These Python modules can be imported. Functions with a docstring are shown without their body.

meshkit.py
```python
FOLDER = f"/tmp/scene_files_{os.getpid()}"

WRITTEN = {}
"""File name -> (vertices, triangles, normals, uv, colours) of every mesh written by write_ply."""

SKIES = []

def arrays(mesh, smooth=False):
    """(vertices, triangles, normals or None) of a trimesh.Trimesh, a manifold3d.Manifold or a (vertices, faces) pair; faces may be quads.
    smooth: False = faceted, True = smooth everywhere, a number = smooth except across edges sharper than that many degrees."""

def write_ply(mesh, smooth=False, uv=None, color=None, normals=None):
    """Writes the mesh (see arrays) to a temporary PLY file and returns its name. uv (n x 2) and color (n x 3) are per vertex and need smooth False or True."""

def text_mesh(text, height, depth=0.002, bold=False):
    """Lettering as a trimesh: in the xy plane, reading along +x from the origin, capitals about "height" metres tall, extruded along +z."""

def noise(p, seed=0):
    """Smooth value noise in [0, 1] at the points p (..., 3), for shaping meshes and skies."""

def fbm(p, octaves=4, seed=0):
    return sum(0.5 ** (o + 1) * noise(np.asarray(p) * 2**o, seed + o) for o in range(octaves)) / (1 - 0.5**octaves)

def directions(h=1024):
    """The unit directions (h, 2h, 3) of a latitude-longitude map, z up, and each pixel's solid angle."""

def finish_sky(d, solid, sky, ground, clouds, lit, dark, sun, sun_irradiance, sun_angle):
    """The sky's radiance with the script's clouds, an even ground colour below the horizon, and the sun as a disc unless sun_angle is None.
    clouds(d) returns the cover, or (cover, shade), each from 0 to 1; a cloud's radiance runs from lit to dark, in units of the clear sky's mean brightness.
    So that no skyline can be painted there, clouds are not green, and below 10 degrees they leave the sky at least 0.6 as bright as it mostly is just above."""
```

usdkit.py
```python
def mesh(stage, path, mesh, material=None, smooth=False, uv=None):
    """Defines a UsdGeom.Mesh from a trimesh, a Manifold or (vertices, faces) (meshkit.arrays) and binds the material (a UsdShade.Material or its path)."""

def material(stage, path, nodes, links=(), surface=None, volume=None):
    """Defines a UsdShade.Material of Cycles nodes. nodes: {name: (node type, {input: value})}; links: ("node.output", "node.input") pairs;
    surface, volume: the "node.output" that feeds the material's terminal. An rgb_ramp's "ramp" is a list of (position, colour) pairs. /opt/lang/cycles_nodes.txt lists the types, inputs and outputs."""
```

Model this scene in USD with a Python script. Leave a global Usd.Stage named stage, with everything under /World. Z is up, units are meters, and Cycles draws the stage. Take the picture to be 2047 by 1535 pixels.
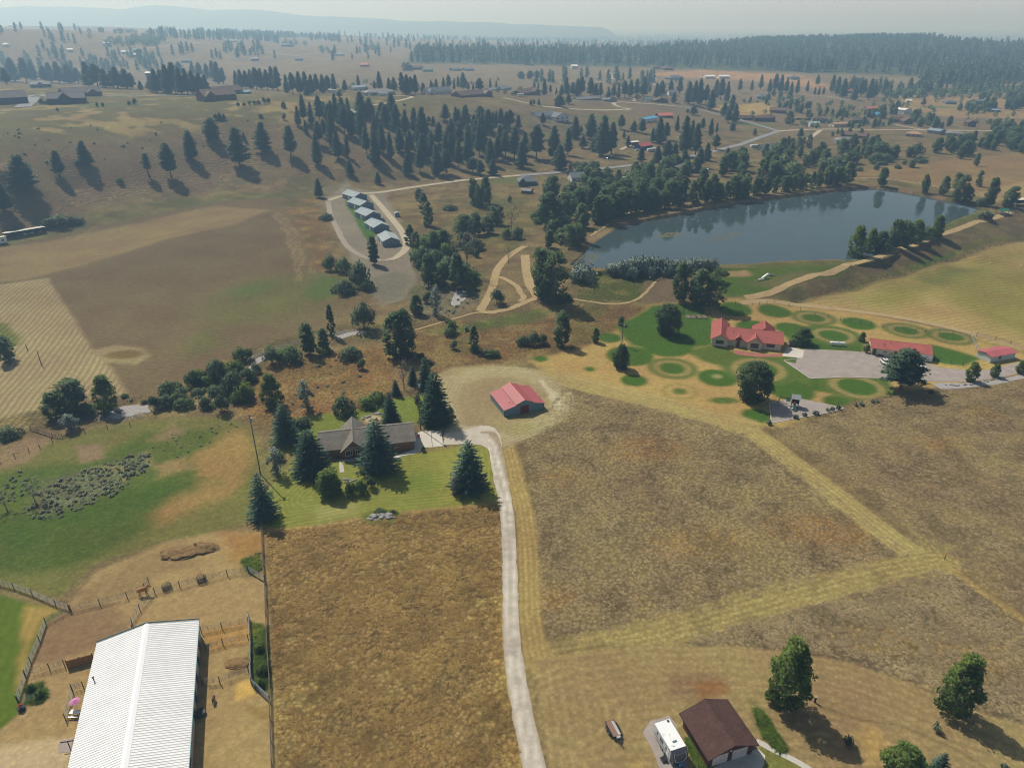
import math, numpy as np, trimesh, usdkit, meshkit
import manifold3d as m3
from scipy.interpolate import RBFInterpolator
from scipy.spatial import Delaunay
from shapely.geometry import Polygon, LineString, Point
from shapely import contains_xy
from pxr import Usd, UsdGeom, UsdLux, UsdShade, Sdf, Gf, Vt

# ---------------------------------------------------------------- camera, sky, sun, exposure
stage = Usd.Stage.CreateInMemory()
UsdGeom.SetStageUpAxis(stage, 'Z')
UsdGeom.SetStageMetersPerUnit(stage, 1.0)
UsdGeom.Xform.Define(stage, '/World')
UsdGeom.Scope.Define(stage, '/World/Looks')
FPX, CX, CY, HC = 1419.0, 1023.5, 767.5, 100.0          # lens of the drone in pixels of a 2047 x 1535 frame, flying height
PITCH = math.atan((CY - 50) / FPX)
SP, CP = math.sin(PITCH), math.cos(PITCH)
cam = UsdGeom.Camera.Define(stage, '/World/camera')
cam.CreateFocalLengthAttr(24.0)
cam.CreateHorizontalApertureAttr(24.0 * 2047 / FPX)
cam.AddTranslateOp().Set((0, 0, HC))
cam.AddRotateXOp().Set(90 - math.degrees(PITCH))
cam.CreateClippingRangeAttr((1, 80000))
cam.CreateExposureAttr(0.0)
SUN_AZ, SUN_EL = math.radians(-40), math.radians(50)
sky = UsdLux.DomeLight.Define(stage, '/World/sky')
sky_mat = usdkit.material(stage, '/World/Looks/sky_air', {
    's': ('sky_texture', {'sky_type': 'single_scattering', 'sun_disc': False, 'sun_elevation': SUN_EL, 'sun_rotation': SUN_AZ, 'aerosol_density': 3.0, 'air_density': 1.0}),
    't': ('texture_coordinate', {}), 'x': ('separate_xyz', {}), 'e': ('map_range', {'range_type': 'smoothstep', 'from_min': 0.0, 'from_max': 0.22, 'to_min': 0.85, 'to_max': 0.0, 'clamp': True}),
    'm': ('mix_color', {'b': (11.8, 12.1, 12.7), 'use_clamp': False}),                # pale smoke low all round the horizon
    'b': ('background_shader', {'strength': 0.065})}, [('t.generated', 'x.vector'), ('x.z', 'e.value'), ('e.result', 'm.fac'), ('s.color', 'm.a'), ('m.result', 'b.color')], surface='b.background')
UsdShade.MaterialBindingAPI.Apply(sky.GetPrim()).Bind(sky_mat)
sun = UsdLux.DistantLight.Define(stage, '/World/sun')
sun.CreateIntensityAttr(1.2)
sun.CreateAngleAttr(0.53)
sun.CreateNormalizeAttr(True)
sun.CreateColorAttr((1, 0.965, 0.88))
_d = np.array([math.sin(SUN_AZ) * math.cos(SUN_EL), math.cos(SUN_AZ) * math.cos(SUN_EL), math.sin(SUN_EL)])
_x = np.cross([0, 0, 1], _d); _x /= np.linalg.norm(_x)
_m = np.eye(4); _m[0, :3] = _x; _m[1, :3] = np.cross(_d, _x); _m[2, :3] = _d
sun.AddTransformOp().Set(Gf.Matrix4d(_m.tolist()))
HAZE_DENSITY, HAZE_COLOR, HAZE_G = 3.0e-4, (0.42, 0.70, 1.0), 0.35

# ---------------------------------------------------------------- helpers: naming, materials, meshes
_count = {}
def numbered(path):
    n = _count.get(path, 0); _count[path] = n + 1
    return path if n == 0 else f'{path}_{n:03d}'
def tag(prim, label=None, cat=None, group=None, kind=None):
    for k, v in (('label', label), ('category', cat), ('group', group), ('kind', kind)):
        if v: prim.SetCustomDataByKey(k, v)
    return prim
def thing(name, label, cat, loc=(0, 0, 0), rz=0.0, group=None, scale=None, kind=None):
    p = numbered('/World/' + name)
    x = UsdGeom.Xform.Define(stage, p)
    x.AddTranslateOp().Set(tuple(float(a) for a in loc))
    if rz: x.AddRotateZOp().Set(math.degrees(rz))
    if scale is not None: x.AddScaleOp().Set(tuple(float(a) for a in scale))
    tag(x.GetPrim(), label, cat, group, kind)
    return p
def part(parent, name, mesh, mat, smooth=False, label=None, kind=None):
    p = numbered(parent + '/' + name)
    if isinstance(mesh, MB): mesh = mesh.arrays()
    m = usdkit.mesh(stage, p, mesh, mat, smooth=smooth)
    tag(m.GetPrim(), label, None, None, kind)
    return p
def solid(name, mesh, mat, label, cat, kind=None, group=None, smooth=False):
    p = part('/World', name, mesh, mat, smooth)
    tag(stage.GetPrimAtPath(p), label, cat, group, kind)
    return p
def copy_of(form, name, label, cat, loc, rz=0.0, scale=(1, 1, 1), group=None):
    p = numbered('/World/' + name)
    x = UsdGeom.Xform.Define(stage, p)
    x.AddTranslateOp().Set(tuple(float(a) for a in loc)); x.AddRotateZOp().Set(math.degrees(rz)); x.AddScaleOp().Set(tuple(float(a) for a in scale))
    x.GetPrim().GetReferences().AddInternalReference(form); x.GetPrim().SetInstanceable(True)
    tag(x.GetPrim(), label, cat, group)
    return p
stage.CreateClassPrim('/World/forms')
def form(name):
    p = numbered('/World/forms/' + name)
    UsdGeom.Xform.Define(stage, p)
    return p

def lin(r, g, b, k=0.85):
    """base colour from the eye's 0-255 estimate of a thing in plain daylight"""
    a = np.array([r, g, b], float) / 255
    return tuple(np.where(a < 0.04045, a / 12.92, ((a + 0.055) / 1.055) ** 2.4) * k)
_mats = {}
def plain(name, color, rough=0.8, spec=0.2, metal=0.0, vary=0.12, scale=1.5):
    """painted or weathered surface: a base colour with low, uneven staining"""
    if name in _mats: return _mats[name]
    c = np.array(color)
    _mats[name] = usdkit.material(stage, '/World/Looks/' + name, {
        't': ('texture_coordinate', {}), 'n': ('noise_texture', {'scale': scale, 'detail': 5.0, 'roughness': 0.65}),
        'r': ('rgb_ramp', {'ramp': [(0.25, tuple(c * (1 - vary))), (0.5, tuple(c)), (0.75, tuple(np.minimum(c * (1 + vary * 0.6), 0.9)))]}),
        'p': ('principled_bsdf', {'roughness': rough, 'specular_ior_level': spec, 'metallic': metal})},
        [('t.object', 'n.vector'), ('n.fac', 'r.fac'), ('r.color', 'p.base_color')], surface='p.BSDF')
    return _mats[name]
def foliage(name, c0, c1, c2, trans=0.22, rough=0.7, hue=0.47):
    """leaf colours run over c0..c2 from leaf to leaf and, more gently, from plant to plant"""
    cols = [np.array(c) for c in (c0, c1, c2)]
    return usdkit.material(stage, '/World/Looks/' + name, {
        'g': ('geometry', {}), 'n': ('noise_texture', {'scale': 2.2, 'detail': 4.0, 'roughness': 0.8}), 'w': ('noise_texture', {'scale': 0.11, 'detail': 2.0}),
        'r': ('rgb_ramp', {'ramp': [(0.28, tuple(cols[0])), (0.5, tuple(cols[1])), (0.72, tuple(cols[2]))]}),
        'v': ('map_range', {'from_min': 0.32, 'from_max': 0.68, 'to_min': 0.78, 'to_max': 1.28}), 'hs': ('map_range', {'from_min': 0.32, 'from_max': 0.68, 'to_min': 0.50, 'to_max': hue}), 'h': ('hsv', {}),
        'p': ('principled_bsdf', {'roughness': rough, 'specular_ior_level': 0.15}), 't': ('translucent_bsdf', {}), 'm': ('mix_closure', {'fac': trans})},
        [('g.position', 'n.vector'), ('g.position', 'w.vector'), ('n.fac', 'r.fac'), ('w.fac', 'v.value'), ('w.fac', 'hs.value'), ('v.result', 'h.value'), ('hs.result', 'h.hue'), ('r.color', 'h.color'),
         ('h.color', 'p.base_color'), ('h.color', 't.color'), ('p.BSDF', 'm.closure1'), ('t.BSDF', 'm.closure2')], surface='m.closure')

class MB:
    """collects boxes, bars, tubes and slabs into one mesh"""
    def __init__(self): self.v, self.f, self.n = [], [], 0
    def add(self, v, f):
        v = np.asarray(v, float); f = np.asarray(f, int)
        if f.shape[1] == 4: f = np.vstack([f[:, [0, 1, 2]], f[:, [0, 2, 3]]])
        self.v.append(v); self.f.append(f + self.n); self.n += len(v); return self
    def arrays(self): return np.vstack(self.v), np.vstack(self.f)
    def box(self, x0, x1, y0, y1, z0, z1):
        v = [(x, y, z) for z in (z0, z1) for x, y in ((x0, y0), (x1, y0), (x1, y1), (x0, y1))]
        return self.add(v, [(3, 2, 1, 0), (4, 5, 6, 7), (0, 1, 5, 4), (1, 2, 6, 5), (2, 3, 7, 6), (3, 0, 4, 7)])
    def slab(self, quad, t):
        """a quad (counter-clockwise from above) thickened downward"""
        q = np.asarray(quad, float); n = np.cross(q[1] - q[0], q[-1] - q[0]); n /= np.linalg.norm(n)
        k = len(q); v = np.vstack([q, q - n * t])
        f = [(0, i, i + 1) for i in range(1, k - 1)] + [(k, k + i + 1, k + i) for i in range(1, k - 1)]
        for i in range(k):
            j = (i + 1) % k; f += [(i, k + i, k + j), (i, k + j, j)]
        return self.add(v, f)
    def prism(self, prof, y0, y1):
        """outline in x-z (counter-clockwise seen from -y) swept from y0 to y1"""
        p = np.asarray(prof, float); k = len(p)
        v = np.vstack([np.c_[p[:, 0], np.full(k, y0), p[:, 1]], np.c_[p[:, 0], np.full(k, y1), p[:, 1]]])
        tri = trimesh.creation.triangulate_polygon(Polygon(p), engine='earcut') if k > 4 else (p, [(0, i, i + 1) for i in range(1, k - 1)])
        pp, ff = np.asarray(tri[0]), np.asarray(tri[1])
        idx = [int(np.argmin(((p - a[:2]) ** 2).sum(1))) for a in pp]
        f = []
        for t in ff:
            a, b, c = (idx[i] for i in t)
            if np.cross(p[b] - p[a], p[c] - p[a]) < 0: b, c = c, b
            f += [(a, b, c), (k + a, k + c, k + b)]
        for i in range(k):
            j = (i + 1) % k; f += [(i, k + i, k + j), (i, k + j, j)]
        return self.add(v, f)
    def tube(self, p0, p1, r0, r1=None, n=6):
        p0, p1 = np.asarray(p0, float), np.asarray(p1, float); r1 = r0 if r1 is None else r1
        d = p1 - p0; d /= np.linalg.norm(d) + 1e-9
        a = np.cross(d, [0, 0, 1.0] if abs(d[2]) < 0.9 else [1.0, 0, 0]); a /= np.linalg.norm(a); b = np.cross(d, a)
        th = np.arange(n) * 2 * np.pi / n; c = np.cos(th)[:, None] * a + np.sin(th)[:, None] * b
        v = np.vstack([p0 + r0 * c, p1 + r1 * c, p0, p1]); f = []
        for i in range(n):
            j = (i + 1) % n; f += [(i, n + i, n + j), (i, n + j, j), (2 * n, i, j), (2 * n + 1, n + j, n + i)]
        return self.add(v, f)
    def path(self, pts, r, n=6):
        for a, b in zip(pts[:-1], pts[1:]): self.tube(a, b, r, r, n)
        return self
    def mesh(self, m):
        v, f, _ = meshkit.arrays(m); return self.add(v, f)

def hull_chain(balls, bones, refine=0.08, iters=8):
    """one continuous body: every bone is the hull of the balls at its two joints"""
    out = None
    for b in bones:
        h = m3.Manifold.batch_hull([m3.Manifold.sphere(balls[i][1], 12).translate(tuple(balls[i][0])) for i in b])
        out = h if out is None else out + h
    m = out.refine_to_length(refine).to_mesh()
    t = trimesh.Trimesh(m.vert_properties[:, :3], m.tri_verts, process=True)
    trimesh.smoothing.filter_taubin(t, iterations=iters)
    return t
def smooth01(x, a, b):
    t = np.clip((x - a) / (b - a), 0, 1); return t * t * (3 - 2 * t)

# ---------------------------------------------------------------- the lay of the land
def ray(u, v):
    """direction of the drone's sight line for a place in the 2047 x 1535 survey picture"""
    a, b = (np.asarray(u, float) - CX) / FPX, (np.asarray(v, float) - CY) / FPX
    return np.stack([a, CP - b * SP, -SP - b * CP], -1)
def level(u, v, z=0.0):
    r = ray(u, v); t = (z - HC) / r[..., 2]
    return np.array([0, 0, HC]) + r * t[..., None]
def height_of(p, v_top):
    """how tall a thing standing at p is, if its top shows at v_top"""
    k = -(v_top - CY) / FPX; dz = p[1] * (k * CP - SP) / (CP + k * SP)
    return HC + dz - p[2]
def px_per_m(p): return FPX / (p[1] * CP - (p[2] - HC) * SP)
_ctl = []                                              # survey points (x, y, z)
for u, v, z in [
    # foot of the bench
    (-150, 500, 0), (0, 470, 0), (150, 445, 0), (300, 420, 0), (450, 396, 0), (560, 385, 0), (640, 372, 0), (760, 362, 0), (860, 352, 0), (950, 343, 1), (1050, 333, 2), (1150, 325, 3), (1250, 318, 3),
    # the bench's flank and top, from the left edge to the road in the village
    (-150, 420, 16), (0, 400, 13), (0, 340, 27), (0, 290, 35), (0, 215, 42), (-200, 300, 36), (-200, 215, 42), (150, 380, 10), (150, 320, 24), (150, 270, 34), (150, 215, 42), (300, 370, 8), (300, 310, 22), (300, 262, 33),
    (300, 210, 42), (450, 350, 7), (450, 300, 19), (450, 255, 31), (450, 205, 42), (580, 340, 8), (580, 290, 20), (580, 250, 30), (580, 207, 40), (0, 168, 42), (120, 172, 42), (220, 178, 41), (300, 188, 40), (450, 190, 39), (560, 194, 38), (700, 330, 9), (700, 280, 20), (700, 240, 30), (700, 200, 37),
    (850, 310, 9), (850, 270, 18), (850, 235, 28), (850, 195, 36), (950, 300, 9), (950, 260, 18), (950, 225, 28), (950, 192, 34), (1050, 300, 6), (1050, 260, 15), (1050, 230, 23), (1050, 195, 29),
    (1150, 290, 5), (1150, 250, 13), (1150, 215, 19), (1150, 190, 22), (1300, 290, 4), (1300, 250, 9), (1300, 215, 13), (1300, 185, 15), (1450, 260, 2), (1450, 230, 4), (1450, 195, 7),
    # valley floor, village and the far fields
    (1560, 262, 0), (1700, 260, 0), (1850, 270, 0), (2000, 280, 0), (2150, 290, 0), (1600, 220, 1), (1800, 215, 0), (2000, 215, 0), (2200, 215, 0), (1700, 180, 3), (1950, 180, 2), (1500, 160, 9), (1400, 170, 9), (1250, 150, 17), (1100, 140, 22),
    (950, 145, 25), (800, 130, 32), (700, 150, 29), (600, 120, 34), (450, 130, 31), (300, 150, 25), (150, 140, 28), (0, 150, 27), (-200, 150, 27), (450, 95, 50), (250, 95, 58), (0, 90, 66), (600, 90, 44),
    (330, 70, 74), (100, 62, 86), (0, 58, 92), (-300, 60, 92), (500, 74, 60), (650, 78, 45), (800, 88, 40),
    # pond and its banks
    (1100, 650, 0), (1250, 645, 0), (1400, 632, 0), (1540, 625, 0.2), (1150, 560, 4.2), (1250, 562, 4.2), (1380, 575, 3.5), (1480, 560, 4.2), (1560, 585, 2.6), (1250, 535, 5.0), (1450, 535, 5.2), (1100, 480, 3.0), (1100, 540, 3.0), (1050, 430, 1.5),
    (1230, 440, 6), (1450, 395, 6), (1640, 372, 6), (1750, 362, 6), (1850, 378, 6), (1960, 400, 6), (1450, 350, 4), (1650, 330, 3.5), (1850, 330, 4), (2000, 350, 4), (2100, 390, 5)]:
    _ctl.append(level(u, v, z))
CREST = np.array([(1590, 572, 4.6), (1640, 553, 5.4), (1700, 532, 6.2), (1800, 500, 6.5), (1880, 472, 6.5), (1960, 446, 6.5), (2047, 420, 6.5), (2150, 392, 6.5)], float)
TOE = np.array([(1590, 604), (1700, 577), (1800, 551), (1900, 520), (2047, 478), (2150, 450)], float)
for u, v, z in CREST: _ctl.append(level(u, v, z)); _ctl.append(level(u - 14, v - 9, z))
for u, v in TOE: _ctl.append(level(u, v, 0)); _ctl.append(level(u + 25, v + 12, 0))
for x in np.linspace(-320, 320, 9):
    for y in (-60, 20, 60, 110, 170, 230): _ctl.append(np.array([x, y, 0.0]))
for x, y in [(-260, 300), (-180, 300), (-100, 300), (-30, 290), (-170, 370), (-90, 360), (-60, 400), (-140, 420), (-10, 380), (20, 300), (180, 280), (240, 290), (300, 330), (330, 300), (400, 350)]: _ctl.append(np.array([x, y, 0.0]))
for x, y, z in [(-900, 1080, 27), (-600, 1060, 25), (-300, 1050, 25), (0, 1010, 22), (-1500, 1100, 25), (-800, 700, 42), (-1000, 830, 40), (-900, 640, 42), (-700, 520, 40), (-700, 420, 20), (-600, 330, 2), (-500, 100, 0), (600, 100, 0), (900, 400, 0),
                (200, 1000, 15), (300, 1900, 24), (700, 1700, 18), (1200, 1900, 26), (500, 2300, 34), (1000, 2300, 48), (1400, 2500, 55), (1900, 2600, 46), (2600, 2700, 20), (1600, 2000, 30), (2300, 2100, 16), (-100, 2600, 32), (-600, 2700, 45),
                (1300, 3400, 20), (500, 3300, 15), (0, 3800, 20), (-800, 3700, 55), (-2000, 3800, 92), (-3500, 3600, 92), (-1500, 4800, 50), (-3500, 5500, 40), (500, 5000, -10), (2500, 4000, -10), (4500, 4000, -10), (0, 8000, -20), (4000, 8000, -20),
                (8000, 8000, -20), (-4000, 9000, -20), (0, 14000, -20), (9000, 14000, -20), (-9000, 14000, -20), (-8000, 5000, 40), (9000, 3000, 0), (4000, 1500, 0), (-5000, 1500, 40), (-9000, 500, 40), (9000, 200, 0)]:
    _ctl.append(np.array([x, y, float(z)]))
_ctl = np.array(_ctl)
_rbf = RBFInterpolator(_ctl[:, :2], _ctl[:, 2], kernel='linear', degree=0, neighbors=None)
POND_Z = 5.0
POND_PX = [(1143, 530), (1160, 515), (1175, 500), (1190, 485), (1215, 468), (1240, 453), (1300, 441), (1370, 429), (1450, 411), (1540, 399), (1640, 387), (1700, 379), (1750, 377), (1800, 383), (1850, 393), (1900, 403), (1950, 413),
           (1962, 419), (1940, 433), (1900, 450), (1870, 464), (1830, 481), (1780, 501), (1730, 516), (1690, 524), (1640, 526), (1560, 528), (1500, 531), (1430, 530), (1350, 531), (1300, 532), (1240, 536), (1200, 536), (1170, 537)]
POND = np.array([level(u, v, POND_Z)[:2] for u, v in POND_PX])
def seg_dist(px, py, line, closed=False):
    """distance to a polyline, and the signed side and distance along it of the nearest point"""
    line = np.asarray(line, float)[:, :2]; L = np.vstack([line, line[:1]]) if closed else line
    best = np.full(px.shape, 1e9); side = np.zeros(px.shape); along = np.zeros(px.shape); s0 = 0.0
    for a, b in zip(L[:-1], L[1:]):
        d = b - a; l2 = float(d @ d); l = math.sqrt(l2)
        t = np.clip(((px - a[0]) * d[0] + (py - a[1]) * d[1]) / max(l2, 1e-9), 0, 1)
        ex, ey = px - a[0] - t * d[0], py - a[1] - t * d[1]; q = np.hypot(ex, ey); hit = q < best
        best = np.where(hit, q, best); side = np.where(hit, np.sign(d[0] * ey - d[1] * ex), side); along = np.where(hit, s0 + t * l, along); s0 += l
    return best, side, along
def inside(px, py, poly):
    p = np.asarray(poly, float)[:, :2]; r = np.zeros(px.shape, bool); j = len(p) - 1
    for i in range(len(p)):
        (xi, yi), (xj, yj) = p[i], p[j]
        if yi != yj: r ^= ((yi > py) != (yj > py)) & (px < (xj - xi) * (py - yi) / (yj - yi) + xi)
        j = i
    return r
def ground_z(x, y):
    x, y = np.atleast_1d(np.asarray(x, float)), np.atleast_1d(np.asarray(y, float)); sh = x.shape; x, y = x.ravel(), y.ravel()
    z = np.zeros(len(x)); far = y > 238
    if far.any():
        q = np.c_[x[far], y[far]]; zz = np.concatenate([_rbf(q[i:i + 60000]) for i in range(0, len(q), 60000)])
        yy = q[:, 1]; rough = smooth01(yy, 420, 700)
        zz = zz + rough * 3.0 * (meshkit.fbm(np.c_[q / 160, np.zeros(len(q))], 3, 5) - 0.5) * np.clip(yy / 900, 0.3, 2.5)
        z[far] = zz * smooth01(yy, 238, 285)
        near = far & (x > 0) & (x < 320) & (y < 540)
        if near.any():
            d, _, _ = seg_dist(x[near], y[near], POND, True); ins = inside(x[near], y[near], POND)
            zn = z[near]; zn = np.where(ins, np.minimum(zn, POND_Z - 0.15 - np.minimum(d, 8) * 0.3), np.where(d < 7, np.maximum(zn, POND_Z + 0.12 + 0.09 * d), zn)); z[near] = zn
    return z.reshape(sh)
def site(pts):
    """where the sight lines through survey-picture places meet the land: (n, 3)"""
    pts = np.atleast_2d(np.asarray(pts, float))[:, :2]; r = ray(pts[:, 0], pts[:, 1]); n = len(r)
    ts = np.geomspace(70, 16000, 420); out = np.zeros((n, 3)); done = np.zeros(n, bool)
    P = np.array([0, 0, HC]) + r[:, None, :] * ts[None, :, None]
    below = P[..., 2] < ground_z(P[..., 0], P[..., 1])
    k = np.where(below.any(1), below.argmax(1), len(ts) - 1); lo, hi = ts[np.maximum(k - 1, 0)], ts[k]
    for _ in range(22):
        mid = (lo + hi) / 2; p = np.array([0, 0, HC]) + r * mid[:, None]; b = p[:, 2] < ground_z(p[:, 0], p[:, 1]); hi = np.where(b, mid, hi); lo = np.where(b, lo, mid)
    p = np.array([0, 0, HC]) + r * hi[:, None]; p[:, 2] = ground_z(p[:, 0], p[:, 1])
    return p
def one(u, v): return site([(u, v)])[0]
# ---------------------------------------------------------------- the ground: one sheet, its fields and tracks as vertex colours
def fan_rows():
    y, out = 38.0, []
    while y < 1300: out.append(y); y += 0.0027 * (0.89 * y + 45) * (1.0 if y < 330 else 1.15)
    while y < 26000: out.append(y); y *= 1.016
    return np.array(out)
_ys = fan_rows(); NC = 620
_s = np.linspace(-1, 1, NC)
GX = _s[None, :] * (0.92 * (0.89 * _ys + 45) + 18)[:, None]; GY = np.repeat(_ys[:, None], NC, 1)
GZ = ground_z(GX, GY)
gx, gy, gz = GX.ravel(), GY.ravel(), GZ.ravel()
NV = len(gx)
TINT = np.zeros((NV, 3)); SURF = np.zeros((NV, 3))          # SURF: furrow count, furrow strength, tuftiness
_q = np.c_[gx, gy, np.zeros(NV)]
nA = meshkit.fbm(_q / 9.0, 3, 11); nB = meshkit.fbm(_q / 2.3, 2, 12); nC = meshkit.fbm(_q / 45.0, 3, 13)
rel = np.clip(gy / 260, 0.6, 5)
wx = gx + ((nA - 0.5) * 5.0 + (nB - 0.5) * 1.4) * rel; wy = gy + ((nC - 0.5) * 9.0 + (nB - 0.5) * 1.4) * rel
def put(w, color, idx=slice(None), tuft=None):
    w = w[:, None]; c = np.array(color)
    TINT[idx] = TINT[idx] * (1 - w) + c * w
    if tuft is not None: SURF[idx, 2] = SURF[idx, 2] * (1 - w[:, 0]) + tuft * w[:, 0]
def near_box(pts, pad):
    a, b = pts[:, :2].min(0) - pad, pts[:, :2].max(0) + pad
    return np.nonzero((gx > a[0]) & (gx < b[0]) & (gy > a[1]) & (gy < b[1]))[0]
def area(px, color, soft=1.5, warp=1.0, alpha=1.0, tuft=None, rows=None, patch=0.0):
    """a field: polygon of survey-picture corners laid on the land. rows: (width m, strength, 'edge' or heading in degrees)"""
    P = site(px); i = near_box(P, soft * 3 + 12 * warp)
    if not len(i): return P
    x, y = gx[i] + (wx[i] - gx[i]) * warp, gy[i] + (wy[i] - gy[i]) * warp
    d, _, _ = seg_dist(x, y, P, True); sd = np.where(inside(x, y, P), d, -d)
    w = smooth01(sd, -soft, soft) * alpha
    if patch: w = w * smooth01(nA[i] * 0.6 + nC[i] * 0.4, 0.5 - 0.22 - patch * 0.3, 0.5 + 0.22 - patch * 0.3)
    put(w, color, i, tuft)
    if rows:
        wd, st, how = rows
        ph = d / wd if how == 'edge' else (gx[i] * math.cos(math.radians(how)) + gy[i] * math.sin(math.radians(how)) + (nC[i] - 0.5) * 6) / wd
        hit = w > 0.5; SURF[i[hit], 0] = ph[hit]; SURF[i[hit], 1] = st
    return P
def strip(px, width, color, soft=0.6, warp=0.3, alpha=1.0, rows=None, tuft=None, twin=False):
    """a track or mown strip along a line"""
    P = site(px); i = near_box(P, width + soft * 3 + 4)
    if not len(i): return P
    d, side, _ = seg_dist(gx[i] + (wx[i] - gx[i]) * warp, gy[i] + (wy[i] - gy[i]) * warp, P)
    if twin: w = np.maximum(smooth01(-np.abs(d - width * 0.5), -soft - 0.25, -0.1), 0) * alpha
    else: w = smooth01(width / 2 - d, -soft, soft) * alpha
    put(w, color, i, tuft)
    if rows:
        hit = w > 0.4; SURF[i[hit], 0] = (side * d)[hit] / rows[0]; SURF[i[hit], 1] = rows[1]
    return P
def disc(u, v, R, color, soft=0.8, alpha=1.0, inner=0.0, tuft=0.15, stretch=1.0, wob=0.25):
    c = one(u, v); i = near_box(np.array([c]), R * stretch + 5)
    x, y = gx[i] + (wx[i] - gx[i]) * wob - c[0], gy[i] + (wy[i] - gy[i]) * wob - c[1]
    r = np.hypot(x / stretch, y)
    w = smooth01(R - r, -soft, soft) * alpha
    if inner: w = w * smooth01(r - inner, -soft, soft)
    put(w, color, i, tuft)
C = lin
GREEN, GREEN2, TAN, STRAW = C(66, 92, 26), C(92, 104, 44), C(150, 126, 84), C(160, 138, 92)
# broad land
TINT[:] = C(126, 106, 76); SURF[:, 2] = 0.55
far = smooth01(gy, 700, 1000); put(far, C(124, 106, 82), tuft=0.2)
put(smooth01(nC, 0.5, 0.7) * 0.5 * smooth01(gy, 600, 900), C(108, 92, 72))
put(smooth01(gz, 26, 36) * (gy < 760) * (gy > 380), C(106, 96, 58), tuft=0.35)
put(smooth01(gz, 22, 34) * (gy < 760) * (gy > 380) * smooth01(nA * 0.5 + nC * 0.5, 0.54, 0.62), C(150, 128, 84))
nE0 = meshkit.fbm(_q / 26.0 + 5, 2, 31); _sl = smooth01(gz, 2, 8) * (1 - smooth01(gz, 25, 34)) * (gy > 380) * (gy < 760) * (gx < 150)
put(_sl, C(126, 104, 78), tuft=0.4)
_h = _sl > 0.4; SURF[_h, 0] = (gz[_h] + (nA[_h] - 0.5) * 2.4 + (nB[_h] - 0.5) * 1.3) / 1.05; SURF[_h, 1] = 0.42 * smooth01(nE0[_h], 0.36, 0.6) * smooth01(gx[_h], -40, -160)
put(_sl * smooth01(gx, -160, -40) * smooth01(nA, 0.45, 0.6), C(112, 106, 84), tuft=0.6)
# far hill fields and the wooded ridge's floor
area([(820, 128), (1000, 128), (1300, 135), (2100, 155), (2100, 90), (1600, 80), (1200, 95), (840, 92)], C(70, 76, 56), 40, 0)
area([(1260, 148), (1480, 160), (1700, 185), (1600, 150), (1400, 140)], C(160, 122, 86), 12, 0.5)
area([(1780, 190), (2100, 200), (2100, 238), (1900, 235), (1790, 215)], C(150, 122, 84), 6, 1)
area([(1420, 215), (1530, 205), (1560, 222), (1480, 240)], C(170, 140, 86), 3, 1)
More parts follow.
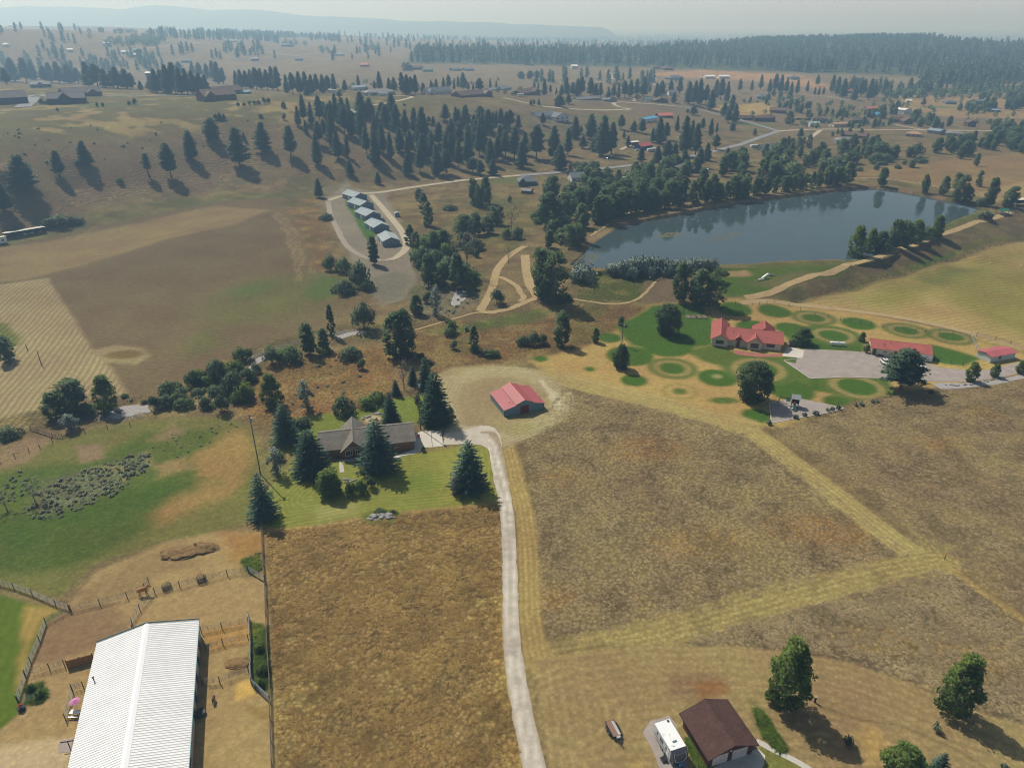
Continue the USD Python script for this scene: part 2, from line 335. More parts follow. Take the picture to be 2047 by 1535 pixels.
# foot of the bench and the big field on the left
area([(-80, 490), (60, 470), (160, 440), (300, 405), (480, 384), (640, 390), (600, 410), (450, 420), (320, 436), (180, 462), (60, 495)], C(104, 106, 52), 4, 1, 0.8, patch=0.4)
FIELD = area([(-90, 500), (90, 478), (300, 430), (450, 402), (560, 396), (600, 450), (630, 520), (655, 555), (720, 600), (640, 650), (560, 690), (480, 712), (400, 748), (250, 800), (100, 862), (-90, 905)], C(112, 94, 68), 2, 0.4, tuft=0.25, rows=(2.4, 0.06, 75))
area([(-90, 505), (90, 484), (280, 446), (430, 410), (540, 420), (470, 450), (330, 478), (200, 520), (60, 558), (-90, 572)], C(138, 116, 80), 3, 0.4, 0.9, rows=(2.2, 0.09, 68))
area([(330, 480), (470, 450), (545, 424), (590, 450), (600, 520), (420, 540), (200, 560), (90, 560), (200, 525)], C(108, 90, 66), 5, 0.6, 0.7)
area([(-90, 580), (95, 556), (130, 610), (165, 665), (185, 700), (225, 742), (256, 785), (170, 812), (100, 846), (-90, 890)], C(146, 128, 96), 1.2, 0.25, tuft=0.1, rows=(2.0, 0.26, 14))
area([(185, 700), (230, 690), (285, 695), (300, 712), (270, 730), (205, 725)], C(150, 132, 98), 1.5, 0.3, 0.8); disc(248, 709, 3.6, C(112, 92, 52), 1, stretch=1.8)
area([(390, 620), (470, 568), (560, 552), (655, 540), (690, 560), (660, 610), (560, 642), (430, 655)], C(104, 100, 58), 12, 1.5, 0.8)
area([(450, 590), (490, 570), (550, 565), (545, 582), (480, 596)], C(90, 102, 50), 4, 1.5, 0.7); area([(600, 590), (640, 552), (690, 552), (690, 575), (640, 600)], C(84, 98, 44), 3, 1.5, 0.85)
area([(380, 720), (450, 690), (430, 650), (390, 665), (360, 700)], C(100, 98, 56), 5, 1.2, 0.7)
for l in ([(545, 430), (575, 470), (590, 520), (600, 560)], [(555, 425), (590, 470), (605, 530)], [(590, 430), (618, 470), (628, 520), (625, 545)]): strip(l, 1.6, C(150, 128, 92), 0.6, 0.5, 0.6, twin=True)
area([(560, 400), (620, 385), (650, 440), (660, 520), (660, 548), (630, 540), (600, 470)], C(132, 100, 62), 3, 1, 0.85, tuft=0.7)
strip([(100, 500), (150, 480), (190, 455)], 2.0, C(150, 130, 96), 0.6, 0.3, 0.5, twin=True)
area([(-60, 640), (15, 650), (40, 690), (10, 700), (-60, 690)], C(92, 96, 40), 2, 1, 0.9)
# creek bottom
strip([(-60, 880), (60, 842), (150, 822), (250, 822), (330, 800), (400, 768), (470, 735), (520, 705), (580, 690), (660, 672), (740, 660), (800, 655), (850, 640)], 13, C(112, 96, 62), 3, 1.6, 0.9, tuft=0.9)
strip([(150, 830), (250, 825), (290, 815)], 7, C(130, 122, 118), 1.2, 1.5, 0.9); strip([(470, 738), (520, 708), (600, 684), (690, 664), (760, 660)], 3.2, C(124, 120, 120), 0.9, 1.2, 0.9)
area([(480, 768), (540, 725), (640, 712), (740, 690), (800, 720), (790, 800), (700, 815), (640, 835), (540, 838), (480, 815)], C(140, 106, 64), 2.5, 1.6, tuft=0.9)
area([(800, 660), (930, 640), (1050, 640), (1150, 610), (1290, 612), (1300, 640), (1230, 690), (1080, 712), (960, 738), (870, 745), (800, 720)], C(122, 94, 60), 3, 1.5, tuft=0.85)
area([(850, 660), (960, 635), (1060, 615), (1120, 612), (1050, 640), (950, 660), (870, 668)], C(88, 104, 44), 2, 1.4, 0.85)
area([(830, 545), (945, 545), (960, 590), (900, 632), (850, 640), (815, 610)], C(122, 114, 96), 3, 1.4, 0.8, tuft=1.0)
# meadow and storage yard
area([(780, 392), (900, 380), (1060, 365), (1075, 420), (1060, 480), (960, 535), (880, 500), (830, 470)], C(118, 98, 62), 4, 1.2, 0.9, tuft=0.6)
area([(860, 480), (950, 400), (1040, 395), (1060, 450), (960, 500)], C(98, 98, 54), 6, 1.5, 0.55)
area([(650, 395), (700, 378), (770, 384), (800, 440), (822, 500), (832, 560), (808, 600), (765, 612), (735, 575), (700, 520), (660, 440)], C(138, 126, 112), 2, 0.6, tuft=0.3)
area([(735, 555), (800, 545), (825, 560), (808, 598), (765, 608), (745, 585)], C(118, 112, 96), 3, 1.0, 0.8); area([(690, 402), (704, 398), (752, 470), (748, 490), (724, 470)], C(74, 106, 34), 0.8, 0.3)
area([(640, 375), (700, 362), (700, 384), (650, 392)], C(150, 138, 124), 2, 1, 0.9)
area([(780, 396), (880, 388), (860, 440), (800, 420)], C(146, 122, 82), 4, 1, 0.7)
# pond banks, marsh and the dam
area([(1170, 602), (1140, 570), (1150, 545), (1230, 540), (1300, 540), (1330, 548), (1300, 575), (1290, 605), (1190, 600)], C(90, 98, 42), 3, 1.3, tuft=0.9)
area([(1280, 606), (1284, 572), (1312, 552), (1350, 550), (1410, 566), (1400, 600), (1330, 604)], C(112, 92, 74), 1.6, 0.6, tuft=0.2)
area([(1440, 536), (1700, 526), (1740, 514), (1700, 534), (1600, 565), (1560, 585), (1500, 598), (1450, 600), (1430, 570)], C(80, 98, 34), 2, 0.8, tuft=0.3); area([(1425, 546), (1490, 540), (1505, 552), (1450, 556)], C(150, 124, 88), 1.2, 0.8)
area([(1500, 570), (1580, 545), (1650, 538), (1560, 580)], C(112, 98, 66), 3, 0.8, 0.8)
area([(1560, 580), (1640, 553), (1700, 532), (1800, 500), (1880, 472), (2047, 420), (2150, 390), (2150, 452), (2047, 480), (1900, 522), (1800, 553), (1700, 579), (1590, 606)], C(106, 90, 68), 2, 0.5, tuft=0.5)
area([(1620, 600), (1700, 572), (1800, 538), (1900, 505), (2100, 450), (2100, 465), (1900, 522), (1800, 552), (1700, 580)], C(100, 96, 48), 2, 0.8, 0.8); area([(1820, 535), (1870, 515), (1910, 508), (1890, 524), (1830, 546)], C(80, 104, 32), 1.5, 1)
strip(POND_PX[3:17], 9, C(138, 112, 90), 1.5, 0.5); strip([(a, b + 2) for a, b in POND_PX[15:28]], 7, C(92, 98, 46), 1.5, 0.5, 0.8)
strip([(1180, 478), (1250, 432), (1330, 412), (1430, 398), (1540, 384), (1640, 368), (1750, 356), (1860, 372), (1960, 394)], 4, C(150, 128, 94), 1, 0.4, 0.9)
strip([(1590, 386), (1660, 370), (1740, 361), (1850, 377), (1900, 387)], 4, C(96, 100, 46), 1.5, 1, 0.8)
area([(1690, 352), (1760, 335), (2100, 300), (2100, 395), (1990, 400), (1860, 368), (1750, 352)], C(140, 114, 78), 4, 0.5, tuft=0.3, rows=(3.0, 0.1, 80)); area([(1950, 385), (2100, 355), (2100, 410), (1980, 405)], C(160, 136, 94), 4, 1, 0.8)
# stubble field below the dam
STUB = area([(1590, 610), (1700, 583), (1800, 557), (1900, 526), (2100, 470), (2100, 720), (1960, 682), (1850, 645), (1720, 618)], C(162, 138, 90), 1.5, 0.4, tuft=0.2, rows=(2.6, 0.13, 108))
for pl in ([(1700, 590), (1850, 548), (1990, 510), (2060, 505), (1960, 560), (1840, 600), (1760, 610)], [(1880, 560), (2000, 540), (2100, 540), (2100, 690), (1990, 660), (1900, 600)]): area(pl, C(124, 118, 56), 9, 1.8, 0.75)
area([(1830, 560), (1900, 535), (1960, 540), (1880, 575)], C(108, 108, 60), 4, 1.5, 0.7)
# yard of the red roofed ranch house: dry turf, green where the sprinklers reach
area([(1062, 722), (1180, 690), (1250, 652), (1300, 610), (1420, 602), (1540, 604), (1590, 612), (1720, 622), (1850, 650), (1960, 684), (2100, 725), (2100, 740), (1960, 768), (1800, 782), (1700, 800), (1560, 856), (1490, 850), (1350, 806), (1230, 786), (1110, 760)], C(166, 138, 86), 2, 0.6, tuft=0.2, rows=(1.6, 0.1, 'edge'))
area([(1228, 655), (1262, 640), (1300, 612), (1400, 606), (1425, 640), (1432, 690), (1340, 705), (1262, 692)], GREEN, 1.5, 0.5, tuft=0.1)
area([(1370, 702), (1430, 690), (1480, 708), (1560, 716), (1600, 706), (1620, 735), (1740, 764), (1700, 790), (1600, 782), (1540, 762), (1480, 742), (1400, 722)], GREEN, 1.5, 0.5, 0.9, tuft=0.1)
area([(1560, 660), (1640, 650), (1700, 660), (1735, 690), (1730, 708), (1600, 700), (1580, 680)], GREEN, 1.5, 0.6, tuft=0.1); area([(1640, 752), (1780, 757), (1780, 792), (1700, 792), (1620, 780)], GREEN, 1.5, 0.5, tuft=0.1)
area([(1862, 690), (1940, 712), (1965, 720), (1930, 735), (1880, 728), (1862, 722)], GREEN, 1.2, 0.5, tuft=0.1)
for u, v, R in [(1332, 693, 9), (1260, 712, 8), (1434, 756, 6.2), (1267, 761, 4.2), (1178, 738, 1.8), (1082, 717, 2.4), (1513, 831, 4.2), (1274, 652, 6), (1219, 676, 4.5), (1549, 623, 6.4), (1470, 620, 6.5), (1716, 647, 6.6), (1580, 656, 5.4), (1583, 782, 7), (1677, 805, 4.5), (1510, 655, 7)]:
    disc(u, v, R, GREEN, 1.1)
for u, v, R, ri in [(1344, 737, 8.2, 0), (1518, 740, 12, 0), (1715, 774, 11, 0), (1627, 636, 8.4, 0), (1812, 661, 8, 0), (1901, 674, 8, 0), (1668, 672, 10, 0)]:
    disc(u, v, R, C(84, 98, 40), 1.2, 0.9); disc(u, v, R * 0.74, C(150, 128, 84), 0.9, 0.75, inner=R * 0.5); disc(u, v, R * 0.5, GREEN, 0.9)
disc(1359, 783, 5.6, C(140, 122, 74), 0.8, 0.8, inner=4.0); disc(1359, 783, 2.2, C(88, 100, 40), 1.2); disc(1448, 801, 2.0, C(80, 98, 36), 1, stretch=2.2); disc(1434, 753, 1.6, C(150, 140, 100), 0.7, 0.7)
strip([(1090, 745), (1180, 768), (1300, 800), (1400, 830), (1490, 850)], 9, C(162, 140, 94), 1, 0.3, 0.8, rows=(1.5, 0.14))
# cleared mowed strips that divide the dry fields on the right
area([(1050, 880), (1120, 770), (1240, 792), (1400, 832), (1500, 862), (1640, 962), (1840, 1108), (1640, 1170), (1400, 1235), (1200, 1280), (1088, 1292), (1066, 1100)], C(136, 117, 86), 1, 0.6, tuft=0.9)
area([(1560, 862), (1700, 806), (1800, 790), (2100, 745), (2100, 1260), (1890, 1116), (1690, 960)], C(130, 110, 82), 1, 0.6, tuft=0.7)
area([(1290, 1288), (1640, 1196), (1880, 1128), (2100, 1280), (2100, 1480), (1900, 1398), (1700, 1322), (1450, 1292)], C(136, 118, 90), 1, 0.5, tuft=1.0)
for cc in ((1120, 950, 3, 2), (1410, 1090, 5, 2.4), (1080, 1180, 3, 2), (1880, 890, 3, 2.2), (1970, 830, 4, 1.2), (1300, 900, 6, 2), (1650, 1060, 6, 2), (1760, 1280, 4, 2), (1940, 1310, 4, 1.6)): disc(cc[0], cc[1], cc[2], C(154, 116, 62), 3, 0.55, stretch=cc[3], tuft=0.8, wob=1.3)
area([(1350, 1060), (1450, 1040), (1500, 1090), (1420, 1130), (1340, 1110)], C(160, 134, 92), 3, 2, 0.5, patch=0.3)
strip([(1080, 748), (1180, 776), (1300, 806), (1420, 838), (1505, 866), (1580, 920), (1640, 965), (1740, 1045), (1800, 1090), (1850, 1118)], 6.5, C(160, 140, 92), 0.8, 0.25, rows=(1.3, 0.13), tuft=0.35)
strip([(1880, 1122), (1760, 1145), (1640, 1176), (1520, 1210), (1400, 1244), (1280, 1274), (1180, 1294), (1075, 1310)], 7.5, C(154, 134, 88), 0.8, 0.25, rows=(1.4, 0.14), tuft=0.5)
strip([(1010, 880), (1028, 950), (1046, 1010), (1056, 1080), (1060, 1150), (1062, 1220), (1070, 1290), (1080, 1320)], 4.6, C(160, 136, 88), 0.7, 0.2, rows=(1.1, 0.13), tuft=0.4)
strip([(1700, 945), (1790, 1020), (1840, 1075), (1880, 1120)], 0.8, C(150, 128, 90), 0.4, 0.2, 0.5); strip([(1880, 1122), (1960, 1180), (2060, 1245)], 1.3, C(164, 138, 88), 0.4, 0.2)
# mown plot at the bottom with the garage
area([(1068, 1316), (1180, 1300), (1290, 1290), (1450, 1292), (1580, 1302), (1700, 1324), (1800, 1358), (1900, 1402), (2000, 1434), (2100, 1460), (2100, 1620), (1110, 1620), (1085, 1430)], C(148, 126, 88), 0.5, 0.15, tuft=0.35, rows=(1.7, 0.09, 'edge'))
area([(1340, 1350), (1420, 1340), (1460, 1370), (1400, 1410), (1345, 1390)], C(128, 100, 76), 2, 0.5, 0.8); area([(1390, 1365), (1430, 1360), (1455, 1385), (1400, 1395)], C(140, 92, 54), 1, 1.2, 0.7)
area([(1500, 1400), (1525, 1420), (1580, 1500), (1560, 1510), (1520, 1470)], C(92, 98, 44), 1.2, 0.5, 0.9); area([(1560, 1500), (1640, 1560), (1520, 1600), (1515, 1490)], C(112, 112, 54), 0.8, 0.3, 0.9)
area([(1700, 1480), (1750, 1455), (1770, 1490), (1720, 1530)], C(186, 156, 92), 1.5, 1.5, 0.7); area([(1260, 1520), (1290, 1510), (1295, 1540), (1262, 1545)], C(180, 152, 88), 1, 1, 0.7)
for rr in (6.0, 7.6, 9.2): disc(1145, 1420, rr, C(166, 144, 100), 0.4, 0.5, inner=rr - 0.7, tuft=0.3, wob=0.1)
strip([(1640, 1412), (1720, 1440), (1800, 1448), (1900, 1490), (1990, 1545)], 0.35, C(110, 94, 66), 0.2, 0.15, 0.8)
# shop yard
area([(868, 750), (910, 732), (985, 728), (1060, 738), (1110, 760), (1136, 790), (1134, 822), (1105, 850), (1040, 876), (1000, 892), (960, 870), (905, 862), (880, 820), (862, 785)], C(150, 132, 98), 1.6, 0.7, tuft=0.2)
_loop = [(905, 842), (885, 800), (905, 760), (960, 744), (1030, 742), (1090, 762), (1124, 790), (1122, 822), (1080, 848), (1020, 872), (985, 884)]
strip(_loop, 7.5, C(160, 144, 112), 1.2, 0.4, 0.9, rows=(1.2, 0.12)); strip([(1070, 760), (1108, 786), (1112, 812)], 2.0, C(186, 174, 150), 0.6, 1.2, 0.8)
area([(890, 850), (960, 848), (1000, 868), (975, 890), (900, 882)], C(176, 162, 142), 1, 0.6, 0.9)
area([(985, 850), (1050, 840), (1090, 845), (1040, 868)], C(140, 128, 86), 1.5, 1, 0.6)
# left ranch house lawns
area([(522, 1052), (516, 1000), (560, 950), (600, 900), (700, 918), (840, 902), (985, 882), (992, 998), (880, 1010), (760, 1022), (640, 1046), (560, 1058)], C(124, 124, 58), 0.9, 0.5, tuft=0.1, rows=(1.2, 0.13, 'edge'))
area([(540, 880), (590, 830), (640, 822), (700, 815), (790, 792), (850, 786), (902, 850), (880, 862), (840, 845), (740, 830), (640, 870), (600, 905)], C(110, 116, 50), 1, 0.8, tuft=0.15, rows=(1.3, 0.08, 40))
area([(800, 940), (880, 935), (900, 960), (820, 975)], C(98, 116, 42), 2.5, 1, 0.6); area([(640, 1010), (720, 1000), (720, 1022), (640, 1035)], C(168, 160, 108), 2.5, 1, 0.5)
area([(860, 880), (975, 895), (985, 990), (940, 1000), (880, 990)], C(140, 130, 66), 3, 1, 0.5); disc(865, 978, 3.4, C(104, 116, 46), 0.4, 0.6, inner=2.6); disc(865, 978, 1.8, C(104, 116, 46), 0.4, 0.6, inner=1.1)
strip([(520, 1062), (640, 1052), (760, 1030), (880, 1016), (992, 1004)], 1.8, C(170, 136, 84), 0.6, 0.4, 0.9)
area([(722, 836), (748, 826), (764, 834), (760, 846), (735, 848)], C(176, 152, 122), 0.5, 0.2)
area([(500, 890), (560, 885), (600, 920), (560, 960), (515, 960)], C(120, 116, 66), 1.5, 1, 0.8)
# pasture with sagebrush
area([(-90, 985), (0, 930), (90, 885), (200, 850), (320, 835), (450, 828), (512, 845), (520, 1030), (420, 1068), (330, 1085), (180, 1135), (110, 1200), (-90, 1170)], C(112, 108, 58), 2, 1, tuft=0.4)
area([(-90, 970), (60, 930), (200, 920), (300, 858), (440, 852), (470, 900), (390, 950), (300, 1000), (160, 1080), (-90, 1120)], C(80, 96, 36), 3, 1.6, 0.9, patch=0.9)
area([(-90, 1060), (150, 1010), (260, 975), (400, 955), (440, 975), (330, 1045), (220, 1105), (110, 1150), (-90, 1165)], C(72, 90, 32), 3, 1.6, 0.9)
area([(390, 905), (440, 870), (500, 850), (515, 900), (470, 985), (400, 1010), (330, 1050), (300, 1030), (400, 960)], C(154, 122, 76), 3, 1.8, 0.9, patch=0.7); area([(300, 930), (370, 910), (390, 935), (320, 955)], C(150, 122, 84), 2, 1.5, 0.8)
area([(150, 890), (205, 885), (215, 915), (170, 925)], C(140, 116, 92), 1.2, 1, 0.9); area([(0, 905), (60, 875), (110, 878), (60, 920), (0, 935)], C(140, 116, 90), 1.5, 0.8, 0.9); area([(300, 880), (350, 840), (370, 860), (330, 880)], C(136, 114, 84), 2, 1, 0.8)
area([(100, 960), (250, 920), (285, 905), (295, 930), (200, 985), (90, 1030), (60, 1010)], C(120, 122, 96), 2, 1.2, 0.7, tuft=0.9)
# corrals round the white barn
area([(135, 1212), (190, 1145), (330, 1085), (430, 1060), (528, 1060), (545, 1300), (552, 1620), (-60, 1620), (-60, 1470), (30, 1430), (45, 1360), (90, 1245)], C(158, 132, 92), 1.2, 0.6, tuft=0.25, patch=0)
area([(150, 1190), (240, 1130), (330, 1090), (380, 1075), (400, 1130), (330, 1150), (240, 1195), (150, 1212)], C(136, 112, 78), 2, 1.2, 0.8); area([(90, 1250), (140, 1215), (215, 1205), (268, 1240), (255, 1275), (195, 1295), (75, 1330), (62, 1320)], C(134, 108, 80), 1, 0.6, 0.85)
area([(440, 1060), (528, 1060), (530, 1140), (470, 1120)], C(152, 110, 62), 2, 1.4, 0.8); area([(480, 1120), (520, 1095), (528, 1140), (500, 1150)], C(104, 106, 60), 1, 1.5, 0.7)
area([(505, 1240), (535, 1250), (542, 1340), (540, 1390), (505, 1370), (500, 1300)], C(84, 98, 44), 0.5, 0.6, 0.95, tuft=0.9)
area([(410, 1260), (500, 1235), (500, 1280), (415, 1300)], C(166, 128, 74), 0.8, 0.8, 0.8); area([(455, 1320), (495, 1310), (498, 1340), (460, 1345)], C(118, 92, 60), 0.8, 1.0, 0.8)
area([(470, 1360), (500, 1352), (505, 1385), (465, 1395)], C(198, 162, 92), 0.6, 0.8, 0.9); area([(470, 1395), (535, 1405), (540, 1440), (500, 1425)], C(134, 102, 62), 0.8, 1.5, 0.6)
area([(55, 1375), (85, 1360), (100, 1390), (85, 1410), (50, 1410)], C(98, 104, 56), 0.5, 1, 0.8); area([(20, 1480), (140, 1470), (130, 1560), (-60, 1600), (-60, 1500)], C(186, 164, 132), 1.0, 1.0, 0.85)
area([(-90, 1165), (0, 1188), (60, 1207), (132, 1220), (90, 1248), (62, 1320), (42, 1390), (38, 1425), (-20, 1475), (-90, 1500)], C(86, 102, 30), 0.5, 0.2, tuft=0.1, rows=(1.6, 0.06, 20))
area([(50, 1215), (130, 1218), (95, 1243), (60, 1290), (50, 1380), (30, 1380), (48, 1290)], C(166, 134, 78), 1.2, 1, 0.8, patch=0.6)
# tall ochre grass between the barn fence and the gravel drive
ORANGE = area([(533, 1062), (640, 1052), (760, 1032), (880, 1018), (996, 1006), (1002, 1100), (1003, 1250), (1010, 1360), (1040, 1500), (1060, 1620), (556, 1620), (548, 1400)], C(146, 118, 76), 0.5, 0.3, tuft=1.0)
area([(940, 1030), (996, 1010), (1000, 1180), (965, 1300), (950, 1180)], C(148, 120, 78), 3, 1.0, 0.6); strip([(1000, 1200), (1004, 1320), (1025, 1440), (1050, 1560)], 3.6, C(168, 136, 80), 0.8, 0.6, 0.9)
strip([(840, 1232), (920, 1230), (985, 1228)], 0.7, C(176, 146, 96), 0.4, 0.5, 0.7); strip([(840, 1250), (920, 1248), (985, 1246)], 0.7, C(176, 146, 96), 0.4, 0.5, 0.7)
area([(533, 1200), (560, 1210), (565, 1330), (548, 1330)], C(120, 84, 50), 1, 0.6, 0.6)
disc(765, 1032, 2.6, C(96, 102, 46), 0.6, stretch=1.8)
# the far village's yards
for u, v, R, st in [(1500, 248, 14, 2), (1640, 240, 12, 2), (1760, 250, 14, 2), (1880, 215, 14, 2), (1200, 235, 10, 2), (1420, 205, 10, 2), (475, 192, 14, 2), (210, 210, 10, 2), (280, 108, 26, 2), (1020, 362, 9, 2.2), (1690, 225, 12, 2)]: disc(u, v, R, C(88, 104, 46), 4, 0.7, stretch=st, wob=1)

# wild ground is never one colour: bleached, green and bare patches wherever nothing is mown or grazed short
_wild = smooth01(SURF[:, 2], 0.35, 0.6); nD = meshkit.fbm(_q / 5.0 + 40, 3, 21); nE = meshkit.fbm(_q / 16.0 + 90, 3, 22)
put(_wild * smooth01(nD, 0.53, 0.66) * 0.45, C(150, 128, 84)); put(_wild * smooth01(nE, 0.54, 0.66) * smooth01(gy, 150, 260) * 0.55, C(92, 94, 50)); put(_wild * smooth01(1 - nD, 0.54, 0.66) * 0.45, C(96, 80, 58)); put(smooth01(nE, 0.5, 0.7) * smooth01(gy, 380, 520) * 0.25, C(100, 88, 66))
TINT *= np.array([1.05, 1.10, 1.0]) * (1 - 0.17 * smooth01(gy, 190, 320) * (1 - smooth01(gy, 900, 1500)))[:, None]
GROUND_MAT = usdkit.material(stage, '/World/Looks/ground_turf', {
    'a': ('attribute', {'attribute': 'tint'}), 's': ('attribute', {'attribute': 'surf'}), 'x': ('separate_xyz', {}),
    'g': ('geometry', {}), 'n1': ('noise_texture', {'scale': 0.55, 'detail': 6.0, 'roughness': 0.7}), 'n2': ('noise_texture', {'scale': 0.045, 'detail': 4.0}),
    'v': ('voronoi_texture', {'scale': 1.25, 'randomness': 1.0}), 'n3': ('noise_texture', {'scale': 5.0, 'detail': 3.0, 'roughness': 0.7}),
    # furrows, mower lines and terraces: sine of the count carried by the mesh
    'tp': ('math', {'math_type': 'multiply', 'value2': 6.28318}), 'sn': ('math', {'math_type': 'sine'}), 'sa': ('math', {'math_type': 'multiply'}),
    'sj': ('math', {'math_type': 'multiply'}), 'n4': ('map_range', {'from_min': 0.3, 'from_max': 0.7, 'to_min': 0.25, 'to_max': 1.15}),
    'r1': ('map_range', {'from_min': 0.3, 'from_max': 0.7, 'to_min': 0.80, 'to_max': 1.16}), 'r2': ('map_range', {'from_min': 0.3, 'from_max': 0.7, 'to_min': 0.90, 'to_max': 1.08}),
    # tufts: pale bent straw over darker gaps
    'vr': ('map_range', {'from_min': 0.12, 'from_max': 0.66, 'to_min': 1.20, 'to_max': 0.58, 'clamp': True}), 'vm': ('mix_float', {'a': 1.0}),
    'r3': ('map_range', {'from_min': 0.3, 'from_max': 0.7, 'to_min': 0.84, 'to_max': 1.16}),
    'm1': ('math', {'math_type': 'multiply'}), 'm2': ('math', {'math_type': 'multiply'}), 'm3': ('math', {'math_type': 'multiply'}), 'ad': ('math', {'math_type': 'add', 'value1': 1.0}), 'm4': ('math', {'math_type': 'multiply'}),
    'hs': ('hsv', {'saturation': 1.0}), 'hu': ('map_range', {'from_min': 0.3, 'from_max': 0.7, 'to_min': 0.488, 'to_max': 0.512}),
    'bh': ('math', {'math_type': 'multiply'}), 'bj': ('math', {'math_type': 'multiply_add', 'value2': 0.35}), 'b': ('bump', {'invert': True, 'strength': 0.7, 'distance': 0.35}),
    'p': ('principled_bsdf', {'roughness': 1.0, 'specular_ior_level': 0.08})},
    [('a.color', 'hs.color'), ('s.vector', 'x.vector'), ('g.position', 'n1.vector'), ('g.position', 'n2.vector'), ('g.position', 'v.vector'), ('g.position', 'n3.vector'),
     ('x.x', 'tp.value1'), ('tp.value', 'sn.value1'), ('sn.value', 'sa.value1'), ('x.y', 'sa.value2'), ('n1.fac', 'n4.value'), ('sa.value', 'sj.value1'), ('n4.result', 'sj.value2'), ('sj.value', 'ad.value2'),
     ('n1.fac', 'r1.value'), ('n2.fac', 'r2.value'), ('n3.fac', 'r3.value'), ('v.distance', 'vr.value'), ('x.z', 'vm.fac'), ('vr.result', 'vm.b'),
     ('r1.result', 'm1.value1'), ('r2.result', 'm1.value2'), ('m1.value', 'm2.value1'), ('r3.result', 'm2.value2'), ('m2.value', 'm3.value1'), ('vm.result', 'm3.value2'), ('m3.value', 'm4.value1'), ('ad.value', 'm4.value2'),
     ('n2.fac', 'hu.value'), ('hu.result', 'hs.hue'), ('m4.value', 'hs.value'), ('hs.color', 'p.base_color'),
     ('v.distance', 'bh.value1'), ('x.z', 'bh.value2'), ('n3.fac', 'bj.value1'), ('bh.value', 'bj.value3'), ('bj.value', 'b.height'), ('b.normal', 'p.normal')], surface='p.BSDF')

_n, _m2 = GX.shape
_i = np.arange(_n * _m2).reshape(_n, _m2); _a, _b, _c, _e = _i[:-1, :-1].ravel(), _i[:-1, 1:].ravel(), _i[1:, 1:].ravel(), _i[1:, :-1].ravel()
_faces = np.vstack([np.stack([_a, _b, _c], 1), np.stack([_a, _c, _e], 1)])
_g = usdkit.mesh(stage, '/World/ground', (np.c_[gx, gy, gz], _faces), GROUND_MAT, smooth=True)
tag(_g.GetPrim(), 'dry rolling grassland with mown strips, lawns, corrals and stubble fields', 'ground', kind='structure')
_pv = UsdGeom.PrimvarsAPI(_g)
_pv.CreatePrimvar('tint', Sdf.ValueTypeNames.Color3fArray, 'vertex').Set(Vt.Vec3fArray.FromNumpy(TINT.astype(np.float32)))
_pv.CreatePrimvar('surf', Sdf.ValueTypeNames.Float3Array, 'vertex').Set(Vt.Vec3fArray.FromNumpy(SURF.astype(np.float32)))
# ---------------------------------------------------------------- water, roads, paths, slabs: sheets laid a little above the land
def densify(P, step, closed=True):
    out = []; n = len(P)
    for i in range(n if closed else n - 1):
        a, b = np.asarray(P[i][:2]), np.asarray(P[(i + 1) % n][:2]); k = max(1, int(np.hypot(*(b - a)) / step))
        out += [a + (b - a) * t / k for t in range(k)]
    if not closed: out.append(np.asarray(P[-1][:2]))
    return np.array(out)
def sheet(P, step, lift, rag=0.0, flat=None, seed=0):
    """a polygon on the land (x, y corners) as a fine mesh that follows it"""
    B = densify(np.asarray(P), step)
    if rag: q = np.c_[B / 1.7, np.full(len(B), seed)]; B = B + rag * np.c_[meshkit.noise(q, 3) - 0.5, meshkit.noise(q, 7) - 0.5] * 2
    poly = Polygon(B).buffer(0)
    if poly.geom_type != 'Polygon': poly = max(poly.geoms, key=lambda g: g.area)
    x0, y0, x1, y1 = poly.bounds; g = step
    X, Y = np.meshgrid(np.arange(x0, x1, g) + g / 2, np.arange(y0, y1, g) + g / 2); inn = poly.buffer(-g * 0.45)
    k = contains_xy(inn, X.ravel(), Y.ravel()) if not inn.is_empty else np.zeros(X.size, bool)
    pts = np.vstack([np.array(poly.exterior.coords)[:-1], np.c_[X.ravel()[k], Y.ravel()[k]]])
    tri = Delaunay(pts).simplices; c = pts[tri].mean(1); tri = tri[contains_xy(poly, c[:, 0], c[:, 1])]
    a, b, d = pts[tri[:, 0]], pts[tri[:, 1]], pts[tri[:, 2]]; s = (b[:, 0] - a[:, 0]) * (d[:, 1] - a[:, 1]) - (b[:, 1] - a[:, 1]) * (d[:, 0] - a[:, 0])
    tri[s < 0] = tri[s < 0][:, ::-1]
    z = (ground_z(pts[:, 0], pts[:, 1]) if flat is None else np.full(len(pts), flat)) + lift
    return np.c_[pts, z], tri
def band(px, width, end_width=None):
    """polygon of a road: centre line in survey-picture places, widths in metres"""
    P = densify(site(px), 4.0, False); n = len(P); k = np.ones(5) / 5
    for d in range(2): P[2:-2, d] = np.convolve(P[:, d], k, 'valid') if n > 6 else P[2:-2, d]
    t = np.gradient(P, axis=0); t /= np.linalg.norm(t, axis=1, keepdims=True); nn = np.c_[-t[:, 1], t[:, 0]]
    w = np.linspace(width, width if end_width is None else end_width, n)[:, None] / 2
    return np.vstack([P + nn * w, (P - nn * w)[::-1]])
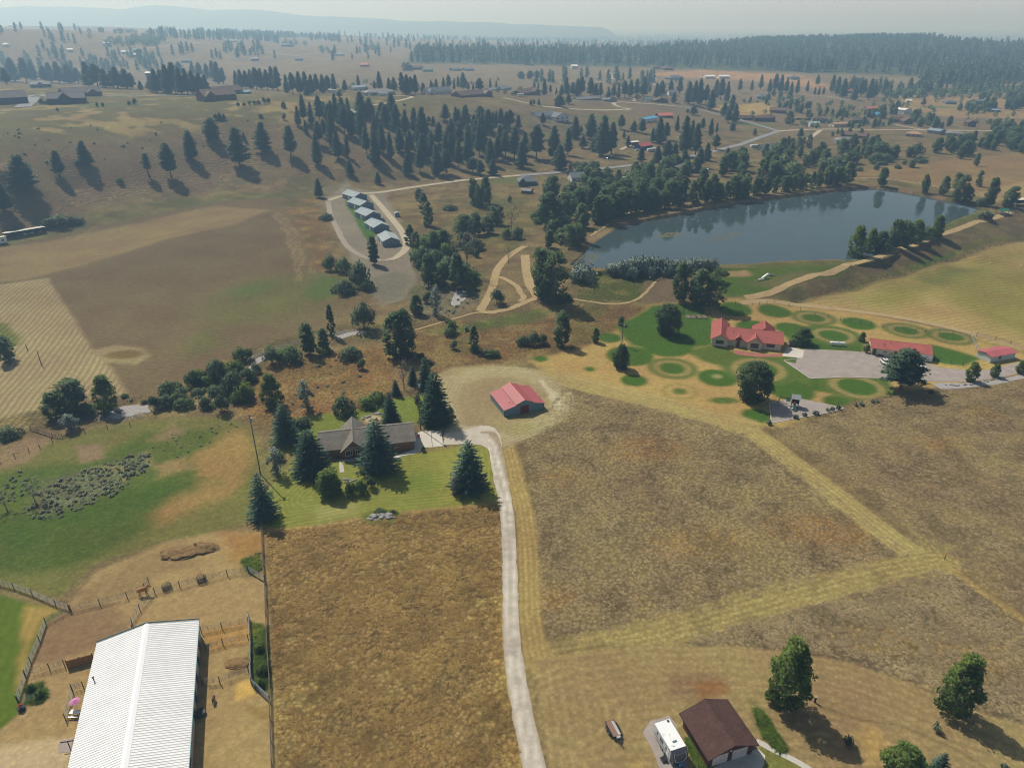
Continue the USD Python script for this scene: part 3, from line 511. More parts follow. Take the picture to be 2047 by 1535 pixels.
def gravel(name, c0, c1, scale=1.2, fine=14.0, spec=0.1):
    c0, c1 = np.array(c0), np.array(c1)
    return usdkit.material(stage, '/World/Looks/' + name, {
        'g': ('geometry', {}), 'n': ('noise_texture', {'scale': scale * 0.3, 'detail': 6.0, 'roughness': 0.7}), 'f': ('noise_texture', {'scale': fine, 'detail': 2.0}),
        'r': ('rgb_ramp', {'ramp': [(0.28, tuple(c0)), (0.5, tuple((c0 + c1) / 2)), (0.72, tuple(c1))]}), 'fr': ('map_range', {'from_min': 0.3, 'from_max': 0.7, 'to_min': 0.85, 'to_max': 1.15}),
        'h': ('hsv', {}), 'b': ('bump', {'strength': 0.5, 'distance': 0.03}), 'p': ('principled_bsdf', {'roughness': 0.95, 'specular_ior_level': spec})},
        [('g.position', 'n.vector'), ('g.position', 'f.vector'), ('n.fac', 'r.fac'), ('f.fac', 'fr.value'), ('r.color', 'h.color'), ('fr.result', 'h.value'), ('h.color', 'p.base_color'), ('f.fac', 'b.height'), ('b.normal', 'p.normal')], surface='p.BSDF')
M_ROAD = gravel('pale_gravel', lin(170, 160, 144), lin(196, 188, 172)); M_YARD = gravel('grey_gravel', lin(142, 132, 126), lin(168, 158, 150)); M_LANE = gravel('lane_gravel', lin(158, 146, 124), lin(184, 172, 148))
M_YARD2 = gravel('rough_gravel', lin(136, 126, 110), lin(162, 150, 134)); M_ASPH = gravel('worn_asphalt', lin(120, 120, 122), lin(146, 146, 146)); M_TRACK = gravel('sandy_track', lin(150, 130, 92), lin(174, 152, 112)); M_CONC = gravel('concrete', lin(186, 180, 168), lin(206, 200, 188), 0.8, 6.0)
M_PATH = gravel('path_concrete', lin(176, 172, 162), lin(192, 188, 178), 0.8, 6.0); M_DRY = gravel('creek_stones', lin(138, 134, 132), lin(172, 168, 164), 3.0, 5.0)
def road(name, px, width, mat, label, lift=0.10, step=1.6, rag=0.25, cat='road', end=None, near=False):
    return solid(name, sheet(band(px, width, end), step, 0.03 if near else lift, rag, None, len(px)), mat, label, cat, kind='structure')
def slab(name, px, mat, label, cat, lift=0.02, step=1.5, rag=0.0):
    return solid(name, sheet(site(px), step, lift, rag), mat, label, cat, kind='structure')
# pond
M_WATER = usdkit.material(stage, '/World/Looks/pond_water', {
    'g': ('geometry', {}), 'n': ('noise_texture', {'scale': 1.3, 'detail': 2.0}), 'w': ('noise_texture', {'scale': 0.02, 'detail': 2.0}), 'wr': ('map_range', {'from_min': 0.4, 'from_max': 0.62, 'to_min': 0.004, 'to_max': 0.03}),
    'r': ('map_range', {'from_min': 0.4, 'from_max': 0.65, 'to_min': 0.03, 'to_max': 0.16}),
    'b': ('bump', {'distance': 0.02}), 'p': ('principled_bsdf', {'base_color': (0.040, 0.062, 0.066), 'ior': 1.33, 'specular_ior_level': 0.5})},
    [('g.position', 'n.vector'), ('g.position', 'w.vector'), ('w.fac', 'wr.value'), ('w.fac', 'r.value'), ('wr.result', 'b.strength'), ('n.fac', 'b.height'), ('b.normal', 'p.normal'), ('r.result', 'p.roughness')], surface='p.BSDF')
solid('pond_water', sheet(POND, 6.0, 0.0, 0.0, POND_Z), M_WATER, 'calm blue grey pond with tree reflections', 'pond', kind='structure')
M_WEED = gravel('pond_weed', lin(96, 92, 66), lin(122, 116, 86), 2.0, 4.0)
for k, (pts, lab) in enumerate([([(1392, 480), (1420, 474), (1440, 466), (1470, 462), (1490, 466), (1470, 474), (1440, 482), (1410, 486)], 'tan floating weed mat in the middle of the pond'), ([(1310, 470), (1345, 464), (1370, 468), (1350, 474), (1320, 475)], 'small brown weed patch near the pond trees'),
                                 ([(1130, 532), (1160, 512), (1185, 505), (1200, 515), (1180, 530), (1150, 537)], 'olive weed bed at the west tip of the pond')]):
    P = level(np.array([p[0] for p in pts]), np.array([p[1] for p in pts]), POND_Z); rg = np.random.RandomState(40 + k); mb = MB()
    poly = Polygon(P[:, :2]); x0, y0, x1, y1 = poly.bounds
    for q in range(420):
        x, y = rg.uniform(x0, x1), rg.uniform(y0, y1)
        if not contains_xy(poly, x, y): continue
        n = 7; th = np.sort(rg.uniform(0, 6.28, n)); rr = rg.uniform(0.12, 0.55, n); mb.add(np.vstack([[(x, y, POND_Z + 0.012 + q * 2e-5)], np.c_[x + rr * 1.6 * np.cos(th), y + rr * np.sin(th), np.full(n, POND_Z + 0.012 + q * 2e-5)]]), [(0, i + 1, (i + 1) % n + 1) for i in range(n)])
    solid('pond_weed', mb.arrays(), M_WEED, lab, 'pond weed', kind='stuff')
# drives and yards near at hand
def chaikin(P, n=2):
    P = np.asarray(P)[:, :2]
    for _ in range(n): Q = np.roll(P, -1, 0); P = np.stack([.75 * P + .25 * Q, .25 * P + .75 * Q], 1).reshape(-1, 2)
    return P
def tinted(name, v, f, label, cat, mid):
    """a gravel drive whose wheel tracks are paler than its crown and shoulders"""
    d, _, _ = seg_dist(v[:, 0], v[:, 1], mid); j = meshkit.fbm(np.c_[v[:, :2] / 1.5, 0 * v[:, 0]], 3, 4) - .5; d = d + j * .5; c = np.tile(lin(176, 166, 150), (len(v), 1)); c = c + (np.array(lin(202, 194, 180)) - c) * np.exp(-((d - .85) / .38) ** 2)[:, None]; c = c + (np.array(lin(150, 134, 104)) - c) * smooth01(d, 1.35, 2.1)[:, None] * .8; c = c * (1 + j[:, None] * .35)
    p = solid(name, (v, f), GROUND_MAT, label, cat, kind='structure'); pv = UsdGeom.PrimvarsAPI(stage.GetPrimAtPath(p)); pv.CreatePrimvar('tint', Sdf.ValueTypeNames.Color3fArray, 'vertex').Set(Vt.Vec3fArray.FromNumpy(c.astype(np.float32))); pv.CreatePrimvar('surf', Sdf.ValueTypeNames.Float3Array, 'vertex').Set(Vt.Vec3fArray.FromNumpy(np.zeros_like(v).astype(np.float32)))
LEFT = [(955, 862), (968, 872), (976, 890), (985, 950), (1000, 1015), (1004, 1100), (1005, 1180), (1004, 1250), (1007, 1310), (1018, 1400), (1032, 1470), (1045, 1535), (1065, 1640)]
RIGHT = [(1120, 1640), (1092, 1535), (1075, 1470), (1060, 1400), (1046, 1320), (1039, 1270), (1036, 1200), (1033, 1120), (1030, 1050), (1026, 1010), (1012, 940), (1002, 885), (992, 862)]
_dv, _df = sheet(chaikin(site(LEFT + RIGHT)), 0.8, 0.03, 0.16)
tinted('gravel_driveway', _dv, _df, 'long pale gravel driveway running from the frame bottom to the grey house', 'driveway', site([(966, 872), (982, 892), (993, 940), (1006, 985), (1014, 1015), (1018, 1100), (1021, 1200), (1026, 1310), (1040, 1400), (1053, 1470), (1068, 1535), (1092, 1640)]))
slab('gravel_apron', [(886, 866), (930, 861), (960, 850), (985, 853), (1000, 870), (1004, 890), (1000, 912), (984, 912), (976, 897), (960, 889), (930, 887), (887, 890)], M_ROAD, 'pale gravel apron joining the concrete pad and the driveway', 'driveway', 0.022, 1.0, 0.35)
for k, px in enumerate([[(842, 862), (861, 861.5), (864, 894), (845, 895)], [(862, 861.4), (882, 860.5), (886, 891.5), (865, 894)]]):
    slab('concrete_pad', px, M_CONC, ['left concrete pad touching the grey roofed house garage', 'right concrete pad next to the gravel apron'][k], 'driveway', 0.035)
slab('concrete_apron', [(826, 870), (842, 862), (845, 897), (838, 905), (800, 912), (798, 908), (828, 898)], M_CONC, 'shaded concrete apron along the end wall of the grey roofed house', 'driveway', 0.028)
road('footpath', [(684, 944), (682, 930), (680, 921), (740, 917), (800, 912)], 1.1, M_PATH, 'narrow concrete footpath to the front door of the grey roofed house', near=True, step=0.5, rag=0, cat='footpath')
slab('gravel_yard', [(1590, 727), (1597, 702), (1612, 697), (1700, 702), (1760, 706), (1830, 718), (1880, 735), (1960, 742), (2020, 728), (2100, 715), (2100, 728), (2040, 745), (1990, 757), (1930, 763), (1860, 762), (1765, 756), (1690, 754), (1620, 757), (1567, 721)], M_YARD, 'grey gravel yard and lane between the two red roofed buildings', 'yard', 0.03, 1.5, 0.12)
slab('concrete_drive', [(1563, 712), (1575, 693), (1608, 700), (1604, 716)], M_CONC, 'concrete drive at the garage end of the red roofed ranch house', 'driveway', 0.045)
slab('concrete_drive', [(1774, 722), (1777, 716), (1850, 727), (1852, 741), (1790, 737)], M_CONC, 'concrete strip before the doors of the long red roofed garage', 'driveway', 0.045)
slab('paved_walk', [(1470, 700), (1466, 706), (1480, 710), (1520, 714), (1576, 712), (1576, 708), (1530, 708), (1490, 703)], gravel('brick_paving', lin(140, 90, 80), lin(170, 112, 98), 2, 6), 'red brick walk along the front of the red roofed ranch house', 'footpath', 0.03)
slab('gravel_playground', [(1538, 806), (1592, 795), (1690, 815), (1672, 822), (1542, 846)], M_YARD, 'grey gravel playground patch on the lawn', 'playground', 0.03, 1.2)
slab('trailer_pad', [(1286, 1462), (1300, 1440), (1338, 1428), (1352, 1444), (1360, 1470), (1395, 1600), (1345, 1600)], M_YARD, 'grey gravel pad under the white travel trailer', 'parking pad', 0.03, 0.8, 0.25)
slab('garage_apron', [(1400, 1545), (1515, 1495), (1530, 1510), (1526, 1530), (1480, 1600), (1420, 1600)], M_CONC, 'concrete apron before the doors of the brown garage', 'driveway', 0.03)
road('footpath', [(1512, 1480), (1545, 1498), (1590, 1520), (1640, 1550)], 1.0, M_PATH, 'narrow concrete footpath running away from the brown garage', near=True, step=0.5, rag=0, cat='footpath')
slab('concrete_pad', [(119, 1480), (146, 1476), (140, 1502), (117, 1505)], M_YARD, 'small grey concrete pad beside the white barn wall', 'pad', 0.03)
slab('rock_border', [(1860, 765), (1930, 766), (1990, 760), (2045, 748), (2100, 738), (2100, 746), (2040, 758), (1990, 768), (1930, 776), (1880, 778)], M_DRY, 'grey rock border along the gravel lane of the red roofed garage', 'border', 0.035, 1.0, 0.3)
slab('rock_bed', [(733, 1036), (748, 1029), (770, 1026), (790, 1030), (780, 1036), (752, 1040)], M_DRY, 'pale rock bed at the edge of the lawn and the ochre field', 'rock bed', 0.05, 0.5, 0.3)
# tracks by the pond
for px, w, lab, e in [([(960, 622), (972, 600), (985, 580), (988, 560), (990, 545), (1000, 528), (1025, 505), (1050, 492)], 3.6, 'sandy track climbing beside the dead stump', None), ([(958, 623), (985, 625), (1020, 617), (1060, 600), (1085, 592)], 3.0, 'sandy track along the foot of the track loop', None),
                      ([(992, 553), (1020, 560), (1040, 578), (1048, 595), (1040, 603)], 2.4, 'narrow sandy track cutting inside the loop', None), ([(1050, 510), (1050, 530), (1056, 560), (1062, 580), (1072, 592), (1085, 590)], 4.0, 'sandy two rut track passing the big cottonwood', None),
                      ([(830, 660), (880, 645), (940, 628), (960, 624)], 1.2, 'faint footpath leading to the sandy track loop', None), ([(1120, 595), (1180, 604), (1230, 611), (1266, 616), (1290, 603), (1303, 587), (1290, 570), (1303, 558), (1340, 550)], 1.3, 'thin sandy footpath past the marsh to the pond', None)]:
    road('sandy_track', px, w, M_TRACK, lab, 0.10, 0.8, 0.2, 'track', e)
road('dam_road', [(1490, 596), (1530, 590), (1560, 578), (1640, 549), (1700, 529), (1800, 497), (1880, 469), (1960, 443), (2010, 427), (2030, 421)], 3.6, M_TRACK, 'sandy road along the top of the pond dam', 0.14, 1.2, 0.25)
road('farm_track', [(1480, 606), (1560, 600), (1610, 612), (1700, 620), (1800, 634), (1900, 655), (2000, 682), (2100, 712)], 3.4, M_TRACK, 'sandy track between the stubble field and the lawn fence', 0.06, 1.2, 0.3)
road('pond_path', [(1175, 474), (1250, 427), (1340, 408), (1430, 394), (1540, 380), (1640, 365), (1745, 354), (1860, 370), (1955, 392)], 2.2, M_TRACK, 'sandy path behind the trees on the far pond bank', 0.12, 1.5, 0.2, 'path')
road('gravel_lane', [(655, 402), (672, 394), (700, 388), (760, 386), (790, 380), (850, 371), (920, 361), (1000, 354), (1040, 351)], 4.2, M_LANE, 'gravel lane from the paved road to the row of grey sheds', 0.12, 1.2, 0.2)
road('gravel_lane', [(742, 390), (760, 410), (785, 440), (805, 465), (815, 490), (805, 510), (780, 520)], 3.8, M_LANE, 'gravel lane along the doors of the grey sheds', 0.14, 1.2, 0.2)
road('gravel_lane', [(656, 404), (660, 430), (675, 460), (690, 490), (715, 510), (745, 522), (780, 520)], 3.0, M_YARD2, 'gravel lane looping behind the row of grey sheds', 0.13, 1.2, 0.3)
# roads of the village and the bench
for px, w, lab, mt in [([(1040, 351), (1090, 348), (1150, 342), (1215, 337), (1290, 328), (1350, 320), (1420, 305), (1480, 290), (1520, 275), (1556, 263)], 6.5, 'grey paved road passing the dark blue house and the trees', M_ASPH), ([(1556, 263), (1540, 258), (1500, 246), (1470, 238), (1430, 228), (1390, 218), (1350, 213)], 6, 'paved road curving uphill through the village', M_ASPH),
                       ([(1556, 263), (1600, 260), (1660, 259), (1760, 260), (1850, 261), (1960, 262), (2100, 264)], 6, 'pale village road running to the right frame edge', M_LANE), ([(1640, 261), (1625, 272), (1615, 280)], 5, 'short gravel drive dropping from the village road', M_LANE), ([(1850, 261), (1800, 252), (1775, 247)], 4, 'pale gravel drive between the village houses', M_LANE),
                       ([(1350, 213), (1300, 208), (1270, 207), (1235, 204), (1224, 208), (1240, 216), (1266, 219), (1220, 221), (1150, 219), (1085, 214), (1040, 204), (1005, 196)], 5.0, 'pale gravel road bending below the bench houses', M_LANE), ([(1266, 203), (1275, 196), (1262, 199)], 4, 'short gravel spur beside the round brown tree', M_LANE),
                       ([(30, 200), (75, 190), (110, 196), (150, 193), (220, 192), (300, 193), (350, 192), (400, 194)], 6.5, 'grey plateau road linking the dark lodges', M_ASPH), ([(45, 215), (66, 196), (80, 195)], 12, 'paved yard beside the long dark garage', M_ASPH), ([(745, 211), (775, 207), (815, 198), (830, 194), (790, 192), (740, 191)], 4.0, 'gravel lane curving on top of the bench', M_LANE),
                       ([(1212, 142), (1222, 150), (1226, 157), (1210, 163), (1190, 165)], 4, 'winding gravel drive in the far tan field', M_LANE), ([(1300, 152), (1312, 159), (1302, 167), (1310, 172)], 4.5, 'second winding gravel drive in the far tan field', M_LANE), ([(520, 102), (590, 112), (660, 119), (680, 121)], 5, 'pale lane crossing the far tan hillside', M_LANE),
                       ([(290, 98), (360, 91), (400, 86), (440, 91), (470, 96), (520, 102)], 5, 'pale lane climbing over the far hill', M_LANE), ([(590, 112), (640, 105), (670, 101)], 4, 'short pale lane branching on the far hillside', M_LANE), ([(1780, 194), (1850, 192), (1920, 190), (2060, 187)], 5, 'pale lane across the far right field', M_LANE), ([(1590, 190), (1650, 193), (1700, 201)], 5, 'pale lane behind the village trees', M_LANE),
                       ([(1880, 218), (1800, 217), (1820, 217)], 3.5, 'faint track in the right tan field', M_LANE), ([(1240, 300), (1255, 294), (1262, 288)], 4, 'gravel drive up to the red roofed cabin', M_LANE)]:
    road('village_road' if mt is M_ASPH else 'gravel_road', px, w, mt, lab, 0.25, max(1.5, w / 2.2), 0.1)
strips_creek = slab('creek_bed', [(205, 826), (250, 812), (292, 810), (300, 822), (262, 832), (225, 836)], M_DRY, 'pale dry stones in the creek bed left of the thicket', 'creek bed', 0.04, 0.8, 0.8)
slab('creek_bed', [(672, 672), (700, 664), (730, 660), (735, 666), (705, 670), (676, 680)], M_DRY, 'pale dry stones in the creek bed below the tall thin cottonwood', 'creek bed', 0.04, 0.8, 0.4)
slab('creek_bed', [(498, 735), (512, 718), (535, 703), (542, 708), (520, 724), (506, 742)], M_DRY, 'pale dry stones in the creek bed beside round bushes', 'creek bed', 0.04, 0.8, 0.5)
slab('creek_bed', [(900, 610), (915, 570), (930, 560), (935, 585), (930, 600), (910, 615)], M_DRY, 'pale dry stones in the creek bed under the bare tree', 'creek bed', 0.08, 0.8, 0.6)
# edging kerbs round the gravel yard and the playground
M_KERB = plain('pale_edging', lin(196, 190, 178))
def kerb(px, name, label, w=0.22, h=0.13):
    P = site(px); mb = MB()
    for a, b in zip(P[:-1], P[1:]):
        d = (b - a)[:2]; L = np.hypot(*d); d /= L; n = np.array([-d[1], d[0]]) * w / 2
        q = [(*(a[:2] - n), a[2] + h), (*(b[:2] - n), b[2] + h), (*(b[:2] + n), b[2] + h), (*(a[:2] + n), a[2] + h)]; mb.slab(q, h + 0.05)
    solid(name, mb.arrays(), M_KERB, label, 'kerb')
kerb([(1601, 716), (1567, 721), (1620, 757), (1690, 754), (1765, 756.5), (1800, 757)], 'timber_edging', 'pale edging round the gravel yard of the red roofed houses')
kerb([(1592, 795), (1538, 806), (1542, 846), (1672, 822)], 'timber_edging', 'pale edging round the playground gravel')
# ---------------------------------------------------------------- trees and bushes: a few forms of each kind, placed one by one
def cards(mb, c, s, rg, up=0.0, aspect=0.75):
    """leaf-sized triangles, turned every way"""
    n = len(c); a = rg.normal(size=(n, 3)); a[:, 2] *= 1 - up; a /= np.linalg.norm(a, axis=1, keepdims=True)
    b = np.cross(a, rg.normal(size=(n, 3))); b /= np.linalg.norm(b, axis=1, keepdims=True); s = np.broadcast_to(s, (n,))[:, None]
    v = np.stack([c - a * s * 0.5 - b * s * 0.35 * aspect, c + a * s * 0.5 - b * s * 0.35 * aspect, c + b * s * 0.65 * aspect], 1).reshape(-1, 3)
    mb.add(v, np.arange(3 * n).reshape(-1, 3))
def needles(mb, p, d, s, w, rg):
    """pointed sprays along the directions d"""
    n = len(p); d = d / np.linalg.norm(d, axis=1, keepdims=True); q = np.cross(d, rg.normal(size=(n, 3))); q /= np.linalg.norm(q, axis=1, keepdims=True)
    s = np.broadcast_to(s, (n,))[:, None]; w = np.broadcast_to(w, (n,))[:, None]
    v = np.stack([p - q * w / 2, p + q * w / 2, p + d * s], 1).reshape(-1, 3); mb.add(v, np.arange(3 * n).reshape(-1, 3))
def leafage(par, name, mb, mat, kind='ball', seed=0, H=1.0):
    """leaves as a part; shading follows the crown's outer form rather than each single leaf"""
    v, f = mb.arrays(); c = v[f].mean(1); rg = np.random.RandomState(seed + 5)
    if kind == 'up': n = np.tile([0, 0, 1.0], (len(f), 1)) + rg.normal(size=c.shape) * .22
    else:
        mid = (v.max(0) + v.min(0)) / 2; ext = (v.max(0) - v.min(0)) / 2 + 1e-6
        if kind == 'cone': q = c.copy(); q[:, 2] = 0; n = q / (np.linalg.norm(q, axis=1, keepdims=True) + .15) + np.array([0, 0, .75]) + rg.normal(size=c.shape) * .38
        else: n = (c - mid) / ext; n = n / (np.linalg.norm(n, axis=1, keepdims=True) + .1) + np.array([0, 0, .45]) + rg.normal(size=c.shape) * .36
    n /= np.linalg.norm(n, axis=1, keepdims=True); g = np.cross(v[f[:, 1]] - v[f[:, 0]], v[f[:, 2]] - v[f[:, 0]]); k = (g * n).sum(1) < 0; f[k] = f[k][:, ::-1]
    p = numbered(par + '/' + name); m = usdkit.mesh(stage, p, (v[f].reshape(-1, 3), np.arange(3 * len(f)).reshape(-1, 3)), mat)
    m.CreateNormalsAttr(Vt.Vec3fArray.FromNumpy(np.repeat(n, 3, 0).astype(np.float32))); m.SetNormalsInterpolation('vertex'); return p
M_BARK = plain('brown_bark', lin(96, 76, 60), 0.95, 0.05, vary=0.3); M_BARKP = plain('orange_bark', lin(122, 86, 62), 0.95, 0.05, vary=0.3); M_BARKG = plain('grey_bark', lin(138, 128, 114), 0.95, 0.05, vary=0.25)
F_PINE = foliage('pine_needles', (0.036, 0.068, 0.045), (0.064, 0.110, 0.064), (0.112, 0.163, 0.086), 0.30)
F_SPRUCE = foliage('blue_spruce_needles', (0.040, 0.085, 0.062), (0.082, 0.150, 0.112), (0.180, 0.270, 0.215), 0.30)
F_GREENSPR = foliage('green_spruce_needles', (0.031, 0.068, 0.050), (0.055, 0.110, 0.076), (0.105, 0.181, 0.126), 0.30)
F_ROUND = foliage('mugo_needles', (0.041, 0.071, 0.034), (0.068, 0.112, 0.045), (0.125, 0.181, 0.071), 0.30)
F_LEAF = foliage('cottonwood_leaves', (0.048, 0.092, 0.036), (0.085, 0.144, 0.056), (0.170, 0.250, 0.098), 0.36)
F_LIGHT = foliage('bright_leaves', (0.055, 0.109, 0.021), (0.099, 0.170, 0.034), (0.177, 0.261, 0.065), 0.36)
F_WILLOW = foliage('willow_leaves', (0.055, 0.090, 0.044), (0.100, 0.148, 0.074), (0.204, 0.259, 0.144), 0.36)
F_SAGE = foliage('sage_leaves', (0.098, 0.126, 0.072), (0.160, 0.192, 0.118), (0.245, 0.275, 0.185), 0.12)
F_SILVER = foliage('silver_leaves', (0.104, 0.140, 0.119), (0.178, 0.221, 0.185), (0.310, 0.355, 0.302), 0.15)
F_DRYLEAF = foliage('dry_leaves', (0.109, 0.090, 0.070), (0.160, 0.133, 0.102), (0.217, 0.186, 0.142), 0.15)
F_RUST = foliage('rust_leaves', (0.087, 0.058, 0.035), (0.123, 0.080, 0.046), (0.167, 0.116, 0.065), 0.2)
def trunk(H, r, lean=0.02, seed=0, top=0.92, n=7):
    rg = np.random.RandomState(seed); mb = MB(); k = 6; pts = [np.array([lean * H * (t / k) ** 2 + rg.uniform(-.03, .03) * r * 4 * (t > 0), rg.uniform(-.03, .03) * r * 4 * (t > 0), H * top * t / k]) for t in range(k + 1)]
    for i in range(k): mb.tube(pts[i], pts[i + 1], r * (1 - 0.9 * i / k) * (1.25 if i == 0 else 1), r * (1 - 0.9 * (i + 1) / k), n)
    return mb, pts
def make_pine(seed, H=20.0, R=3.3, low=0.18, shape=1.0, dens=1.0, mat=None, bark=None):
    rg = np.random.RandomState(seed); t, pts = trunk(H, 0.32, rg.uniform(-.02, .02), seed); cr = MB()
    nb = int(74 * dens); lobes = rg.uniform(0.75, 1.2, 7); P, S = [], []
    for i in range(nb):
        f = low + (1 - low) * ((i + rg.uniform(0, 1)) / nb) ** 1.05; az = i * 2.4 + rg.uniform(-.5, .5)
        prof = min(1, (f - low) / 0.16 + 0.45) * (1 - ((f - low) / (1 - low)) ** (1.5 * shape)) * 1.0 + 0.06
        L = R * prof * lobes[int(az / 6.283 * 7) % 7] * rg.uniform(0.7, 1.15); z = f * H; a = np.array([math.cos(az), math.sin(az), 0])
        tip = np.array([0, 0, z]) + a * L + np.array([0, 0, L * rg.uniform(-0.15, 0.30)]); base = np.array([pts[-1][0] * f ** 2, 0, z - 0.25 * L * 0.4])
        if L > 0.8: t.tube(base, base + (tip - base) * 0.7, 0.06, 0.02, 3)
        m = int(3 + 3.2 * L)
        for q in range(m):
            w = rg.uniform(0.35, 1.0); c = base + (tip - base) * w; k = 8
            P.append(c + rg.normal(size=(k, 3)) * np.array([0.38, 0.38, 0.24])); S.append(np.full(k, rg.uniform(0.55, 0.95)))
    P.append(np.c_[rg.normal(size=(20, 2)) * 0.18, H * rg.uniform(0.93, 1.0, 20)]); S.append(np.full(20, 0.6))
    P, S = np.vstack(P), np.concatenate(S); d = rg.normal(size=P.shape) + np.array([0, 0, 0.5]); d[:, :2] += P[:, :2] * 0.25
    needles(cr, P, d, S, S * 0.62, rg)
    f = form('pine'); part(f, 'trunk', t, bark or M_BARKP); leafage(f, 'crown', cr, mat or F_PINE, 'cone', seed); return f
def make_spruce(seed, H=17.0, R=4.6, mat=None, levels=30, low=0.03, dens=1.0, flat=0.85):
    rg = np.random.RandomState(seed); t, pts = trunk(H, 0.34, 0.0, seed, 0.97); cr = MB()
    P, D, S = [], [], []
    for l in range(levels):
        f = low + (1 - low) * (l + rg.uniform(-.25, .25)) / levels; f = max(f, low * 0.6); z = H * f; n = max(5, int(13 * (1 - f * 0.72) * dens)); off = rg.uniform(0, 6.28)
        for k in range(n):
            az = off + k * 6.283 / n + rg.uniform(-.18, .18); L = R * (1 - f) ** flat * rg.uniform(0.74, 1.12) * min(1, 0.75 + f * 4) + 0.12; a = np.array([math.cos(az), math.sin(az), 0]); side = np.array([-a[1], a[0], 0])
            drop = -0.34 * L * rg.uniform(0.6, 1.2); m = max(3, int(L * 4.2)); u = (np.arange(m) + rg.uniform(0, 1, m)) / m * 0.9 + 0.12
            c = np.array([0, 0, z]) + a * (L * u)[:, None] + np.array([0, 0, 1]) * (drop * u ** 1.3 + 0.16 * L * u ** 3)[:, None]
            sg = np.where(np.arange(m) % 2 == 0, 1, -1) * 1.0
            P.append(c); D.append(a * 0.9 + side * sg[:, None] * rg.uniform(0.3, 1.0, (m, 1)) + np.array([0, 0, -0.18]) + rg.normal(size=(m, 3)) * 0.2); S.append((0.55 + 0.20 * L * (1 - u)) * rg.uniform(0.8, 1.2, m))
            P.append(c); D.append(a * 0.8 - side * sg[:, None] * rg.uniform(0.1, 0.8, (m, 1)) + np.array([0, 0, 0.22]) + rg.normal(size=(m, 3)) * 0.25); S.append((0.5 + 0.14 * L * (1 - u)) * rg.uniform(0.8, 1.2, m))
            P.append(c[-1:]); D.append((a + np.array([0, 0, 0.12]))[None]); S.append(np.array([0.7]))
    P, D, S = np.vstack(P), np.vstack(D), np.concatenate(S); needles(cr, P, D, S, S * 0.55, rg)
    f = form('spruce'); part(f, 'trunk', t, M_BARK); leafage(f, 'crown', cr, mat or F_SPRUCE, 'cone', seed); return f
def make_leafy(seed, H=14.0, R=4.2, base=0.12, clumps=62, per=46, size=0.62, mat=None, bark=None, gaps=0.25, top=0.75, stems=1, name='leafy', fat=1.0):
    """cottonwood kind: clumps of leaves held on limbs, with gaps between the clumps"""
    rg = np.random.RandomState(seed); t = MB(); cr = MB(); C_, S_ = [], []
    for st in range(stems):
        ox = np.array([rg.uniform(-.3, .3) * R * (stems > 1), rg.uniform(-.3, .3) * R * (stems > 1), 0]); tp = ox * 1.8 + np.array([rg.uniform(-.08, .08) * R, rg.uniform(-.08, .08) * R, H * 0.82])
        t.tube(ox, ox + (tp - ox) * 0.5, 0.26 * H / 14, 0.17 * H / 14, 7); t.tube(ox + (tp - ox) * 0.5, tp, 0.17 * H / 14, 0.05, 6)
        lob = rg.uniform(0.62, 1.15, (5, 6)); n = clumps // stems
        for i in range(n):
            f = base + (1 - base) * rg.uniform(0, 1) ** 0.9; az = rg.uniform(0, 6.283); h = (f - base) / (1 - base)
            prof = math.sin(math.pi * min(1, h * 0.86 + 0.10)) ** 0.62 * (1 - top * 0.55 * h) * fat; Rf = R / math.sqrt(stems) * prof * lob[int(h * 4.99), int(az / 6.2832 * 6) % 6]
            rr = Rf * rg.uniform(0.45, 1.0) ** 0.6; c = ox + (tp - ox) * f + np.array([math.cos(az) * rr, math.sin(az) * rr, 0]); c[2] = H * f * (0.97 if f > 0.9 else 1)
            if i % 4 == 0: t.tube(ox + (tp - ox) * max(0.05, f * 0.75), c, 0.07, 0.025, 3)
            if rg.uniform() < gaps * 0.5: continue
            cl = R * rg.uniform(0.14, 0.30); k = int(per * rg.uniform(0.6, 1.2)); v = rg.normal(size=(k, 3)); v /= np.linalg.norm(v, axis=1, keepdims=True); v *= cl * rg.uniform(0.35, 1.0, (k, 1)) ** 0.5; v[:, 2] *= 0.8
            C_.append(c + v); S_.append(rg.uniform(0.7, 1.25, k) * size)
    c, s = np.vstack(C_), np.concatenate(S_); c[:, 2] = np.maximum(c[:, 2], 0.15); cards(cr, c, s, rg, 0.25)
    f = form(name); part(f, 'trunk', t, bark or M_BARKG); leafage(f, 'crown', cr, mat or F_LEAF, 'ball', seed); return f
def make_bush(seed, R=2.2, H=2.4, clumps=26, per=40, size=0.42, mat=None, name='bush', flat=0.0):
    rg = np.random.RandomState(seed); cr, t = MB(), MB(); C_, S_ = [], []
    for i in range(clumps):
        az, rr = rg.uniform(0, 6.283), R * rg.uniform(0, 1) ** 0.55 * 0.8; hh = H * (1 - (rr / R) ** 2 * 0.75) * rg.uniform(0.35, 0.82); c = np.array([math.cos(az) * rr, math.sin(az) * rr, hh])
        if i % 2 == 0: t.tube((c[0] * .2, c[1] * .2, 0), c, 0.04, 0.015, 3)
        k = int(per * rg.uniform(0.7, 1.2)); v = rg.normal(size=(k, 3)); v /= np.linalg.norm(v, axis=1, keepdims=True); v *= (min(R, H) * rg.uniform(0.22, 0.40)) * rg.uniform(0.4, 1, (k, 1)) ** 0.5; C_.append(c + v); S_.append(rg.uniform(0.7, 1.25, k) * size)
    c, s = np.vstack(C_), np.concatenate(S_); c[:, 2] = np.maximum(c[:, 2], 0.05); cards(cr, c, s, rg, 0.1)
    f = form(name); part(f, 'stem', t, M_BARK); leafage(f, 'crown', cr, mat or F_WILLOW, 'up' if mat is F_SAGE else 'ball', seed); return f
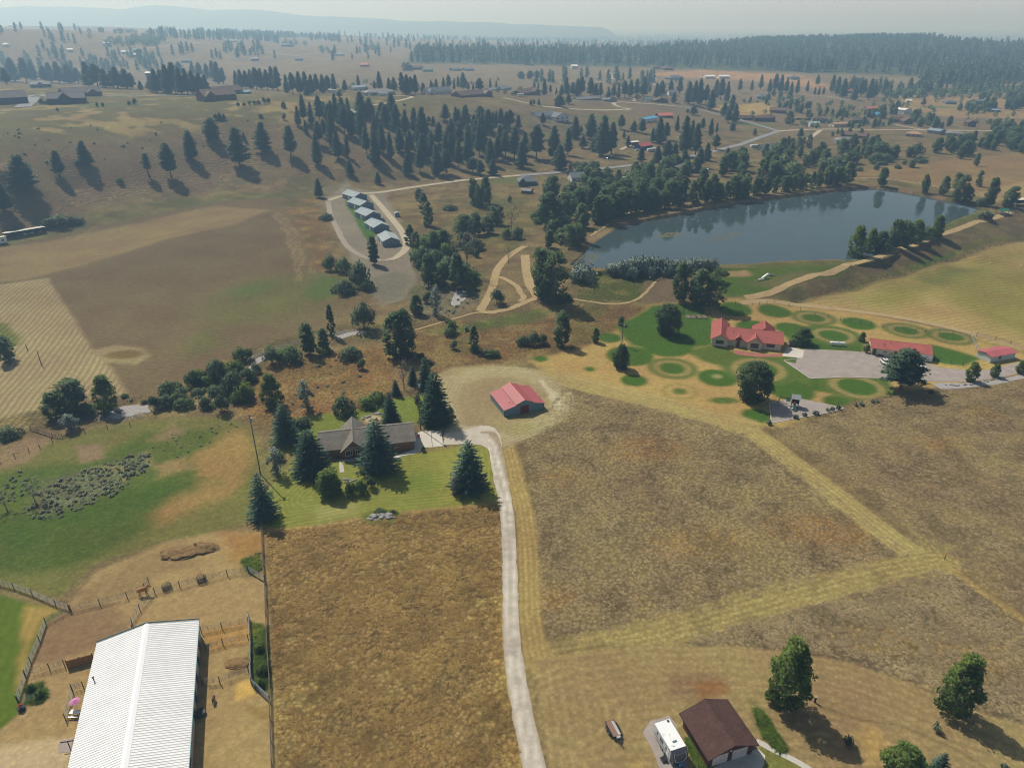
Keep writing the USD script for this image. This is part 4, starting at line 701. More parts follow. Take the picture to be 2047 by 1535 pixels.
def make_bare(seed, H=12.0, R=2.6, mat=None, leaf=0, lmat=None):
    rg = np.random.RandomState(seed); t = MB(); tips = []
    def grow(p, d, L, r, lev):
        q = p + d * L; t.tube(p, q, r, r * 0.6, 5 if lev == 0 else 3)
        if lev < 4:
            for k in range(2 if lev else 5):
                e = d + rg.normal(size=3) * (0.42 if lev else 0.5) * np.array([1, 1, 0.5]); e[2] = abs(e[2]) * 0.9 + 0.15; e /= np.linalg.norm(e); grow(p + d * L * rg.uniform(0.55, 1.0), e, L * rg.uniform(0.5, 0.75), r * 0.55, lev + 1)
        else: tips.append(q)
    grow(np.zeros(3), np.array([0.02, 0, 1.0]), H * 0.42, H * 0.016, 0)
    f = form('bare'); part(f, 'trunk', t, mat or M_BARKG)
    if leaf: cr = MB(); c = np.repeat(np.array(tips), leaf, 0); cards(cr, c + rg.normal(size=c.shape) * 0.35, rg.uniform(0.25, 0.45, len(c)), rg); leafage(f, 'crown', cr, lmat or F_DRYLEAF, 'ball', seed)
    return f
FORM = {
    'P': [make_pine(s, 20, r, lo, sh, de) for s, r, lo, sh, de in ((1, 3.9, 0.10, 1.0, 1.1), (2, 3.2, 0.15, 1.1, 1.1), (3, 4.3, 0.08, 0.9, 1.2), (4, 3.0, 0.20, 1.3, 1.0), (5, 3.6, 0.05, 0.8, 1.25), (6, 3.9, 0.24, 1.6, 1.05))],
    'T': [make_pine(s, 20, 1.7, 0.34, 1.4, 0.42) for s in (11,)],
    'W': [make_pine(s, 20, r, 0.10, 2.6, 1.5) for s, r in ((14, 5.2),)],
    'S': [make_spruce(21, 17, 4.6, None, 19, flat=0.66, dens=1.2), make_spruce(22, 17, 4.9, None, 21, dens=1.25, flat=0.6), make_spruce(23, 17, 4.2, None, 18, dens=1.15, flat=0.7)],
    'E': [make_spruce(25, 17, 4.0, F_GREENSPR, 24, dens=1.3, flat=0.58), make_spruce(26, 17, 3.3, F_GREENSPR, 24, dens=1.2, flat=0.75)],
    'R': [make_leafy(31, 10, 4.9, 0.05, 230, 60, 0.42, F_ROUND, M_BARK, 0.05, 0.35, 1, 'round_pine', 1.0), make_leafy(32, 10, 4.4, 0.06, 210, 60, 0.42, F_ROUND, M_BARK, 0.08, 0.7, 1, 'round_pine', 1.0)],
    'D': [make_leafy(s, 14, r, b, 135, 44, 0.62, None, None, g, tp, st) for s, r, b, g, tp, st in ((41, 4.6, 0.05, 0.12, 0.7, 1), (42, 4.3, 0.08, 0.15, 0.85, 2), (43, 5.2, 0.04, 0.1, 0.6, 2), (44, 4.4, 0.06, 0.2, 0.95, 1), (45, 5.2, 0.05, 0.12, 0.5, 2))],
    'C': [make_leafy(s, 14, r, 0.03, 95, 44, 0.55, None, None, 0.12, 0.9, 1, 'columnar') for s, r in ((51, 2.7), (52, 2.4))],
    'L': [make_leafy(s, 12, r, b, 150, 54, 0.48, F_LIGHT, None, 0.12, tp, 1, 'light_leafy') for s, r, b, tp in ((61, 3.9, 0.05, 0.9), (62, 3.6, 0.04, 0.75))],
    'B': [make_bush(s, 2.2, h, 26, 40, 0.42) for s, h in ((71, 2.4), (72, 3.2))] + [make_bush(73, 2.2, 2.6, 26, 40, 0.42, F_LEAF)],
    'K': [make_bush(s, 2.2, 2.4, 26, 46, 0.36, F_LIGHT) for s in (75,)],
    'G': [make_bush(s, 0.75, 0.85, 12, 30, 0.20, F_SAGE, 'sagebrush') for s in (81, 82)], 'Q': [make_bush(s, 2.2, 2.4, 28, 44, 0.40, F_SILVER) for s in (77, 78)],
    'V': [make_leafy(91, 10, 4.0, 0.05, 70, 40, 0.45, F_SILVER, None, 0.35, 0.7, 2, 'silver_leafy')],
    'X': [make_bare(101), make_bare(102)], 'Y': [make_bare(103, 10, 2.5, None, 5)],
    'U': [make_leafy(111, 8, 3.6, 0.10, 50, 44, 0.42, F_RUST, None, 0.15, 0.4, 1, 'rust_leafy')]}
SIZE = {'P': (20, 3.2), 'T': (20, 1.8), 'W': (20, 5.0), 'S': (17, 4.6), 'E': (17, 3.8), 'R': (10, 4.6), 'D': (14, 4.2), 'C': (14, 2.1), 'L': (12, 3.4), 'B': (2.6, 2.2), 'K': (2.4, 2.2), 'G': (0.85, 0.75), 'Q': (2.4, 2.2), 'V': (10, 3.8), 'X': (11, 2.5), 'Y': (9, 2.5), 'U': (8, 3.6)}
KIND = {'P': ('pine_tree', 'pine', 'dark pine'), 'T': ('thin_pine_tree', 'pine', 'thin sparse pine'), 'W': ('spreading_pine_tree', 'pine', 'broad dark pine'), 'S': ('blue_spruce_tree', 'spruce', 'blue green spruce'), 'E': ('spruce_tree', 'spruce', 'dark green spruce'), 'R': ('round_pine_tree', 'pine', 'rounded dark pine'),
        'D': ('cottonwood_tree', 'tree', 'green cottonwood'), 'C': ('narrow_cottonwood_tree', 'tree', 'narrow upright cottonwood'), 'L': ('leafy_tree', 'tree', 'bright green leafy tree'), 'B': ('willow_bush', 'bush', 'grey green bush'), 'K': ('green_bush', 'bush', 'bright green bush'), 'G': ('sage_bush', 'bush', 'pale sagebrush'), 'Q': ('silver_willow_bush', 'bush', 'pale grey green bush'),
        'V': ('silver_tree', 'tree', 'silver leaved tree'), 'X': ('bare_tree', 'tree', 'bare dead tree'), 'Y': ('dying_tree', 'tree', 'half bare brown tree'), 'U': ('rust_tree', 'tree', 'rust brown tree')}
_rgt = np.random.RandomState(7); _turn = {}
def grow(kind, p, h, r=None, label=None, group=None, k=None):
    """one plant at p, h metres tall and r metres in radius"""
    H0, R0 = SIZE[kind]; i = _turn.get(kind, 0); _turn[kind] = i + 1; forms = FORM[kind]; f = forms[i % len(forms) if k is None else k]
    sw = (r / R0) if r else (h / H0) * _rgt.uniform(0.88, 1.12) * (1.28 if kind in 'DC' else 1.0)
    return copy_of(f, KIND[kind][0], label or KIND[kind][2], KIND[kind][1], p - np.array([0, 0, 0.08]), _rgt.uniform(0, 6.28), (sw, sw, h / H0), group)
ORD = ['first', 'second', 'third', 'fourth', 'fifth', 'sixth', 'seventh', 'eighth', 'ninth', 'tenth', 'eleventh', 'twelfth', 'thirteenth', 'fourteenth', 'fifteenth', 'sixteenth', 'seventeenth', 'eighteenth', 'nineteenth', 'twentieth']
PLACED = []                                            # kind, x, y, z, h, r, place phrase or full label, whole
def plant(rows, place=None, group=None):
    """rows: (kind, u, v of the foot, v of the top[, width in pixels][, full label])"""
    P = site([(r[1], r[2]) for r in rows])
    for r, p in zip(rows, P):
        h = max(0.4, height_of(p, r[3])); wpx = r[4] if len(r) > 4 and not isinstance(r[4], str) else None; lab = r[-1] if isinstance(r[-1], str) and len(r) > 4 else None
        PLACED.append([r[0], r[1], p, h, wpx / px_per_m(p) / 2 if wpx else None, lab, place, group])
_rf = np.random.RandomState(99)
def fill(poly, n, kinds, hr, place=None, group=None, gap=3.0, label=None, rpx=None):
    """n plants scattered over a patch of land given by survey-picture corners"""
    P = site(poly); pg = Polygon(P[:, :2]).buffer(0); x0, y0, x1, y1 = pg.bounds; got, tries = [], 0
    while len(got) < n and tries < n * 60:
        tries += 1; x, y = _rf.uniform(x0, x1), _rf.uniform(y0, y1)
        if contains_xy(pg, x, y) and all((x - a) ** 2 + (y - b) ** 2 > gap ** 2 for a, b in got): got.append((x, y))
    for x, y in got:
        z = float(ground_z(x, y)[0]); p = np.array([x, y, z]); d = y * CP - (z - HC) * SP
        PLACED.append([kinds[_rf.randint(len(kinds))], CX + FPX * x / d, p, _rf.uniform(*hr), None, label, place, group])
def along(px, n, kinds, hr, place=None, group=None, jit=1.5):
    P = densify(site(px), 0.5, False); s = np.linspace(0, len(P) - 1, n)
    for a in s:
        x, y = P[int(a)] + _rf.uniform(-jit, jit, 2); z = float(ground_z(x, y)[0]); d = y * CP - (z - HC) * SP
        PLACED.append([kinds[_rf.randint(len(kinds))], CX + FPX * x / d, np.array([x, y, z]), _rf.uniform(*hr), None, None, place, group])
# --- round the grey roofed house
plant([('S', 757, 938, 834, 92, 'big blue spruce right before the front door of the grey roofed house'), ('S', 938, 975, 878, 78, 'blue spruce on the lawn corner beside the gravel driveway'), ('S', 528, 1034, 944, 74, 'blue spruce at the lawn corner above the corral fence'),
       ('S', 572, 882, 805, 66, 'weeping blue spruce left of the grey roofed house, below the power lines'), ('E', 624, 945, 858, 76, 'very dark dense tree at the left front of the grey roofed house'), ('E', 782, 848, 782, 50, 'dark spruce right behind the ridge of the grey roofed house'),
       ('E', 872, 842, 742, 66, 'tallest dark spruce standing behind the house toward the red roofed shop'), ('E', 851, 778, 714, 44, 'dark spruce just behind the tallest one near the shop yard'), ('E', 826, 768, 730, 22, 'slim young spruce left of the tall spruces'), ('E', 792, 790, 758, 26, 'short spruce at the back lawn edge of the grey roofed house'),
       ('L', 546, 812, 748, 44, 'crooked leafy tree rising behind the weeping blue spruce'), ('V', 621, 822, 762, 46, 'silver leaved tree behind the grey roofed house'), ('B', 689, 826, 782, 44, 'round dark bush tree on the back lawn of the grey roofed house'), ('L', 660, 988, 938, 54, 'dense round green tree beside the front footpath'),
       ('V', 548, 944, 890, 46, 'small silver tree left of the very dark tree'), ('K', 702, 990, 962, 26, 'bright green bush below the front lawn footpath'), ('K', 722, 986, 958, 30, 'yellowish green bush beside the stone edging'), ('B', 742, 976, 956, 24, 'small dark bush below the big blue spruce'), ('B', 846, 902, 890, 10, 'tiny clipped bush at the concrete pad corner'),
       ('K', 738, 812, 792, 48, 'low spreading juniper left of the back lawn spruce'), ('K', 760, 806, 784, 30, 'low green juniper behind the back lawn spruce'), ('B', 752, 800, 780, 26, 'pale bush behind the low juniper'), ('B', 836, 820, 792, 18, 'dark bush at the foot of the tallest spruce'), ('Y', 808, 778, 728, 36, 'half bare brown tree among the spruces behind the house'),
       ('B', 900, 830, 812, 16, 'bush at the right foot of the tallest spruce'), ('V', 912, 985, 945, 30, 'grey shrub leaning against the driveway blue spruce'), ('B', 600, 850, 832, 46, 'dark hedge bush behind the silver leaved tree'), ('K', 560, 920, 900, 22, 'low green bush below the small silver tree')])
# --- thicket along the creek
plant([('C', 792, 714, 624, 46, 'tall leafy tree left of the pair above the ochre grass'), ('D', 812, 708, 618, 50, 'tall leafy tree with a bare right side above the ochre grass'), ('C', 664, 672, 608, 18, 'tall thin cottonwood standing alone by the creek'), ('D', 622, 706, 642, 44, 'leafy cottonwood among the creek bushes'), ('C', 648, 700, 655, 26, 'narrow cottonwood beside the creek bushes'),
       ('B', 729, 660, 612, 54, 'large dark round bush on the creek below the storage yard'), ('B', 487, 720, 692, 40, 'dark green bush at the left end of the creek thicket'), ('B', 432, 758, 712, 48, 'dark purple green bush above the creek bend'), ('B', 470, 790, 748, 50, 'bush in the middle of the creek thicket'), ('K', 488, 800, 765, 46, 'bright green bush right of the creek thicket'),
       ('B', 388, 768, 738, 34, 'round bush at the field edge of the creek thicket'), ('B', 415, 815, 788, 30, 'lower bush of the creek thicket'), ('B', 445, 825, 794, 34, 'twiggy grey bush beside the fallen branch'), ('B', 360, 806, 782, 28, 'grey bush left of the creek thicket'), ('B', 330, 812, 785, 40, 'spread bush above the pasture fence'), ('B', 310, 818, 795, 26, 'small bush beside the dry creek stones'),
       ('L', 218, 820, 752, 48, 'pointed leafy tree beside the dry creek stones'), ('D', 140, 832, 770, 74, 'wide leafy tree at the plowed field edge'), ('D', 112, 838, 785, 46, 'leafy tree left of the wide one at the plowed field edge'), ('V', 155, 860, 828, 48, 'grey green bush tree before the wide leafy tree'), ('B', 180, 828, 805, 34, 'bush between the two leafy trees at the plowed field'),
       ('D', 18, 722, 675, 34, 'small leafy tree in the plowed field at the left frame edge'), ('B', 20, 872, 850, 50, 'green bush at the left frame edge below the plowed field'), ('B', 546, 730, 700, 40, 'dark bush in the row along the creek'), ('B', 580, 722, 690, 50, 'round bush in the row along the creek'), ('K', 566, 716, 695, 36, 'bright bush in the row along the creek'),
       ('K', 648, 708, 690, 34, 'rounded bright bush under the leafy cottonwood'), ('B', 702, 718, 690, 48, 'dark bush alone in the ochre grass'), ('B', 512, 745, 728, 24, 'small dark bush by the creek stones'), ('B', 540, 708, 690, 22, 'grey bush above the creek stones'), ('B', 505, 762, 748, 24, 'low bush right of the creek bend'), ('B', 724, 738, 720, 20, 'small brown green bush in the ochre grass'),
       ('K', 905, 665, 640, 26, 'small green bush on the green bank left of the lone leafy tree'), ('B', 898, 672, 655, 24, 'dark bush on the green creek bank'), ('C', 948, 702, 650, 20, 'thin leafy sapling with a bushy foot in the brown grass'), ('B', 952, 702, 686, 26, 'bushy foot of the thin sapling in brown grass'), ('B', 908, 698, 682, 18, 'small dark bush left of the thin sapling'),
       ('B', 984, 712, 698, 34, 'low spread bush right of the thin sapling'), ('D', 1122, 690, 622, 40, 'lone leafy tree above the end of the sandy yard'), ('B', 1045, 690, 668, 26, 'left part bush of the dense low hedge in brown grass'), ('B', 1066, 689, 667, 30, 'middle bush of the dense low hedge in brown grass'), ('B', 1084, 688, 666, 24, 'right bush of the dense low hedge in brown grass'),
       ('L', 1190, 684, 655, 18, 'small round tree on the lawn edge near the power pole'), ('B', 1242, 650, 628, 14, 'small dark bush behind the power pole'), ('B', 994, 608, 582, 32, 'round dark bush inside the sandy track loop'), ('G', 930, 660, 648, 16, 'pale bush on the green bank')])
fill([(800, 722), (860, 728), (840, 700), (800, 700)], 4, ['B'], (1.5, 2.4), 'in the shade below the tall pair of trees')
# --- trees about the storage row and the meadow
plant([('D', 751, 528, 470, 32, 'lone leafy tree at the end of the grey shed row'), ('B', 651, 440, 424, 30, 'dark bush beside the looping lane'), ('P', 638, 395, 358, 18, 'small pine at the foot of the wooded slope above the shed row'), ('B', 122, 450, 432, 60, 'low grey green thicket at the slope foot near the open shed'), ('B', 98, 452, 436, 30, 'left part of the low thicket near the open shed'), ('B', 150, 446, 431, 34, 'right part of the low thicket near the open shed'),
       ('B', 660, 540, 514, 32, 'dark bush at the corner of the green patch'), ('B', 686, 545, 514, 34, 'darker bush beside the grey storage yard'), ('B', 686, 586, 555, 50, 'wide bush on the brown field corner'), ('B', 720, 572, 530, 46, 'tall bush at the storage yard edge'), ('B', 736, 580, 556, 28, 'bush at the lower storage yard edge'),
       ('C', 838, 400, 376, 20, 'upper leafy tree of the slanting row in the meadow'), ('C', 848, 425, 385, 22, 'second leafy tree of the slanting row in the meadow'), ('C', 856, 452, 402, 22, 'lowest leafy tree of the slanting row in the meadow'), ('C', 820, 490, 448, 22, 'narrow tree beside the shed lane bend'), ('C', 832, 500, 462, 20, 'narrow tree right of the shed lane bend'),
       ('D', 950, 410, 355, 26, 'left tree of the tall clump in the meadow'), ('D', 972, 408, 352, 28, 'right tree of the tall clump in the meadow'), ('D', 960, 415, 368, 22, 'front tree of the tall clump in the meadow'), ('B', 900, 420, 406, 30, 'pale spreading bush in the meadow'), ('B', 1019, 405, 393, 10, 'tiny round bush below the small brown shed'),
       ('D', 868, 505, 462, 34, 'left tree of the thicket above the creek'), ('D', 885, 500, 458, 30, 'second tree of the thicket above the creek'), ('B', 840, 530, 492, 44, 'bush at the left end of the thicket above the creek'), ('B', 868, 530, 495, 50, 'bush in the middle of the thicket above the creek'), ('D', 930, 480, 432, 40, 'dark tree in the creek thicket under the meadow'), ('D', 950, 470, 425, 36, 'tree in the upper creek thicket'),
       ('D', 992, 450, 412, 28, 'round leafy tree at the meadow end'), ('D', 975, 468, 432, 34, 'tree beside the round meadow tree'), ('D', 860, 575, 510, 44, 'leafy tree in the creek dip'), ('D', 878, 572, 525, 36, 'second leafy tree in the creek dip'), ('C', 914, 580, 505, 34, 'tall tree on the creek bank beside the dying tree'), ('C', 930, 575, 528, 30, 'tree right of the tall creek bank tree'),
       ('B', 936, 586, 556, 26, 'round bush at the creek bank foot'), ('Y', 934, 550, 460, 40, 'tall half bare tree on the creek bank'), ('Y', 1022, 468, 410, 26, 'half bare tree behind the sandy track'), ('B', 1012, 478, 455, 20, 'bush below the half bare tree'), ('B', 1036, 478, 448, 24, 'small tree right of the half bare tree'), ('X', 1017, 528, 480, 18, 'dead broken stump tree beside the sandy track'),
       ('D', 834, 628, 588, 34, 'dark tree above the fallen trunk on the creek'), ('V', 872, 628, 570, 36, 'grey green tree on the creek sage flat'), ('B', 855, 605, 585, 22, 'bush beside the grey green creek tree'), ('D', 1098, 602, 498, 66, 'big cottonwood with a split trunk at the pond track'), ('D', 1085, 590, 510, 50, 'cottonwood behind the big split trunk one'), ('B', 1112, 604, 588, 40, 'dark bush at the foot of the big cottonwood'), ('B', 1130, 600, 584, 30, 'low bush in the shade of the big cottonwood')])
fill([(905, 590), (960, 560), (960, 600), (900, 632), (868, 635)], 26, ['G'], (0.5, 1.0), 'on the pale creek flat', 'sagebrush on the creek flat', 2.0, 'pale sagebrush on the creek flat under the grey green tree')
fill([(808, 455), (900, 470), (960, 500), (900, 545), (830, 545)], 10, ['B', 'B', 'D'], (3, 6), 'low in the thicket between creek and sheds')
# --- slope above the left field
plant([('P', 12, 425, 362, 36, 'pine cut by the left frame edge on the bare slope'), ('P', 50, 376, 310, 44, 'broad pine with a bush at its foot on the bare slope'), ('B', 54, 384, 362, 42, 'dark bush at the foot of the broad slope pine'), ('P', 121, 354, 301, 24, 'slim pine right of the broad one on the bare slope'), ('P', 172, 331, 283, 28, 'pine high on the bare slope near the ridge line'),
       ('T', 298, 353, 307, 18, 'thin see through pine in the middle of the bare slope'), ('P', 343, 356, 287, 28, 'tall narrow pine low on the bare slope'), ('P', 384, 319, 262, 28, 'pine standing right of the tall narrow one on the slope'), ('W', 426, 282, 236, 32, 'round headed pine on the upper slope edge'), ('P', 480, 334, 256, 40, 'largest pine of the bare slope'),
       ('P', 528, 304, 244, 26, 'pine right of the largest one on the bare slope'), ('P', 582, 314, 252, 26, 'pine at the right end of the bare slope'), ('P', 488, 281, 265, 8, 'pine sapling between the two right slope pines'), ('B', 241, 366, 354, 16, 'lone dark bush on the bare slope'), ('P', 432, 240, 228, 10, 'left sapling of three on the bench'), ('P', 440, 241, 226, 10, 'middle sapling of three on the bench'), ('P', 448, 240, 228, 10, 'right sapling of three on the bench'), ('B', 521, 236, 226, 10, 'dark bush on the bench below the brown lodge'), ('B', 569, 240, 228, 10, 'bush near the dense pines on the bench')])
# --- the wooded slope
plant([('P', 597, 252, 212), ('P', 608, 245, 190), ('P', 623, 248, 205), ('P', 640, 246, 192), ('P', 650, 240, 204), ('P', 664, 250, 202), ('P', 612, 268, 240), ('P', 648, 275, 238)], 'in the cluster at the left end of the wooded slope')
plant([('P', 672, 240, 188), ('P', 686, 248, 195), ('P', 697, 238, 196), ('P', 722, 232, 184, 26), ('P', 739, 234, 196, 20), ('P', 764, 240, 205, 22), ('P', 784, 240, 188, 26), ('P', 706, 255, 222), ('P', 755, 255, 225)], 'around the pale green roof on the bench')
plant([('P', 771, 250, 209, 26), ('P', 811, 268, 220, 16), ('P', 829, 272, 216, 18), ('P', 844, 280, 216, 28), ('P', 857, 247, 233, 8), ('P', 866, 249, 233, 9), ('P', 890, 242, 208, 20), ('P', 911, 246, 214, 12), ('P', 917, 245, 218, 9), ('P', 930, 252, 211, 22)], 'along the sagebrush edge of the wooded slope')
plant([('P', 960, 250, 212, 18), ('P', 976, 264, 220, 28), ('P', 986, 250, 223, 9), ('P', 992, 251, 223, 9), ('P', 1001, 253, 217, 14), ('P', 1012, 256, 224, 14), ('P', 1020, 256, 220, 16), ('P', 1036, 258, 230, 12)], 'on the upper wooded slope below the brown bench house')
plant([('P', 878, 290, 245, 24), ('P', 898, 302, 250, 24), ('P', 918, 294, 245, 22), ('P', 952, 290, 240, 24), ('P', 964, 300, 252, 22), ('P', 800, 304, 256, 22), ('P', 820, 306, 262, 20), ('P', 845, 318, 268, 22), ('P', 862, 300, 262, 18), ('P', 935, 318, 262, 22)], 'in the middle of the wooded slope')
plant([('P', 1072, 318, 251, 28), ('P', 1107, 318, 253, 28), ('P', 1135, 311, 257, 18), ('P', 1119, 339, 290, 28), ('P', 1028, 320, 255, 26), ('P', 1042, 336, 284, 22), ('P', 1010, 315, 262, 22), ('P', 1049, 310, 265, 18), ('P', 995, 320, 272, 22), ('P', 980, 332, 278, 20)], 'on the lower wooded slope under the white bench house')
plant([('P', 1085, 250, 226, 12, 'single pine before the white bench house'), ('P', 1150, 276, 234, 20), ('P', 1161, 268, 252, 7), ('P', 1181, 278, 229, 26), ('P', 1165, 297, 272, 16), ('P', 1205, 312, 232, 30), ('P', 1222, 308, 245, 24), ('P', 1188, 303, 268, 20), ('P', 1241, 259, 230, 14), ('P', 1255, 294, 272, 10), ('P', 1247, 277, 263, 7)], 'between the white bench house and the red roofed cabin')
plant([('P', 1267, 263, 242, 13), ('P', 1283, 267, 239, 16), ('P', 1317, 287, 235, 22), ('P', 1331, 280, 245, 14), ('P', 1304, 285, 256, 12), ('P', 1366, 314, 233, 26), ('P', 1380, 299, 241, 16), ('P', 1390, 311, 247, 20), ('P', 1313, 325, 293, 18), ('P', 1332, 323, 282, 20), ('P', 1281, 324, 294, 16), ('P', 1348, 316, 286, 16)], 'around the red roofed cabin')
fill([(605, 285), (640, 262), (700, 262), (760, 262), (800, 285), (790, 320), (740, 335), (690, 335), (640, 345), (615, 330)], 20, ['P'], (13, 25), None, 'pines crowding the left half of the wooded slope', 4.5, 'dark pine crowded among others on the left half of the wooded slope')
fill([(770, 268), (860, 282), (960, 262), (1010, 282), (1010, 335), (930, 345), (870, 345), (800, 335)], 16, ['P'], (13, 25), None, 'pines crowding the middle of the wooded slope', 4.5, 'dark pine crowded among others in the middle of the wooded slope')
plant([('P', 815, 350, 308, 18), ('P', 840, 345, 295, 20), ('P', 873, 350, 288, 22), ('P', 893, 348, 298, 20), ('P', 756, 368, 345, 14), ('P', 640, 395, 372, 10), ('P', 700, 350, 320, 14), ('P', 960, 350, 320, 18), ('P', 985, 350, 318, 18), ('P', 945, 346, 315, 20)], 'at the foot of the wooded slope above the gravel lane')
# --- behind the houses on the bench, left
plant([('P', 4, 164, 128, 22), ('P', 14, 168, 136, 18), ('P', 30, 164, 116, 24), ('P', 54, 166, 116, 22), ('P', 68, 160, 122, 18), ('P', 92, 168, 132, 18), ('P', 104, 166, 126, 20), ('P', 120, 168, 124, 22), ('P', 140, 168, 128, 26), ('P', 158, 168, 136, 18)], 'in the pine row behind the blue grey bench house')
plant([('P', 178, 172, 124, 24), ('P', 196, 174, 128, 24), ('P', 212, 176, 138, 20), ('P', 236, 177, 134, 26), ('P', 254, 178, 138, 22), ('P', 264, 178, 146, 18), ('P', 282, 180, 162, 10), ('P', 298, 182, 165, 10), ('P', 226, 176, 142, 18)], 'in the pine row behind the dark bench lodge')
plant([('P', 304, 184, 148, 16), ('P', 314, 186, 138, 18), ('P', 326, 186, 140, 20), ('P', 338, 188, 130, 22), ('P', 352, 188, 126, 22), ('P', 364, 190, 136, 20), ('P', 376, 190, 138, 20), ('P', 388, 188, 142, 20), ('P', 402, 188, 146, 18), ('P', 412, 186, 150, 16)], 'in the pine row left of the brown lodge')
plant([('P', 400, 156, 126, 12), ('P', 415, 158, 128, 14), ('P', 428, 162, 122, 16), ('P', 437, 168, 124, 16), ('P', 447, 168, 136, 12), ('P', 342, 150, 126, 14), ('P', 360, 152, 124, 14), ('P', 386, 150, 126, 12)], 'in the farther pines behind the brown lodge')
plant([('P', 474, 176, 142, 12), ('P', 483, 178, 140, 14), ('P', 493, 178, 142, 14), ('P', 503, 178, 140, 14), ('P', 514, 180, 136, 16), ('P', 524, 180, 138, 16), ('P', 535, 180, 140, 16), ('P', 546, 180, 134, 16), ('P', 556, 182, 134, 18)], 'in the dense pine row right of the brown lodge')
plant([('P', 574, 186, 150, 12), ('P', 586, 188, 146, 14), ('P', 600, 188, 144, 16), ('P', 612, 188, 144, 16), ('P', 624, 188, 150, 14), ('P', 634, 186, 148, 14), ('P', 646, 186, 150, 14), ('P', 656, 184, 152, 14), ('P', 668, 182, 148, 12), ('P', 690, 184, 160, 12), ('P', 614, 192, 174, 12), ('P', 678, 196, 182, 10)], 'in the pine row beyond the bench pasture')
plant([('P', 717, 180, 151, 9), ('P', 749, 182, 162, 6), ('P', 759, 180, 144, 13), ('P', 778, 182, 156, 10), ('P', 788, 182, 155, 12), ('P', 804, 190, 145, 14), ('P', 814, 190, 150, 16), ('P', 822, 188, 154, 12), ('P', 831, 188, 150, 14), ('P', 846, 186, 166, 12)], 'in the pines behind the grey roofed bench ranch house')
plant([('P', 862, 182, 160), ('P', 872, 180, 158), ('P', 887, 180, 155), ('P', 897, 180, 150), ('P', 908, 180, 158), ('P', 916, 178, 152), ('P', 926, 178, 146, 14), ('P', 936, 182, 164), ('P', 946, 184, 166), ('P', 958, 184, 157, 16), ('P', 980, 178, 157), ('P', 992, 180, 162)], 'in the pine row behind the brown bench house')
# --- farther right
plant([('P', 1068, 178, 160), ('P', 1076, 180, 165), ('P', 1088, 190, 158, 12), ('P', 1100, 188, 170), ('P', 1112, 190, 175), ('P', 1122, 194, 170, 10), ('P', 1132, 190, 155, 12), ('P', 1144, 192, 165, 12), ('P', 1154, 192, 158, 14), ('P', 1162, 192, 154, 14), ('P', 1118, 213, 190, 24), ('P', 1136, 208, 188, 14), ('P', 1061, 210, 199, 6), ('P', 1067, 210, 199, 6), ('P', 1077, 211, 198, 6)], 'around the bend of the bench road')
plant([('P', 1180, 196, 156, 14), ('P', 1190, 196, 168, 14), ('P', 1200, 194, 166, 12), ('P', 1216, 202, 178, 12), ('P', 1226, 196, 170, 12), ('P', 1236, 196, 166), ('P', 1248, 196, 162, 14), ('P', 1260, 194, 160, 14), ('P', 1272, 192, 158, 14), ('P', 1286, 192, 154, 14), ('P', 1298, 188, 170)], 'in the dense pines behind the small gabled house')
plant([('P', 1312, 195, 166, 12), ('P', 1322, 196, 162, 14), ('P', 1340, 190, 160, 12), ('P', 1358, 188, 156, 14), ('P', 1376, 208, 165, 16), ('P', 1387, 212, 162, 14), ('P', 1397, 208, 158, 16), ('P', 1410, 210, 170), ('P', 1346, 206, 186, 12), ('P', 1386, 230, 212, 18), ('P', 1420, 220, 180, 16), ('P', 1374, 226, 218, 7)], 'near the white village house')
plant([('P', 1430, 196, 160, 14), ('P', 1440, 200, 158, 14), ('P', 1452, 205, 164), ('P', 1462, 228, 190, 16), ('P', 1447, 232, 205, 14), ('P', 1455, 246, 218, 16), ('P', 1468, 244, 208, 16), ('P', 1478, 186, 158), ('P', 1502, 182, 160), ('P', 1520, 180, 150, 10), ('P', 1537, 186, 158), ('P', 1548, 184, 148, 14)], 'beside the curving paved village road')
plant([('P', 1560, 184, 150, 12), ('P', 1570, 190, 158), ('P', 1580, 192, 164), ('P', 1592, 190, 160), ('P', 1613, 184, 162), ('P', 1628, 192, 174), ('P', 1636, 190, 174), ('P', 1645, 192, 175), ('P', 1662, 185, 150, 12), ('P', 1672, 192, 154, 14), ('P', 1684, 196, 158, 14), ('P', 1633, 172, 150, 9)], 'in the pines left of the red roofed village house')
plant([('P', 1706, 200, 170, 14), ('P', 1720, 194, 160, 16), ('P', 1736, 200, 158, 14), ('P', 1746, 196, 166, 14), ('P', 1767, 190, 160, 12), ('P', 1778, 188, 168), ('P', 1816, 186, 156, 14), ('P', 1855, 186, 165, 14), ('P', 1876, 184, 145, 12), ('P', 1790, 222, 202, 8), ('P', 1782, 222, 206, 8), ('P', 1845, 212, 198, 10)], 'right of the red roofed village house')
plant([('P', 1353, 262, 232), ('P', 1404, 262, 236), ('P', 1420, 272, 238), ('P', 1432, 268, 246), ('P', 1366, 338, 300, 20), ('P', 1398, 336, 296, 18), ('P', 1412, 322, 286, 16), ('P', 1430, 300, 270, 14), ('P', 1508, 271, 257, 8), ('P', 1599, 276, 256, 13), ('P', 1464, 262, 244, 10), ('P', 1452, 330, 296, 16)], 'on the grassy slope below the paved village road')
